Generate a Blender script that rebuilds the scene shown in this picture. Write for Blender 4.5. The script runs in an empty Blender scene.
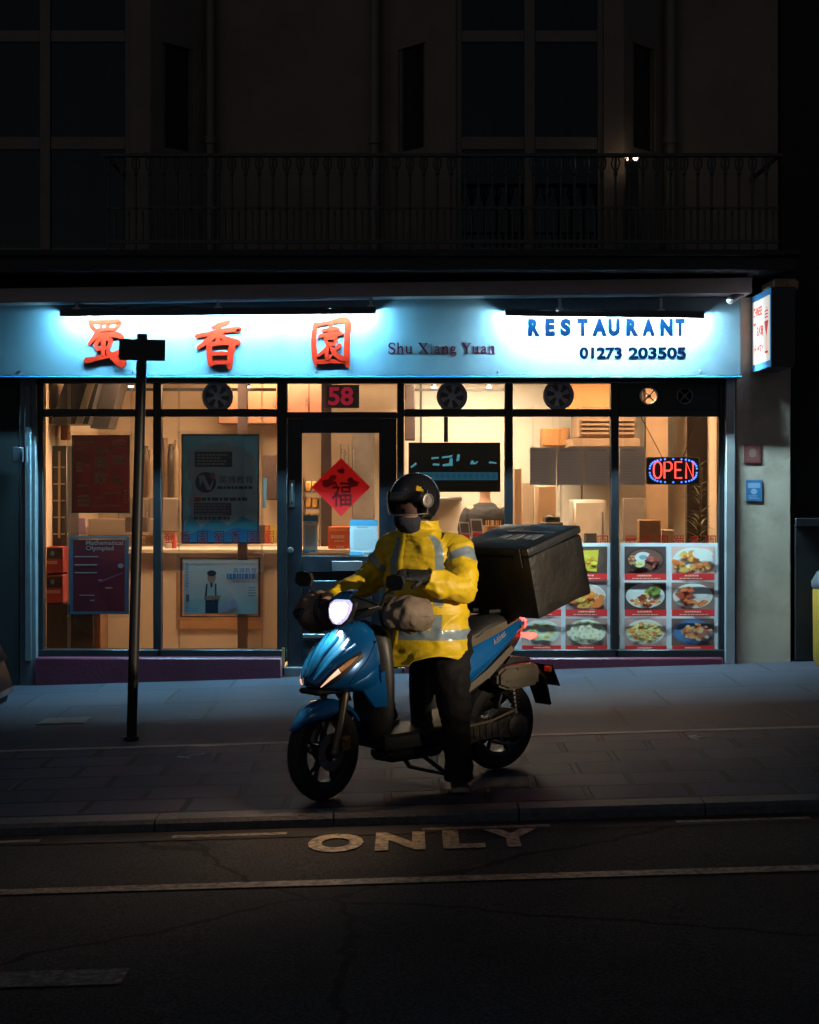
import bpy, bmesh, math, random
from mathutils import Vector, Matrix, noise
from mathutils.bvhtree import BVHTree
R = math.radians
C = bpy.context.scene.collection
scene = bpy.context.scene

# ------------------------------------------------------------------ camera
FPX, CX, CY, EYE = 1707.0, 409.5, 479.0, 1.65      # 60 mm lens, eye level, horizon a little above the frame's middle
cam_d = bpy.data.cameras.new('camera'); cam = bpy.data.objects.new('camera', cam_d); C.objects.link(cam)
cam.location = (0, 0, EYE); cam.rotation_euler = (R(90), 0, 0)
cam_d.sensor_width = 36; cam_d.lens = FPX / 1024 * 36
cam_d.shift_y = -(512 - CY) / 1024
cam_d.clip_start = .05; cam_d.clip_end = 500
scene.camera = cam

# ------------------------------------------------------------------ night sky, moonlight, exposure
world = bpy.data.worlds.new('World'); scene.world = world; world.use_nodes = True
wn = world.node_tree.nodes; wl = world.node_tree.links
sky = wn.new('ShaderNodeTexSky'); sky.sky_type = 'NISHITA'; sky.sun_disc = False
sky.sun_elevation = R(42); sky.sun_rotation = R(208)
wl.new(sky.outputs[0], wn['Background'].inputs[0]); wn['Background'].inputs[1].default_value = .0095
sun_d = bpy.data.lights.new('sun', 'SUN'); sun_d.energy = .006; sun_d.angle = R(.5); sun_d.color = (1, .84, .72)
sun = bpy.data.objects.new('sun', sun_d); C.objects.link(sun); sun.rotation_euler = (R(48), 0, R(-28)); sun['kind'] = 'structure'
vs = scene.view_settings
vs.view_transform = 'Standard'; vs.look = 'None'; vs.exposure = 0; vs.gamma = 1; vs.use_curve_mapping = False
cy = scene.cycles
cy.use_denoising = True; cy.max_bounces = 8; cy.diffuse_bounces = 4; cy.glossy_bounces = 3
cy.transparent_max_bounces = 24; cy.transmission_bounces = 4; cy.sample_clamp_indirect = 4; cy.caustics_reflective = False; cy.caustics_refractive = False

SL = .03                                             # the street climbs to the right
def gz(x): return SL * x                             # pavement level
KERB_Y, KERB_H = 8.43, .058
def rz(x): return SL * x - KERB_H                    # carriageway level

def P(px, py, Y):                                    # the point at distance Y that shows at pixel px, py
    return Vector(((px - CX) * Y / FPX, Y, EYE - (py - CY) * Y / FPX))

# ------------------------------------------------------------------ materials
MATS = {}
def _nt(name):
    m = bpy.data.materials.new(name); m.use_nodes = True
    nt = m.node_tree; return m, nt, nt.nodes, nt.links, nt.nodes['Principled BSDF']

def mat(name, col, rough=.6, metal=0, var=.12, vscale=6, bump=0, bscale=40, spec=.5, coat=0, dirt=None, dscale=2.5, damt=.5, sheen=0, detail=5):
    if name in MATS: return MATS[name]
    m, nt, n, l, b = _nt(name)
    tc = n.new('ShaderNodeTexCoord')
    no = n.new('ShaderNodeTexNoise'); no.inputs['Scale'].default_value = vscale; no.inputs['Detail'].default_value = detail
    l.new(tc.outputs['Object'], no.inputs['Vector'])
    ra = n.new('ShaderNodeValToRGB'); ra.color_ramp.elements[0].position = .3; ra.color_ramp.elements[1].position = .7
    lo = [max(0, c * (1 - var)) for c in col]; hi = [min(1, c * (1 + var)) for c in col]
    ra.color_ramp.elements[0].color = (*lo, 1); ra.color_ramp.elements[1].color = (*hi, 1)
    l.new(no.outputs['Fac'], ra.inputs['Fac']); out = ra.outputs['Color']
    if dirt:
        d = n.new('ShaderNodeTexNoise'); d.inputs['Scale'].default_value = dscale; d.inputs['Detail'].default_value = 8; d.inputs['Roughness'].default_value = .7
        l.new(tc.outputs['Object'], d.inputs['Vector'])
        dr = n.new('ShaderNodeValToRGB'); dr.color_ramp.elements[0].position = .48; dr.color_ramp.elements[1].position = .7
        l.new(d.outputs['Fac'], dr.inputs['Fac'])
        mu = n.new('ShaderNodeMath'); mu.operation = 'MULTIPLY'; mu.inputs[1].default_value = damt; l.new(dr.outputs['Color'], mu.inputs[0])
        mx = n.new('ShaderNodeMix'); mx.data_type = 'RGBA'; l.new(mu.outputs[0], mx.inputs['Factor'])
        l.new(out, mx.inputs['A']); mx.inputs['B'].default_value = (*dirt, 1); out = mx.outputs['Result']
    l.new(out, b.inputs['Base Color'])
    rr = n.new('ShaderNodeMapRange'); rr.inputs['To Min'].default_value = max(.02, rough * .8); rr.inputs['To Max'].default_value = min(1, rough * 1.2)
    l.new(no.outputs['Fac'], rr.inputs['Value']); l.new(rr.outputs[0], b.inputs['Roughness'])
    b.inputs['Metallic'].default_value = metal; b.inputs['Specular IOR Level'].default_value = spec
    if coat: b.inputs['Coat Weight'].default_value = coat; b.inputs['Coat Roughness'].default_value = .06
    if sheen: b.inputs['Sheen Weight'].default_value = sheen
    if bump:
        bn = n.new('ShaderNodeTexNoise'); bn.inputs['Scale'].default_value = bscale; bn.inputs['Detail'].default_value = 6
        l.new(tc.outputs['Object'], bn.inputs['Vector'])
        bp = n.new('ShaderNodeBump'); bp.inputs['Strength'].default_value = bump; bp.inputs['Distance'].default_value = .02
        l.new(bn.outputs['Fac'], bp.inputs['Height']); l.new(bp.outputs[0], b.inputs['Normal'])
    MATS[name] = m; return m

def emit(name, col, strength, base=(.8, .8, .8)):
    if name in MATS: return MATS[name]
    m, nt, n, l, b = _nt(name)
    b.inputs['Base Color'].default_value = (*base, 1)
    b.inputs['Emission Color'].default_value = (*col, 1); b.inputs['Emission Strength'].default_value = strength
    MATS[name] = m; return m

def glass(name, tint=(1, 1, 1), gloss=.06, rough=.02):
    if name in MATS: return MATS[name]
    m = bpy.data.materials.new(name); m.use_nodes = True; n = m.node_tree.nodes; l = m.node_tree.links
    n.remove(n['Principled BSDF']); out = n['Material Output']
    t = n.new('ShaderNodeBsdfTransparent'); t.inputs[0].default_value = (*tint, 1)
    g = n.new('ShaderNodeBsdfGlossy'); g.inputs['Roughness'].default_value = rough; g.inputs['Color'].default_value = (1, 1, 1, 1)
    fr = n.new('ShaderNodeFresnel'); fr.inputs[0].default_value = 1.45
    mu = n.new('ShaderNodeMath'); mu.operation = 'MULTIPLY'; mu.inputs[1].default_value = gloss / .04; mu.use_clamp = True
    l.new(fr.outputs[0], mu.inputs[0])
    mx = n.new('ShaderNodeMixShader'); l.new(mu.outputs[0], mx.inputs[0]); l.new(t.outputs[0], mx.inputs[1]); l.new(g.outputs[0], mx.inputs[2])
    l.new(mx.outputs[0], out.inputs['Surface']); MATS[name] = m; return m

def printed(col, rough=.55):                          # printed paper / vinyl: lit from the street, a little from behind
    key = 'print_%03d_%03d_%03d' % tuple(int(c * 255) for c in col)
    if key in MATS: return MATS[key]
    m, nt, n, l, b = _nt(key)
    b.inputs['Base Color'].default_value = (*col, 1); b.inputs['Roughness'].default_value = rough
    tr = n.new('ShaderNodeBsdfTranslucent'); tr.inputs[0].default_value = (*col, 1)
    mx = n.new('ShaderNodeMixShader'); mx.inputs[0].default_value = .27
    l.new(b.outputs[0], mx.inputs[1]); l.new(tr.outputs[0], mx.inputs[2]); l.new(mx.outputs[0], n['Material Output'].inputs['Surface'])
    MATS[key] = m; return m

# ------------------------------------------------------------------ objects
def tag(o, label=None, cat=None, group=None, kind=None):
    if label: o['label'] = label
    if cat: o['category'] = cat
    if group: o['group'] = group
    if kind: o['kind'] = kind
    return o
def thing(name, label, cat, loc=(0, 0, 0), rot=(0, 0, 0), group=None):
    o = bpy.data.objects.new(name, None); C.objects.link(o); o.empty_display_size = .1
    o.location = loc; o.rotation_euler = rot
    return tag(o, label, cat, group)
def world_of(o):
    m = Matrix.Identity(4)
    while o is not None:
        m = Matrix.LocRotScale(o.location, o.rotation_euler, o.scale) @ m; o = o.parent
    return m

class MB:
    """collects shapes and links them as ONE mesh object"""
    def __init__(self, local=False): self.bm = bmesh.new(); self.mi = 0; self.local = local
    def m(self, i): self.mi = i; return self
    def _v(self, co): return self.bm.verts.new(co)
    def _f(self, vs):
        try: f = self.bm.faces.new(vs)
        except ValueError: return None
        f.material_index = self.mi; return f
    def _merge(self, b2):
        mp = [self._v(v.co) for v in b2.verts]; b2.verts.index_update()
        for f in b2.faces: self._f([mp[v.index] for v in f.verts])
        b2.free(); return self
    def box(self, x0, x1, y0, y1, z0, z1, bev=0, M=None, seg=1):
        b = bmesh.new(); bmesh.ops.create_cube(b, size=1)
        for v in b.verts: v.co = Vector(((x0 + x1) / 2 + v.co.x * (x1 - x0), (y0 + y1) / 2 + v.co.y * (y1 - y0), (z0 + z1) / 2 + v.co.z * (z1 - z0)))
        if bev: bmesh.ops.bevel(b, geom=b.edges[:], offset=bev, segments=seg, affect='EDGES', profile=.6)
        if M is not None: bmesh.ops.transform(b, matrix=M, verts=b.verts[:])
        b.verts.index_update(); return self._merge(b)
    def pbox(self, a0, a1, Y0, Y1, bev=0):            # a0, a1 = opposite corners in pixels, seen at distance Y0
        p, q = P(*a0, Y0), P(*a1, Y0)
        return self.box(min(p.x, q.x), max(p.x, q.x), Y0, Y1, min(p.z, q.z), max(p.z, q.z), bev)
    def poly(self, pts): self._f([self._v(Vector(p)) for p in pts]); return self
    def prism(self, pts, off):
        off = Vector(off); a = [self._v(Vector(p)) for p in pts]; b = [self._v(Vector(p) + off) for p in pts]; k = len(a)
        self._f(a[::-1]); self._f(b)
        for i in range(k): self._f([a[i], a[(i + 1) % k], b[(i + 1) % k], b[i]])
        return self
    def loft(self, rings, caps=True, closed=True):
        rr = [[self._v(Vector(p)) for p in r] for r in rings]; k = len(rr[0])
        for a, b in zip(rr, rr[1:]):
            for i in range(k if closed else k - 1): self._f([a[i], a[(i + 1) % k], b[(i + 1) % k], b[i]])
        if caps: self._f(rr[0][::-1]); self._f(rr[-1])
        return self
    def tube(self, pts, rad, n=10, caps=True, flat=1, up=None):
        pts = [Vector(p) for p in pts]; rad = rad if isinstance(rad, (list, tuple)) else [rad] * len(pts)
        rings = []; u = None
        for i, p in enumerate(pts):
            d = (pts[min(i + 1, len(pts) - 1)] - pts[max(i - 1, 0)]).normalized()
            if u is None:
                u = Vector(up) if up else (Vector((0, 0, 1)) if abs(d.z) < .9 else Vector((1, 0, 0)))
            u = (u - d * u.dot(d)).normalized(); w = d.cross(u)
            rings.append([p + (u * math.cos(t) * flat + w * math.sin(t)) * rad[i] for t in [2 * math.pi * k / n for k in range(n)]])
        return self.loft(rings, caps)
    def lathe(self, prof, M=None, n=28, ang=(0, 2 * math.pi), closed=False):   # prof = (radius, height) about z
        M = M or Matrix.Identity(4); full = abs(ang[1] - ang[0] - 2 * math.pi) < 1e-4; k = n if full else n + 1
        rings = []
        for j in range(k):
            t = ang[0] + (ang[1] - ang[0]) * j / n
            rings.append([M @ Vector((r * math.cos(t), r * math.sin(t), h)) for r, h in prof])
        vv = [[self._v(p) for p in r] for r in rings]
        for j in range(n):
            a, b = vv[j], vv[(j + 1) % k]
            for i in range(len(prof) if closed else len(prof) - 1):
                i2 = (i + 1) % len(prof); self._f([a[i], b[i], b[i2], a[i2]])
        return self
    def ball(self, c, r, n=16, M=None):
        b = bmesh.new(); bmesh.ops.create_uvsphere(b, u_segments=n, v_segments=max(6, n // 2), radius=1)
        r = r if isinstance(r, (tuple, list)) else (r, r, r)
        for v in b.verts:
            co = Vector((v.co.x * r[0], v.co.y * r[1], v.co.z * r[2]))
            v.co = (M @ co if M is not None else co) + Vector(c)
        b.verts.index_update(); return self._merge(b)
    def mesh(self, me, M=None):
        b = bmesh.new(); b.from_mesh(me)
        if M is not None: bmesh.ops.transform(b, matrix=M, verts=b.verts[:])
        b.verts.index_update(); return self._merge(b)
    def build(self, name, mats, parent=None, smooth=False, subsurf=0, angle=40, clean=True):
        bm = self.bm
        if clean:
            bmesh.ops.remove_doubles(bm, verts=bm.verts[:], dist=1e-5)
            bmesh.ops.recalc_face_normals(bm, faces=bm.faces[:])
        if parent is not None and not self.local:
            bmesh.ops.transform(bm, matrix=world_of(parent).inverted(), verts=bm.verts[:])
        if smooth:
            for f in bm.faces: f.smooth = True
            if not subsurf:
                for e in bm.edges:
                    if len(e.link_faces) == 2 and e.calc_face_angle(0) > R(angle): e.smooth = False
        me = bpy.data.meshes.new(name); bm.to_mesh(me); bm.free()
        for x in (mats if isinstance(mats, (list, tuple)) else [mats]): me.materials.append(x)
        o = bpy.data.objects.new(name, me); C.objects.link(o)
        if parent is not None: o.parent = parent
        if subsurf:
            s = o.modifiers.new('subsurf', 'SUBSURF'); s.levels = subsurf; s.render_levels = subsurf
        return o

def copy_tree(o, parent=None):
    c = o.copy(); C.objects.link(c)
    if parent is not None: c.parent = parent
    for ch in [x for x in bpy.data.objects if x.parent == o]: copy_tree(ch, c)
    return c

# ---- lettering
_TXT = {}
def text_mesh(body, bold=0, depth=0):
    k = (body, bold, depth)
    if k not in _TXT:
        c = bpy.data.curves.new('lettering', 'FONT'); c.body = body; c.offset = bold; c.extrude = depth; c.resolution_u = 4
        o = bpy.data.objects.new('lettering', c); C.objects.link(o)
        bpy.context.view_layer.update()
        me = bpy.data.meshes.new_from_object(o.evaluated_get(bpy.context.evaluated_depsgraph_get()))
        bpy.data.objects.remove(o)
        xs = [v.co.x for v in me.vertices]; ys = [v.co.y for v in me.vertices]
        _TXT[k] = (me, min(xs), max(xs), min(ys), max(ys))
    return _TXT[k]
def put_text(mb, body, a, ux, uz, w, h, bold=0, depth=0, slant=0):
    """fit the words into w x h with lower left corner a, along ux (right) and uz (up)"""
    me, x0, x1, y0, y1 = text_mesh(body, bold, depth)
    ux, uz = Vector(ux).normalized(), Vector(uz).normalized(); nn = ux.cross(uz); a = Vector(a)
    sx, sy = w / (x1 - x0), h / (y1 - y0)
    vs = [mb._v(a + ux * ((v.co.x - x0) * sx + slant * (v.co.y - y0) * sy) + uz * ((v.co.y - y0) * sy) + nn * v.co.z) for v in me.vertices]
    for p in me.polygons: mb._f([vs[i] for i in p.vertices])
    return mb

# brush-drawn characters on a 100 x 100 square: strokes with a pressure at each point
BRUSH = {
 'shu': [[(16,98,5),(20,86,6),(27,78,4)], [(17,97,4),(50,96,5),(86,97,6),(80,84,5),(74,77,3)], [(40,95,4),(42,84,4),(43,78,3)], [(62,95,4),(58,86,5),(55,78,3)],
         [(27,78,4),(50,79,4),(75,80,4)], [(38,76,6),(26,62,6),(12,47,3)], [(30,64,4),(60,68,5),(88,66,7),(94,52,6),(92,38,4)],
         [(34,56,5),(30,44,5),(36,34,4)], [(34,56,4),(52,59,5),(66,56,5),(63,44,5),(58,37,4)], [(35,36,4),(48,39,4),(60,38,4)], [(50,70,6),(48,44,6),(47,18,5)],
         [(6,12,7),(20,14,6),(44,19,5),(66,22,4)], [(58,30,5),(74,18,9),(88,4,8),(94,-4,3)], [(62,22,5),(78,26,6),(94,30,6),(98,6,6),(88,0,4)]],
 'xiang': [[(74,98,6),(56,92,6),(36,86,3)], [(2,66,6),(24,71,5),(60,78,5),(98,82,7),(92,76,3)], [(52,94,6),(51,74,6),(50,52,5)], [(48,76,6),(30,58,7),(4,40,4)],
           [(54,74,5),(68,60,7),(94,52,8),(99,48,3)], [(30,48,6),(31,26,7),(33,2,6)], [(30,46,5),(56,51,5),(82,50,8),(79,26,8),(76,-4,6)], [(34,26,4),(54,28,5),(76,27,4)], [(33,5,5),(54,8,5),(76,7,5)]],
 'yuan': [[(16,92,6),(12,60,7),(13,24,7),(17,0,5)], [(14,88,5),(48,94,5),(92,98,9),(93,60,8),(92,20,8),(95,-4,5)], [(17,6,5),(52,8,5),(92,8,5)],
          [(34,76,4),(54,80,5),(72,80,4)], [(54,90,5),(52,78,5),(52,67,4)], [(25,64,4),(50,68,5),(80,70,5)], [(40,58,5),(43,50,4),(45,44,4)], [(40,58,4),(54,60,4),(66,58,5),(62,48,4)], [(45,45,4),(54,46,4),(63,46,3)],
          [(50,44,5),(38,32,5),(22,20,3)], [(44,36,5),(43,22,5),(45,14,4),(56,22,3)], [(76,44,5),(64,34,4),(56,30,3)], [(54,38,4),(64,24,6),(84,13,6)]],
}
def brush(mb, key, a, ux, uz, w, h, depth, fat=1.0):
    ux, uz = Vector(ux), Vector(uz); nn = ux.cross(uz)
    for st_i, st in enumerate(BRUSH[key]):
        pts = []
        for i in range(len(st) - 1):                  # Catmull-Rom
            p0, p1, p2, p3 = st[max(i - 1, 0)], st[i], st[i + 1], st[min(i + 2, len(st) - 1)]
            for k in range(6):
                t = k / 6; q = []
                for c in range(3):
                    q.append(.5 * (2 * p1[c] + (p2[c] - p0[c]) * t + (2 * p0[c] - 5 * p1[c] + 4 * p2[c] - p3[c]) * t * t + (3 * p1[c] - p0[c] - 3 * p2[c] + p3[c]) * t ** 3))
                pts.append(q)
        pts.append(list(st[-1]))
        L, Rr = [], []
        for i, p in enumerate(pts):
            q0, q1 = pts[max(i - 1, 0)], pts[min(i + 1, len(pts) - 1)]
            d = Vector((q1[0] - q0[0], q1[1] - q0[1])).normalized(); nv = Vector((-d.y, d.x)); r = p[2] * .62 * fat
            L.append((p[0] + nv.x * r, p[1] + nv.y * r)); Rr.append((p[0] - nv.x * r, p[1] - nv.y * r))
        def cap(p, q, r, s):
            d = Vector((p[0] - q[0], p[1] - q[1])).normalized() * r * .62 * fat
            return (p[0] + d.x, p[1] + d.y)
        head, tail = cap(pts[0], pts[1], st[0][2], 1), cap(pts[-1], pts[-2], st[-1][2], 1)
        off = nn * (depth + st_i * .0006)
        T = lambda p: a + ux * (p[0] / 100 * w) + uz * (p[1] / 100 * h)
        fr = [[T(l_) , T(r_)] for l_, r_ in zip(L, Rr)]
        vb = [[mb._v(x) for x in f] for f in fr]; vf = [[mb._v(x + off) for x in f] for f in fr]
        for i in range(len(fr) - 1):
            mb._f([vf[i][0], vf[i][1], vf[i + 1][1], vf[i + 1][0]])
            mb._f([vb[i][0], vb[i + 1][0], vf[i + 1][0], vf[i][0]]); mb._f([vb[i][1], vf[i][1], vf[i + 1][1], vb[i + 1][1]])
        for end, i in ((head, 0), (tail, -1)):
            e0, e1 = mb._v(T(end)), mb._v(T(end) + off)
            mb._f([vf[i][0], e1, vf[i][1]]); mb._f([vb[i][0], e0, e1, vf[i][0]]); mb._f([e0, vb[i][1], vf[i][1], e1])

class Art:
    """flat print on an upright sheet: pieces in thin layers, u and v from 0 to 1"""
    def __init__(self, a0, a1, Y):
        p, q = P(*a0, Y), P(*a1, Y)
        self.x0, self.x1, self.z1, self.z0, self.Y = p.x, q.x, p.z, q.z, Y
        self.mb = MB(); self.mats = []; self.layer = 0; self.gain = 1; self.tint = (1, 1, 1)
    def at(self, u, v): return Vector((self.x0 + u * (self.x1 - self.x0), self.Y - .0005 * self.layer, self.z0 + v * (self.z1 - self.z0)))
    def ink(self, col):
        m = col if not isinstance(col, tuple) else printed(tuple(min(.9, c * self.gain * t_) for c, t_ in zip(col, self.tint)))
        if m not in self.mats: self.mats.append(m)
        self.mb.mi = self.mats.index(m); self.layer += 1
    def sheet(self, u0, v0, u1, v1, col, t=.004):
        self.ink(col); p, q = self.at(u0, v0), self.at(u1, v1)
        self.mb.box(p.x, q.x, p.y, p.y + t, p.z, q.z); return self
    def border(self, w, h, col):
        for a in ((0, 0, 1, h), (0, 1 - h, 1, 1), (0, h, w, 1 - h), (1 - w, h, 1, 1 - h)): self.rect(*a, col)
        return self
    def rect(self, u0, v0, u1, v1, col): self.ink(col); self.mb.poly([self.at(u0, v0), self.at(u1, v0), self.at(u1, v1), self.at(u0, v1)]); return self
    def poly(self, pts, col): self.ink(col); self.mb.poly([self.at(*p) for p in pts]); return self
    def disc(self, u, v, ru, rv, col, n=22, rot=0, wob=0, seed=0):
        rnd = random.Random(seed)
        return self.poly([(u + ru * math.cos(t + rot) * (1 + wob * rnd.uniform(-1, 1)), v + rv * math.sin(t + rot) * (1 + wob * rnd.uniform(-1, 1))) for t in [2 * math.pi * k / n for k in range(n)]], col)
    def text(self, s, u0, v0, u1, v1, col, bold=0, vertical=False):
        self.ink(col)
        if vertical:
            k = len(s); hh = (v1 - v0) / k
            for i, ch in enumerate(s):
                a = self.at(u0, v1 - (i + .94) * hh); b = self.at(u1, v1 - (i + .06) * hh)
                put_text(self.mb, ch, a, (1, 0, 0), (0, 0, 1), b.x - a.x, b.z - a.z, 0)
        else:
            a, b = self.at(u0, v0), self.at(u1, v1); put_text(self.mb, s, a, (1, 0, 0), (0, 0, 1), b.x - a.x, b.z - a.z, bold)
        return self
    def lines(self, u0, v0, u1, v1, k, col, seed=0, fill=.55, words=True):
        """small print too fine to read: rows of short dashes"""
        rnd = random.Random(seed); self.ink(col); h = (v1 - v0) / k
        for i in range(k):
            v = v1 - (i + 1) * h; u = u0; end = u1 - rnd.random() * .25 * (u1 - u0)
            while u < end:
                w = (u1 - u0) * rnd.uniform(.05, .14) if words else (end - u); e = min(u + w, end)
                self.mb.poly([self.at(u, v + h * .2), self.at(e, v + h * .2), self.at(e, v + h * (.2 + fill)), self.at(u, v + h * (.2 + fill))])
                u = e + (u1 - u0) * .025
        return self
    def build(self, name, parent=None): return self.mb.build(name, self.mats, parent, clean=False)
# ================================================================== GROUND
def sheet(name, x0, x1, y0, y1, zf, m, nx=1, ny=1, thick=0):
    mb = MB()
    for i in range(nx):
        for j in range(ny):
            xa, xb = x0 + (x1 - x0) * i / nx, x0 + (x1 - x0) * (i + 1) / nx; ya, yb = y0 + (y1 - y0) * j / ny, y0 + (y1 - y0) * (j + 1) / ny
            mb.poly([(xa, ya, zf(xa)), (xb, ya, zf(xb)), (xb, yb, zf(xb)), (xa, yb, zf(xa))])
    return tag(mb.build(name, m), kind='structure')

def paving_mat(name, c1, c2, joint, bw, bh, mortar, rough, off=.5, rot=0, shift=(0, 0), nvar=.35, bump=.5, freq=2):
    m, nt, n, l, b = _nt(name)
    tc = n.new('ShaderNodeTexCoord'); mp = n.new('ShaderNodeMapping'); mp.inputs['Rotation'].default_value = (0, 0, rot); mp.inputs['Location'].default_value = (*shift, 0)
    l.new(tc.outputs['Object'], mp.inputs['Vector'])
    wob = n.new('ShaderNodeTexNoise'); wob.inputs['Scale'].default_value = 1.3; l.new(tc.outputs['Object'], wob.inputs['Vector'])
    ws = n.new('ShaderNodeVectorMath'); ws.operation = 'SCALE'; ws.inputs['Scale'].default_value = .03; l.new(wob.outputs['Color'], ws.inputs[0])
    wa = n.new('ShaderNodeVectorMath'); wa.operation = 'ADD'; l.new(mp.outputs[0], wa.inputs[0]); l.new(ws.outputs[0], wa.inputs[1])
    br = n.new('ShaderNodeTexBrick'); br.offset = off; br.offset_frequency = freq; br.inputs['Scale'].default_value = 1
    br.inputs['Brick Width'].default_value = bw; br.inputs['Row Height'].default_value = bh; br.inputs['Mortar Size'].default_value = mortar; br.inputs['Mortar Smooth'].default_value = .3
    br.inputs['Color1'].default_value = (*c1, 1); br.inputs['Color2'].default_value = (*c2, 1); br.inputs['Mortar'].default_value = (*joint, 1)
    l.new(wa.outputs[0], br.inputs['Vector'])
    no = n.new('ShaderNodeTexNoise'); no.inputs['Scale'].default_value = 1.7; no.inputs['Detail'].default_value = 9; no.inputs['Roughness'].default_value = .68
    l.new(tc.outputs['Object'], no.inputs['Vector'])
    mr = n.new('ShaderNodeMapRange'); mr.inputs['From Min'].default_value = .3; mr.inputs['From Max'].default_value = .7; mr.inputs['To Min'].default_value = 1 - nvar; mr.inputs['To Max'].default_value = 1 + nvar
    l.new(no.outputs['Fac'], mr.inputs['Value'])
    mu = n.new('ShaderNodeVectorMath'); mu.operation = 'SCALE'; l.new(br.outputs['Color'], mu.inputs[0]); l.new(mr.outputs[0], mu.inputs['Scale'])
    # old gum spots
    vo = n.new('ShaderNodeTexVoronoi'); vo.inputs['Scale'].default_value = 2.3; vo.inputs['Randomness'].default_value = 1; l.new(tc.outputs['Object'], vo.inputs['Vector'])
    lt = n.new('ShaderNodeMath'); lt.operation = 'LESS_THAN'; lt.inputs[1].default_value = .045; l.new(vo.outputs['Distance'], lt.inputs[0])
    hf = n.new('ShaderNodeMath'); hf.operation = 'MULTIPLY'; hf.inputs[1].default_value = .5; l.new(lt.outputs[0], hf.inputs[0])
    mx = n.new('ShaderNodeMix'); mx.data_type = 'RGBA'; l.new(hf.outputs[0], mx.inputs['Factor']); l.new(mu.outputs[0], mx.inputs['A']); mx.inputs['B'].default_value = (.03, .03, .03, 1)
    l.new(mx.outputs['Result'], b.inputs['Base Color'])
    rg = n.new('ShaderNodeMapRange'); rg.inputs['To Min'].default_value = rough - .14; rg.inputs['To Max'].default_value = rough + .14; l.new(no.outputs['Fac'], rg.inputs['Value']); l.new(rg.outputs[0], b.inputs['Roughness'])
    b.inputs['Specular IOR Level'].default_value = .22
    fine = n.new('ShaderNodeTexNoise'); fine.inputs['Scale'].default_value = 60; fine.inputs['Detail'].default_value = 4; l.new(tc.outputs['Object'], fine.inputs['Vector'])
    f2 = n.new('ShaderNodeMath'); f2.operation = 'MULTIPLY'; f2.inputs[1].default_value = .25; l.new(fine.outputs['Fac'], f2.inputs[0])
    sb = n.new('ShaderNodeMath'); sb.operation = 'SUBTRACT'; l.new(f2.outputs[0], sb.inputs[0]); l.new(br.outputs['Fac'], sb.inputs[1])
    bp = n.new('ShaderNodeBump'); bp.inputs['Strength'].default_value = bump; bp.inputs['Distance'].default_value = .012; l.new(sb.outputs[0], bp.inputs['Height']); l.new(bp.outputs[0], b.inputs['Normal'])
    return m

def asphalt_mat():
    m, nt, n, l, b = _nt('asphalt')
    tc = n.new('ShaderNodeTexCoord')
    a = n.new('ShaderNodeTexNoise'); a.inputs['Scale'].default_value = 90; a.inputs['Detail'].default_value = 3; l.new(tc.outputs['Object'], a.inputs['Vector'])
    ra = n.new('ShaderNodeValToRGB'); e = ra.color_ramp.elements; e[0].position = .38; e[0].color = (.018, .018, .019, 1); e[1].position = .74; e[1].color = (.09, .088, .085, 1); l.new(a.outputs['Fac'], ra.inputs['Fac'])
    c = n.new('ShaderNodeTexNoise'); c.inputs['Scale'].default_value = .9; c.inputs['Detail'].default_value = 8; c.inputs['Roughness'].default_value = .65; l.new(tc.outputs['Object'], c.inputs['Vector'])
    mr = n.new('ShaderNodeMapRange'); mr.inputs['From Min'].default_value = .3; mr.inputs['From Max'].default_value = .7; mr.inputs['To Min'].default_value = .6; mr.inputs['To Max'].default_value = 1.35; l.new(c.outputs['Fac'], mr.inputs['Value'])
    mu = n.new('ShaderNodeVectorMath'); mu.operation = 'SCALE'; l.new(ra.outputs['Color'], mu.inputs[0]); l.new(mr.outputs[0], mu.inputs['Scale'])
    # tar-sealed cracks
    vo = n.new('ShaderNodeTexVoronoi'); vo.feature = 'DISTANCE_TO_EDGE'; vo.inputs['Scale'].default_value = .42
    w = n.new('ShaderNodeVectorMath'); w.operation = 'SCALE'; w.inputs['Scale'].default_value = .5; l.new(c.outputs['Color'], w.inputs[0])
    ad = n.new('ShaderNodeVectorMath'); ad.operation = 'ADD'; l.new(tc.outputs['Object'], ad.inputs[0]); l.new(w.outputs[0], ad.inputs[1]); l.new(ad.outputs[0], vo.inputs['Vector'])
    lt = n.new('ShaderNodeMath'); lt.operation = 'LESS_THAN'; lt.inputs[1].default_value = .006; l.new(vo.outputs['Distance'], lt.inputs[0])
    mx = n.new('ShaderNodeMix'); mx.data_type = 'RGBA'; l.new(lt.outputs[0], mx.inputs['Factor']); l.new(mu.outputs[0], mx.inputs['A']); mx.inputs['B'].default_value = (.012, .012, .012, 1)
    l.new(mx.outputs['Result'], b.inputs['Base Color']); b.inputs['Roughness'].default_value = .85; b.inputs['Specular IOR Level'].default_value = .25
    bp = n.new('ShaderNodeBump'); bp.inputs['Strength'].default_value = .7; bp.inputs['Distance'].default_value = .006; l.new(a.outputs['Fac'], bp.inputs['Height']); l.new(bp.outputs[0], b.inputs['Normal'])
    return m

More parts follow.
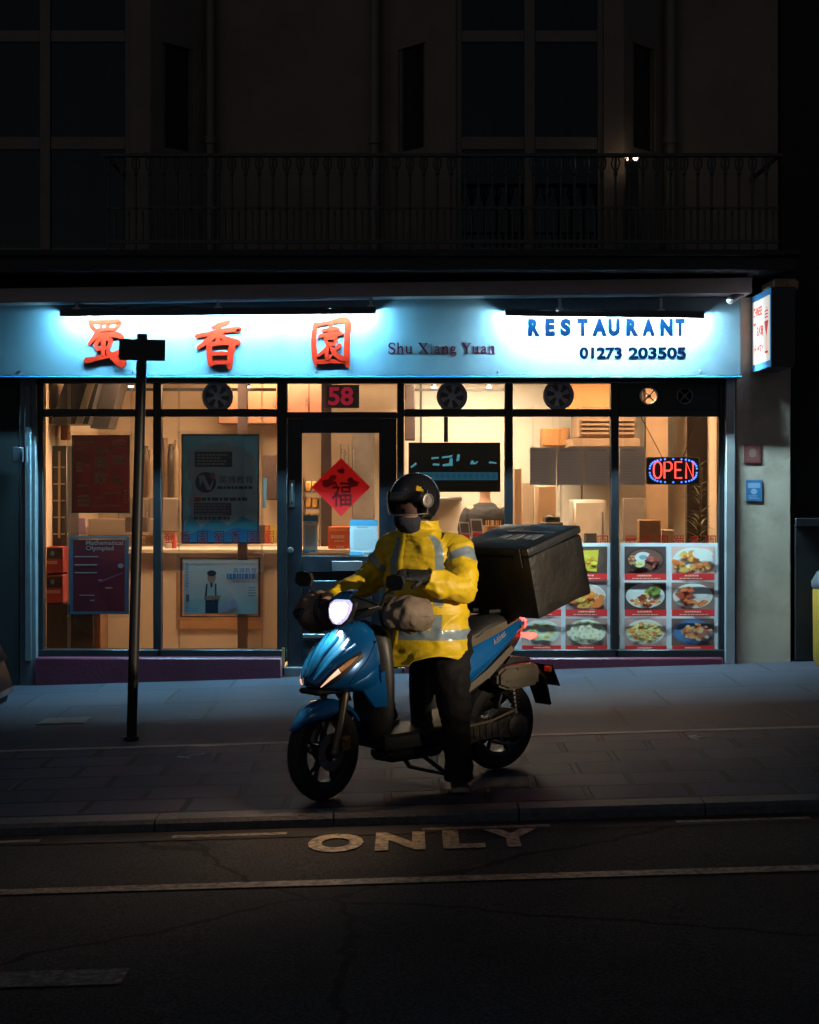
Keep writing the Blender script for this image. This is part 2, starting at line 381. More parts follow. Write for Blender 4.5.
def paint_mat(name, col, lo=.4, hi=.62):               # thermoplastic road paint, worn through to the asphalt
    m, nt, n, l, b = _nt(name)
    tc = n.new('ShaderNodeTexCoord')
    a = n.new('ShaderNodeTexNoise'); a.inputs['Scale'].default_value = 26; a.inputs['Detail'].default_value = 9; a.inputs['Roughness'].default_value = .75; l.new(tc.outputs['Object'], a.inputs['Vector'])
    ra = n.new('ShaderNodeValToRGB'); e = ra.color_ramp.elements; e[0].position = lo; e[0].color = (.03, .03, .03, 1); e[1].position = hi; e[1].color = (*col, 1); l.new(a.outputs['Fac'], ra.inputs['Fac'])
    l.new(ra.outputs['Color'], b.inputs['Base Color']); b.inputs['Roughness'].default_value = .6
    return m

ASPH = asphalt_mat()
sheet('road', -80, 80, -9, KERB_Y, rz, ASPH, 4, 2)
PAV_Y = 10.82
sheet('pavement', -80, 80, PAV_Y, 14.9, gz, paving_mat('flagstones', (.036, .034, .046), (.024, .023, .033), (.018, .018, .02), 1.1, .92, .014, .68, off=.37, shift=(.35, -.08)), 4, 2)
sheet('footway', -80, 80, KERB_Y + .17, PAV_Y, gz, paving_mat('paving_slabs', (.050, .048, .080), (.023, .023, .042), (.005, .005, .007), .52, .372, .021, .66, off=.5, shift=(.1, -.1), bump=1.0), 4, 2)
sheet('ground', -80, 80, 14.9, 60, lambda x: gz(x) - .02, mat('packed_earth', (.06, .055, .05), .95))
mb = MB(); rnd = random.Random(4)
x = -24.0
while x < 24:                                           # kerb stones with their joints
    L = rnd.uniform(.88, .94); a, b_ = x + .004, x + L - .004
    mb.prism([(a, KERB_Y, gz(a) - .2), (a, KERB_Y + .17, gz(a) - .2), (a, KERB_Y + .17, gz(a) + .004), (a, KERB_Y + .02, gz(a) + .002), (a, KERB_Y, gz(a) - .016)], (L - .008, 0, SL * (L - .008)))
    x += L
tag(mb.build('kerb', mat('kerb_granite', (.085, .083, .088), .6, var=.3, vscale=25, bump=.4, bscale=60, dirt=(.05, .048, .045), dscale=1.5, damt=.6)), kind='structure')
mb = MB().box(-24, 24, PAV_Y - .035, PAV_Y + .035, -.02, .004)      # pale edging between the two kinds of paving
for v in mb.bm.verts: v.co.z += gz(v.co.x)
tag(mb.build('paving_edging', mat('edging_stone', (.3, .27, .26), .6, var=.3, vscale=9)), kind='structure')
mb = MB(); mb.poly([(-24, KERB_Y - .22, rz(-24) + .004), (24, KERB_Y - .22, rz(24) + .004), (24, KERB_Y, rz(24) + .004), (-24, KERB_Y, rz(-24) + .004)])
tag(mb.build('gutter', mat('gutter_grime', (.022, .02, .019), .85, var=.4, vscale=5)), kind='structure')

def mark(px0, px1, y_mid, w, worn):                     # a stripe along the road
    mb = MB(); Y = y_mid; xa, xb = (px0 - CX) * Y / FPX, (px1 - CX) * Y / FPX
    mb.poly([(xa, Y - w / 2, rz(xa) + .006), (xb, Y - w / 2, rz(xb) + .006), (xb, Y + w / 2, rz(xb) + .006), (xa, Y + w / 2, rz(xa) + .006)])
    return tag(mb.build('road_marking', worn), kind='structure')
PAINT = paint_mat('road_paint_headlit', (.62, .47, .28), .36, .56); PAINT2 = paint_mat('road_paint_worn', (.46, .35, .22), .38, .62)  # the lettering's brighter, warmer tone holds headlight glow in its colour
for a, b_ in ((-190, 40), (172, 287), (422, 550), (676, 810), (935, 1060)): mark(a, b_, 8.29, .055, PAINT2)
mark(-9000, 9000, 7.25, .10, PAINT2)
mark(-420, 125, 5.95, .19, paint_mat('road_paint_old', (.34, .29, .24), .44, .72))
# the word on the carriageway
mb = MB(); xa, xb = (308 - CX) * 8.05 / FPX, (540 - CX) * 8.05 / FPX
put_text(mb, 'O', (xa, 7.84, 0), (1, 0, 0), (0, 1, 0), .262, .40, .05)
put_text(mb, 'N', (xa + .318, 7.84, 0), (1, 0, 0), (0, 1, 0), .235, .40, .05)
put_text(mb, 'L', (xa + .635, 7.84, 0), (1, 0, 0), (0, 1, 0), .195, .40, .05)
put_text(mb, 'Y', (xa + .835, 7.84, 0), (1, 0, 0), (0, 1, 0), .255, .40, .05)
for v in mb.bm.verts: v.co.z = rz(v.co.x) + .006
tag(mb.build('road_marking', PAINT), kind='structure')
# scrawled utility paint on the slabs
for px, py in ((190, 758), (692, 738)):
    mb = MB(); c = P(px, py, 1707 / ((py - CY) / (EYE - .03 * (px - CX) / 165))); rnd = random.Random(px)
    for k in range(5):
        p0 = Vector((c.x + rnd.uniform(-.09, .07), c.y + rnd.uniform(-.06, .06), 0)); p1 = p0 + Vector((rnd.uniform(.03, .09), rnd.uniform(-.09, .09), 0)); d = (p1 - p0).normalized(); nv = Vector((-d.y, d.x, 0)) * .009
        mb.poly([Vector((q.x, q.y, gz(q.x) + .004 + k * .0006)) for q in (p0 - nv, p1 - nv, p1 + nv, p0 + nv)])
    tag(mb.build('paint_mark', paint_mat('survey_paint', (.35, .55, .7), .35, .6)), kind='structure')

# ================================================================== THE BUILDING
YF = 14.55                                              # front of the shopfront frame
FRAME = mat('black_frame_paint', (.012, .013, .016), .35, var=.3, vscale=3, dirt=(.03, .03, .03), damt=.4)
STUCCO = mat('cream_stucco', (.20, .155, .12), .85, var=.12, vscale=2, bump=.25, bscale=30, dirt=(.11, .085, .065), dscale=.8, damt=.55)
WHITE = mat('chalky_white_paint', (.34, .29, .29), .6, var=.1, vscale=3, bump=.1, dirt=(.25, .2, .16), dscale=1.2, damt=.5)
DARK = mat('dark_masonry', (.035, .033, .035), .85, var=.3, vscale=4, bump=.3)
PANE = glass('window_glass', (.97, .98, .97), .032)
house = thing('terraced_building', 'cream terraced building with a glazed takeaway shop below and tall dark bay windows above', 'building', (0, 14.6, 0))
def hp(name, mb, m, parent=house, **k): return mb.build(name, m, parent, **k)
# --- shopfront frame
UP = [(38, 43), (153, 161), (277, 287), (397, 404), (505, 513), (611, 619), (719, 724)]
mb = MB()
for a, b_ in UP: mb.pbox((a, 383.4), (b_, 662 if a in (277, 397) else 649.6), YF, YF + .12, .006)
mb.pbox((36, 376), (725, 383.2), YF - .01, YF + .13, .006)
for (a0, a1), (b0, b1) in zip(UP, UP[1:]):
    if a0 != 277:
        mb.pbox((a1 + .1, 409), (b0 - .1, 416.5), YF + .006, YF + .115, .005); mb.pbox((a1 - 4, 649.8), (b1 if b1 != 719 else 724, 657.5), YF - .015, YF + .13, .006)
    else: mb.pbox((a1 + .1, 412), (b0 - .1, 418.5), YF + .006, YF + .115, .005)
sf = hp('shopfront_frame', mb, FRAME, smooth=True)
# --- panes: each in its own opening
for i, ((a0, a1), (b0, b1)) in enumerate(zip(UP, UP[1:])):
    rows = [(383, 409)] if a0 == 277 else [(383, 409), (416, 650)]
    if a0 == 611: rows = [(416, 650)]
    for t, bt in rows: hp('window_pane', MB().pbox((a1 - .5, t - .5), (b0 + .5, bt + .5), YF + .07, YF + .078), PANE)
# black panel with two chrome vents
pm_ = MB()
for q0, q1 in (((619, 383.4), (639.4, 409.2)), ((657.6, 383.4), (719, 409.2)), ((639.5, 383.4), (657.5, 387)), ((639.5, 405), (657.5, 409.2))): pm_.pbox(q0, q1, YF + .03, YF + .09)
pn = hp('transom_panel', pm_, FRAME)
CHR = mat('vent_chrome_lit', (.55, .47, .38), .3, .9, var=.2)
for px, r, br in ((648.5, 9.2, 1), (684.5, 8.4, 0)):
    c = P(px, 396, YF + .03); mb = MB(); s = 1 / 117.2; M = Matrix.Translation(c) @ Matrix.Rotation(R(90), 4, 'X')
    mb.lathe([(r * s, 0), (r * s, .02), (r * s * .84, .024), (r * s * .82, .0)] + ([] if br else [(0, 0)]), M, 24)
    if br: mb.mi = 1; mb.lathe([(r * s * 1.45, -.001), (r * s * 1.45, .003), (r * s * .95, .003), (r * s * .95, -.001)], M, 24); mb.mi = 0
    mb.lathe([(r * s * .25, .012), (r * s * .22, .026), (0, .028)], M, 14)
    for k in range(4):
        t = math.pi / 4 + k * math.pi / 2; d = Vector((math.cos(t), 0, math.sin(t))); e = Vector((0, -.018, 0))
        mb.tube([c + d * r * s * .2 + e, c + d * r * s * .82 + e], .006, 6)
    hp('round_vent', mb, [CHR if br else mat('vent_chrome_unlit', (.2, .18, .17), .5, .5), FRAME], smooth=True)  # same chrome twice: interior light put into the left vent's paler, warmer colour
# --- stall risers
PURP = mat('purple_riser_paint', (.115, .018, .040), .45, var=.15, vscale=4, dirt=(.05, .02, .03), dscale=2, damt=.6, bump=.1)
hp('stall_riser', MB().box(P(35, 0, 14.45).x, P(282, 0, 14.45).x, 14.42, 14.7, -.35, P(0, 658, 14.42).z, .012), PURP, smooth=True)
hp('stall_riser', MB().box(P(404, 0, 14.45).x, P(724, 0, 14.45).x, 14.47, 14.7, -.25, P(0, 658, 14.47).z, .012), PURP, smooth=True)
# --- door
dY = YF + .03
mb = MB(); mb.pbox((287.6, 418.8), (302, 667), dY, dY + .05, .004); mb.pbox((379, 418.8), (396.6, 667), dY, dY + .05, .004)
mb.pbox((301.9, 418.8), (379.1, 433), dY + .001, dY + .049, .003); mb.pbox((301.9, 556), (379.1, 572), dY + .001, dY + .049, .003); mb.pbox((301.9, 640), (379.1, 667), dY + .001, dY + .049, .003)
mb.pbox((301.9, 572), (379.1, 640), dY + .018, dY + .04)
mb.pbox((309, 580), (372, 633), dY + .006, dY + .03, .012)
door = hp('door', mb, mat('door_paint', (.014, .016, .022), .32, var=.3, vscale=5, dirt=(.04, .04, .04), damt=.4), smooth=True)
hp('door_pane', MB().pbox((301.5, 432.5), (379.5, 556.5), dY + .02, dY + .027), PANE, door)
STEEL = mat('brushed_steel', (.45, .44, .43), .3, .95, var=.1)
c = P(291, 550, dY)
hp('door_knob', MB().lathe([(.012, 0), (.012, .03), (.026, .038), (.028, .055), (.02, .068), (0, .07)], Matrix.Translation(c) @ Matrix.Rotation(R(90), 4, 'X'), 16), STEEL, door, smooth=True)
mb = MB(); mb.pbox((289.5, 480), (294.5, 507), dY - .006, dY); mb.tube([P(292, 484, dY - .005), P(292, 486, dY - .05), P(292, 501, dY - .05), P(292, 503, dY - .005)], .008, 8)
hp('pull_handle', mb, mat('dull_steel', (.2, .2, .2), .35, .8), door, smooth=True)
hp('letter_box', MB().pbox((332, 561), (362, 571), dY - .008, dY + .0, .003), mat('letterbox_metal', (.35, .34, .36), .35, .8), door, smooth=True)
hp('door_trim', MB().pbox((303, 634), (345, 638), dY - .012, dY + .001, .002), STEEL, door)
hp('door_step', MB().box(P(284, 0, 14.5).x, P(402, 0, 14.5).x, 14.5, 14.75, -.3, P(0, 667, 14.55).z, .006), mat('step_stone', (.1, .1, .11), .7), smooth=True)
hp('corner_trim', MB().pbox((281.8, 648), (284.5, 668), 14.44, 14.47), mat('brass_trim', (.6, .38, .16), .35, .6))
# --- pilasters
hp('pilaster', MB().box(P(19, 0, 14.47).x, P(36, 0, 14.47).x, 14.47, 14.8, -.4, 2.52, .01).box(P(24, 0, 14.45).x, P(31, 0, 14.45).x, 14.45, 14.48, .1, 2.45, .01), mat('pilaster_grey', (.11, .13, .15), .55, var=.15, dirt=(.12, .12, .12)), smooth=True)
mb = MB().box(P(736, 0, 14.5).x, P(791, 0, 14.5).x, 14.5, 14.95, -.3, 3.2, .008)
hp('pier', mb, mat('pier_render', (.54, .45, .35), .75, var=.1, vscale=2.5, bump=.1, bscale=18, dirt=(.22, .17, .13), dscale=1.6, damt=.6), smooth=True)
mb = MB().box(P(725.5, 0, 14.5).x, P(734.5, 0, 14.5).x, 14.47, 14.8, -.2, 2.52, .004)
hp('side_trim', mb, mat('grey_aluminium', (.34, .34, .35), .45, .5), smooth=True)
# --- cornice over the sign, running slightly uphill
mb = MB(); Yc = 14.1
q = [P(-60, 289.5, Yc), P(330, 283.3, Yc), P(752, 277.6, Yc)]; q2 = [P(-60, 304, Yc), P(330, 297.2, Yc), P(752, 292.6, Yc)]
for (a, b_, a2, b2) in ((q[0], q[1] - Vector((.004, 0, 0)), q2[0], q2[1] - Vector((.004, 0, 0))), (q[1], q[2], q2[1], q2[2])):
    mb.prism([a, b_, b2, a2], (0, .5, 0))
hp('cornice', mb, WHITE)
mb = MB(); a, b_ = P(774, 278.5, 14.0), P(796, 287, 14.0); mb.box(a.x, b_.x, 14.0, 14.5, b_.z, a.z, .004)
a, b_ = P(788, 281, 13.98), P(798, 296, 13.98); mb.loft([[(a.x, 13.96, a.z), (b_.x, 13.96, a.z), (b_.x, 14.3, a.z), (a.x, 14.3, a.z)], [(a.x, 13.97, a.z - .06), (b_.x, 13.97, a.z - .06), (b_.x, 14.3, a.z - .06), (a.x, 14.3, a.z - .06)], [(a.x + .02, 14.1, b_.z), (b_.x - .02, 14.1, b_.z), (b_.x - .02, 14.3, b_.z), (a.x + .02, 14.3, b_.z)]])
hp('corbel', mb, mat('terracotta_corbel', (.42, .25, .17), .8, var=.2, bump=.3))
# --- balcony slab, walls above, bays
SLABZ0, SLABZ1 = P(0, 277, 14.1).z + .03, P(0, 250, 13.9).z
hp('balcony_slab', MB().box(-4.2, 3.16, 13.9, 15.1, SLABZ0, SLABZ1 - .05, .01).box(-4.2, 3.18, 13.86, 14.0, SLABZ1 - .05, SLABZ1, .01), mat('black_slab', (.022, .022, .024), .75, var=.3), smooth=True)
YW = 15.1
mb = MB(); xr = P(778, 0, YW).x
mb.box(-4.6, xr, YW, YW + .3, SLABZ0 + .05, 10.5)
hp('upper_wall', mb, STUCCO)
hp('parapet', MB().box(-4.6, xr + .1, YW - .25, YW + .5, 10.5, 11.1, .02), STUCCO)
UGL = glass('upstairs_glass', (.5, .5, .5), .028)
DGL = mat('dark_window_glass', (.022, .021, .021), .08, var=.2, spec=.6)
WFR = mat('window_frame_paint', (.14, .115, .09), .55, var=.15)
CURT = mat('curtain_cloth', (.20, .19, .18), .9, var=.3)
def bay(xa, xb, cant):                                   # xa..xb = centre front, cant = sideways depth of the angled cheeks
    yb, yf = YW, YW - .48; z0, z1 = SLABZ1, 8.2; t = .10
    root = []
    mb = MB()
    def wall_strip(p, q, za, zb, thick=.1):
        p, q = Vector((*p, 0)), Vector((*q, 0)); d = (q - p).normalized(); nv = Vector((d.y, -d.x, 0)) * thick
        mb.prism([(p.x, p.y, za), (q.x, q.y, za), (q.x, q.y, zb), (p.x, p.y, zb)], -nv)
    # posts at the four corners and a spandrel on top
    L0, L1, R1, R0 = (xa - cant, yb), (xa, yf), (xb, yf), (xb + cant, yb)
    hz = .17
    wall_strip((xa - .0, yf), (xa + hz, yf), z0, z1); wall_strip((xb - hz, yf), (xb, yf), z0, z1)
    for A, B in ((L0, L1), (R1, R0)):
        A, B = Vector(A), Vector(B); d = (B - A)
        wall_strip(A, A + d * .22, z0, z1); wall_strip(B - d * .22, B, z0, z1); wall_strip(A + d * .22, B - d * .22, z0, z0 + 1.0, .08); wall_strip(A + d * .22, B - d * .22, 5.42, z1, .08)
    wall_strip((xa + hz, yf), (xb - hz, yf), 6.6, z1)
    mb.prism([(*L0, z1), (*L1, z1), (*R1, z1), (*R0, z1)], (0, 0, .18))
    b = hp('bay_window', mb, STUCCO)
    # centre sashes: frames, glazing
    fx0, fx1 = xa + hz, xb - hz; xm = (fx0 + fx1) / 2; yq = yf + .03
    zt, zm = P(0, 36, yq).z, P(0, 143, yq).z
    f = MB()
    f.box(fx0, fx0 + .05, yq, yq + .05, z0, 6.6, .004); f.box(fx1 - .05, fx1, yq, yq + .05, z0, 6.6, .004); f.box(xm - .045, xm + .045, yq - .01, yq + .05, z0, 6.6, .004)
    for zz, h in ((zt, .05), (zm, .055), (z0 + .06, .06), (6.55, .05)):
        f.box(fx0 + .05, xm - .045, yq + .004, yq + .046, zz - h, zz + h, .004); f.box(xm + .045, fx1 - .05, yq + .004, yq + .046, zz - h, zz + h, .004)
    hp('window_frame', f, WFR, b, smooth=True)
    for xA, xB in ((fx0 + .04, xm - .04), (xm + .04, fx1 - .04)):
        for za, zb in ((z0 + .1, zm - .05), (zm + .05, zt - .045), (zt + .045, 6.5)): hp('window_pane', MB().box(xA, xB, yq + .02, yq + .03, za, zb), UGL, b)
    hp('room_darkness_board', MB().box(fx0, fx1, yf + .36, yf + .38, z0, 6.6), mat('room_darkness', (.012, .012, .014), .9), b)  # dark board standing in for the unlit room behind the sashes
    for xs0, xs1 in ((fx0 + .02, fx0 + .30), (xm + .04, xm + .30), (fx1 - .24, fx1 - .02)):
        cm = MB(); cm.loft([[(xs0 + (xs1 - xs0) * k / 30, yf + .18 + .022 * math.sin(k * 1.25 + xs0), zz) for k in range(31)] for zz in (z0 + .05, 5.2, 6.55)], caps=False, closed=False); hp('curtain', cm, CURT, b, smooth=True)
    for A, B in ((L0, L1), (R1, R0)):
        A, B = Vector(A), Vector(B); d = B - A; a_, b2 = A + d * .22, B - d * .22; nv = Vector((d.y, -d.x)).normalized() * .04
        pm = MB(); pm.prism([(a_.x - nv.x, a_.y - nv.y, z0 + 1.0), (b2.x - nv.x, b2.y - nv.y, z0 + 1.0), (b2.x - nv.x, b2.y - nv.y, 5.42), (a_.x - nv.x, a_.y - nv.y, 5.42)], (-nv.x * .4, -nv.y * .4, 0)); hp('window_pane', pm, DGL, b)
        fm = MB()
        for e, g in ((a_, a_ + d * .06), (b2 - d * .06, b2)): fm.prism([(e.x - nv.x * .4, e.y - nv.y * .4, z0 + 1.0), (g.x - nv.x * .4, g.y - nv.y * .4, z0 + 1.0), (g.x - nv.x * .4, g.y - nv.y * .4, 5.42), (e.x - nv.x * .4, e.y - nv.y * .4, 5.42)], (-nv.x * .5, -nv.y * .5, 0))
        hp('window_frame', fm, WFR, b)
    return b
bay(P(436, 0, 14.6).x, P(624, 0, 14.6).x, .42)
bay(P(-62, 0, 14.6).x, P(150, 0, 14.6).x, .42)
for px, w in ((375, .045), (671, .05), (210, .04)):
    x = P(px, 0, 15).x; mb = MB().tube([(x, YW - .07, SLABZ1), (x, YW - .07, 10.4)], w, 12)
    for z in (4.6, 6.0, 7.6, 9.2): mb.tube([(x, YW - .07, z), (x, YW - .07, z + .07)], w * 1.3, 12)
    hp('drainpipe', mb, mat('painted_pipe', (.16, .13, .10), .5, var=.1), smooth=True)
# small lamp behind the railing
lamp = thing('balcony_lamp', 'tiny lit lamp on the balcony beside the right bay window', 'lamp', P(632, 160, 14.45))
c = P(632, 158, 14.45)
MB().box(c.x - .05, c.x + .05, c.y - .04, c.y + .04, SLABZ1, c.z - .035, .005).build('lamp_base', FRAME, lamp)
for dx in (-.035, .03): MB().ball((c.x + dx, c.y, c.z), .021, 10).build('bulb', emit('warm_bulb', (1, .78, .5), 9), lamp, smooth=True)
# --- railing
IRON = mat('cast_iron_black', (.05, .047, .045), .5, var=.3, vscale=20)
rail = thing('balcony_railing', 'black cast iron balcony railing of slim balusters above the shop sign', 'railing', (0, 13.95, SLABZ1))
rx0, rx1, ry = P(106, 0, 13.95).x, P(779, 0, 13.95).x, 13.95; rzt = P(0, 153.5, 13.95).z
mb = MB().box(rx0 - .03, rx1 + .03, ry - .025, ry + .025, rzt - .03, rzt, .006).box(rx0, rx1, ry - .012, ry + .012, SLABZ1 + .06, SLABZ1 + .09).box(rx0, rx1, ry - .008, ry + .008, SLABZ1 + .34, SLABZ1 + .36)
mb.box(rx0 - .012, rx0 + .012, ry, YW, rzt - .03, rzt).box(rx1 - .012, rx1 + .012, ry, YW, rzt - .03, rzt)
mb.build('handrail', IRON, rail, smooth=True)
def balu(x):
    m = MB().tube([(x, ry, SLABZ1), (x, ry, rzt - .03)], .0105, 6).ball((x, ry, SLABZ1 + .35), .02, 8).ball((x, ry, rzt - .16), (.018, .018, .026), 8)
    for s in (-1, 1): m.tube([(x, ry, rzt - .15), (x + s * .024, ry, rzt - .12), (x + s * .034, ry, rzt - .075), (x + s * .022, ry, rzt - .035)], .008, 5)
    m.tube([(x + .056, ry, SLABZ1 + .08), (x + .056, ry, SLABZ1 + .30)], .008, 5).ball((x + .056, ry, SLABZ1 + .31), (.014, .014, .024), 6)
    return m
b0 = balu(rx0 + .02).build('baluster', IRON, rail, smooth=True); k = 1
while rx0 + .02 + k * .112 < rx1:
    b_ = b0.copy(); C.objects.link(b_); b_.location.x += k * .112; k += 1

# --- the room behind the glass
CREAM = mat('cream_interior_wall', (.66, .54, .40), .7, var=.06, vscale=2, dirt=(.5, .38, .26), dscale=1.5, damt=.4)
WHT = mat('white_kitchen_wall', (.76, .72, .63), .55, var=.05, vscale=2)
XL, XR, YB, ZC = P(40, 0, 14.6).x - .05, P(722, 0, 14.6).x + .05, 17.6, 2.76
YI = YF + .13
hp('interior_floor', MB().box(XL, XR, YI, YB, -.2, .02), mat('tiled_floor', (.62, .50, .38), .4, var=.2))
hp('interior_ceiling', MB().box(XL - .1, XR + .1, YI, YB + .1, ZC, ZC + .1), CREAM)
hp('interior_wall', MB().box(XL - .1, P(405, 0, YB).x, YB, YB + .1, -.2, ZC), CREAM)
hp('interior_wall', MB().box(P(405, 0, YB).x, XR + .1, YB, YB + .1, -.2, ZC), WHT)
hp('interior_wall', MB().box(XL - .1, XL, YI, YB, -.2, ZC), CREAM)
hp('interior_wall', MB().box(XR, XR + .1, YI, YB, -.2, ZC), CREAM)
hp('lintel', MB().box(XL - .3, XR + .3, YI + .001, YI + .35, 2.523, 3.3), DARK)
# --- the roof and the back, so nothing shows through
hp('shell', MB().box(-4.6, xr, 17.8, 18.0, -.5, 10.5).box(-4.6, xr, YW + .3, 17.8, 10.3, 10.5).box(-4.6, -4.4, YW + .3, 17.8, -.5, 10.3).box(xr - .2, xr, YW + .3, 17.8, -.5, 10.3), DARK)

# ================================================================== NEIGHBOURS
nb = thing('neighbouring_shop', 'unlit black shopfront adjoining the left end of the takeaway', 'building', (-6, 14.6, -.2))
mb = MB().box(-12.5, P(18.5, 0, 14.46).x, 14.46, 15.4, -.6, 3.25).box(-12.5, -4.62, 15.0, 15.4, 3.25, 10.5)
mb.build('wall', mat('soot_black_wall', (.012, .012, .013), .9, var=.3), nb)
for i in range(3):
    x = -5.2 - i * 2.3; MB().box(x - 1.9, x, 14.42, 14.46, .7, 2.4, .02).build('shop_window', DGL, nb); MB().box(x - 2.0, x + .1, 14.38, 14.46, .5, .66, .01).build('window_sill', FRAME, nb)
MB().box(-12.5, P(-66, 0, 14.4).x, 14.3, 14.46, 2.55, 3.1, .01).build('fascia', FRAME, nb)
nr = thing('neighbouring_building', 'black fronted building right of the pale pier', 'building', (7, 14.6, .2))
xn = P(792, 0, 14.6).x
MB().box(xn, 13, 14.62, 15.4, -.5, 3.35).box(xr + .02, 13, 15.05, 15.4, 3.35, 10.5).build('wall', mat('soot_black_wall', (.012, .012, .013), .9, var=.3), nr)
MB().box(xn, 13, 14.50, 14.62, .1, P(0, 523, 14.5).z, .01).box(xn, 13, 14.46, 14.5, P(0, 523, 14.5).z - .03, P(0, 518, 14.5).z, .006).build('panelled_base', mat('black_panel_paint', (.008, .008, .010), .5, var=.3), nr)
for i in range(3):
    x = xn + .5 + i * 2.6; MB().box(x, x + 2.1, 14.58, 14.62, 1.45, 2.7, .01).build('shop_window', DGL, nr)
for i in range(3):
    x = xn + 1.0 + i * 2.6; MB().box(x, x + 1.1, 15.0, 15.05, 4.2, 6.4, .01).build('window', DGL, nr)
# ================================================================== FASCIA SIGN AND ITS LAMPS
YS = 14.35
sign = thing('fascia_sign', 'long white shop fascia sign with red brushed characters and blue lettering', 'sign', (0, YS, 2.85))
SB = mat('sign_acrylic', (.082, .125, .150), .38, var=.06, vscale=1.5, dirt=(.045, .085, .115), dscale=2.2, damt=.6)
a, b_ = P(-60, 297, YS), P(741, 376, YS)
mb = MB().box(a.x, b_.x, YS, YS + .13, b_.z, a.z, .006)
mb.build('panel', SB, sign, smooth=True)
MB().box(a.x, b_.x + .004, YS - .012, YS + .14, b_.z - .012, b_.z - .0, .002).build('edge_strip', mat('sign_edge_blue', (.03, .22, .42), .4), sign)
RED = mat('red_sign_letter', (.24, .008, .003), .9, var=.05, spec=0)
NAVY = mat('navy_sign_letter', (.0003, .0016, .005), .9, var=.05, spec=0)
MAROON = mat('maroon_sign_letter', (.045, .002, .008), .9, var=.05, spec=0)
for key, (x0, y0, x1, y1) in (('shu', (84, 320, 125, 366)), ('xiang', (196, 321, 240, 366)), ('yuan', (309, 320, 350, 365))):
    mb = MB(); p, q = P(x0, y1, YS), P(x1, y0, YS)
    brush(mb, key, Vector((p.x, YS - .004, p.z)), (1, 0, 0), (0, 0, 1), q.x - p.x, q.z - p.z, .012, 1.5)
    mb.build('brushed_character', RED, sign, clean=False)
def sign_text(s, x0, y0, x1, y1, m, bold=0, depth=.0025, part='lettering'):
    mb = MB(); p, q = P(x0, y1, YS - .004), P(x1, y0, YS - .004)
    put_text(mb, s, (p.x, YS - .003, p.z), (1, 0, 0), (0, 0, 1), q.x - p.x, q.z - p.z, bold, depth)
    return mb.build(part, m, sign, clean=False)
# RESTAURANT, letter by letter for its wide spacing
xs = [528, 545, 560, 577, 592, 608, 626, 642, 660, 675]; ws = [12, 10, 11, 11, 15, 12, 12.5, 13, 13, 10]
mb = MB()
for ch, x, w in zip('RESTAURANT', xs, ws):
    p, q = P(x, 336, YS), P(x + w, 318.5, YS); put_text(mb, ch, (p.x, YS - .003, p.z), (1, 0, 0), (0, 0, 1), q.x - p.x, q.z - p.z, .075, .0025)
mb.build('lettering', NAVY, sign, clean=False)
sign_text('01273', 579.5, 347, 622, 358.8, NAVY, .04); sign_text('203505', 628.5, 347, 686, 358.8, NAVY, .04)
# the serif name: stems with slab serifs
SER = {'S': [[(84,80,7),(66,97,7),(30,94,9),(18,74,12),(36,56,13),(66,44,13),(82,24,12),(66,4,9),(30,2,7),(14,20,7)], [(84,96,5),(84,78,4)], [(14,22,5),(14,2,4)]],
       'h': [[(20,100,11),(20,2,11)], [(6,98,4),(22,98,4)], [(6,2,4),(36,2,4)], [(24,50,6),(46,64,8),(68,58,10),(72,2,11)], [(58,2,4),(88,2,4)]],
       'u': [[(20,64,11),(20,20,11),(34,4,9),(56,6,7),(72,18,6)], [(6,64,4),(22,64,4)], [(72,64,11),(72,2,11)], [(58,64,4),(74,64,4)], [(70,2,4),(88,2,4)]],
       'X': [[(14,98,11),(86,2,12)], [(82,98,5),(18,2,5)], [(2,98,4),(36,98,4)], [(66,98,4),(96,98,4)], [(2,2,4),(34,2,4)], [(64,2,4),(98,2,4)]],
       'i': [[(50,64,12),(50,2,12)], [(26,64,4),(52,64,4)], [(26,2,4),(76,2,4)], [(50,88,11),(50,84,11)]],
       'a': [[(20,54,9),(40,66,7),(64,58,10),(66,14,11),(78,2,7),(90,6,5)], [(64,40,6),(34,34,8),(16,18,11),(30,2,9),(56,8,6),(66,18,5)]],
       'n': [[(20,64,11),(20,2,11)], [(4,64,4),(22,64,4)], [(4,2,4),(36,2,4)], [(24,50,6),(46,65,8),(68,58,10),(72,2,11)], [(56,2,4),(90,2,4)]],
       'g': [[(58,62,6),(36,65,9),(20,48,10),(36,30,8),(58,34,9),(66,48,9),(54,64,6)], [(64,58,5),(88,62,6)], [(28,30,5),(20,18,6),(36,10,7),(72,8,9),(82,-8,9),(56,-24,7),(24,-22,7),(12,-10,7),(24,6,5)]],
       'Y': [[(10,98,10),(50,46,11),(50,2,11)], [(88,98,5),(50,46,5)], [(0,98,4),(32,98,4)], [(68,98,4),(98,98,4)], [(32,2,4),(70,2,4)]]}
BRUSH.update({'serif_' + k: v for k, v in SER.items()})
adv = {'S': 9, 'h': 8.6, 'u': 8.6, 'X': 11, 'i': 5, 'a': 7.4, 'n': 8.7, 'g': 7.6, 'Y': 10, ' ': 4.4}
x = 387.5; tot = sum(adv[c] for c in 'Shu Xiang Yuan'); sc = 109 / tot
for word in ('Shu ', 'Xiang ', 'Yuan'):
  mb = MB()
  for ch in word:
    w = adv[ch] * sc
    if ch != ' ':
        p, q = P(x, 353.5, YS), P(x + w * .96, 343, YS)
        brush(mb, 'serif_' + ch, Vector((p.x, YS - .002, p.z)), (1, 0, 0), (0, 0, 1), q.x - p.x, q.z - p.z, .002, 1.15)
    x += w
  mb.build('lettering', MAROON, sign, clean=False)
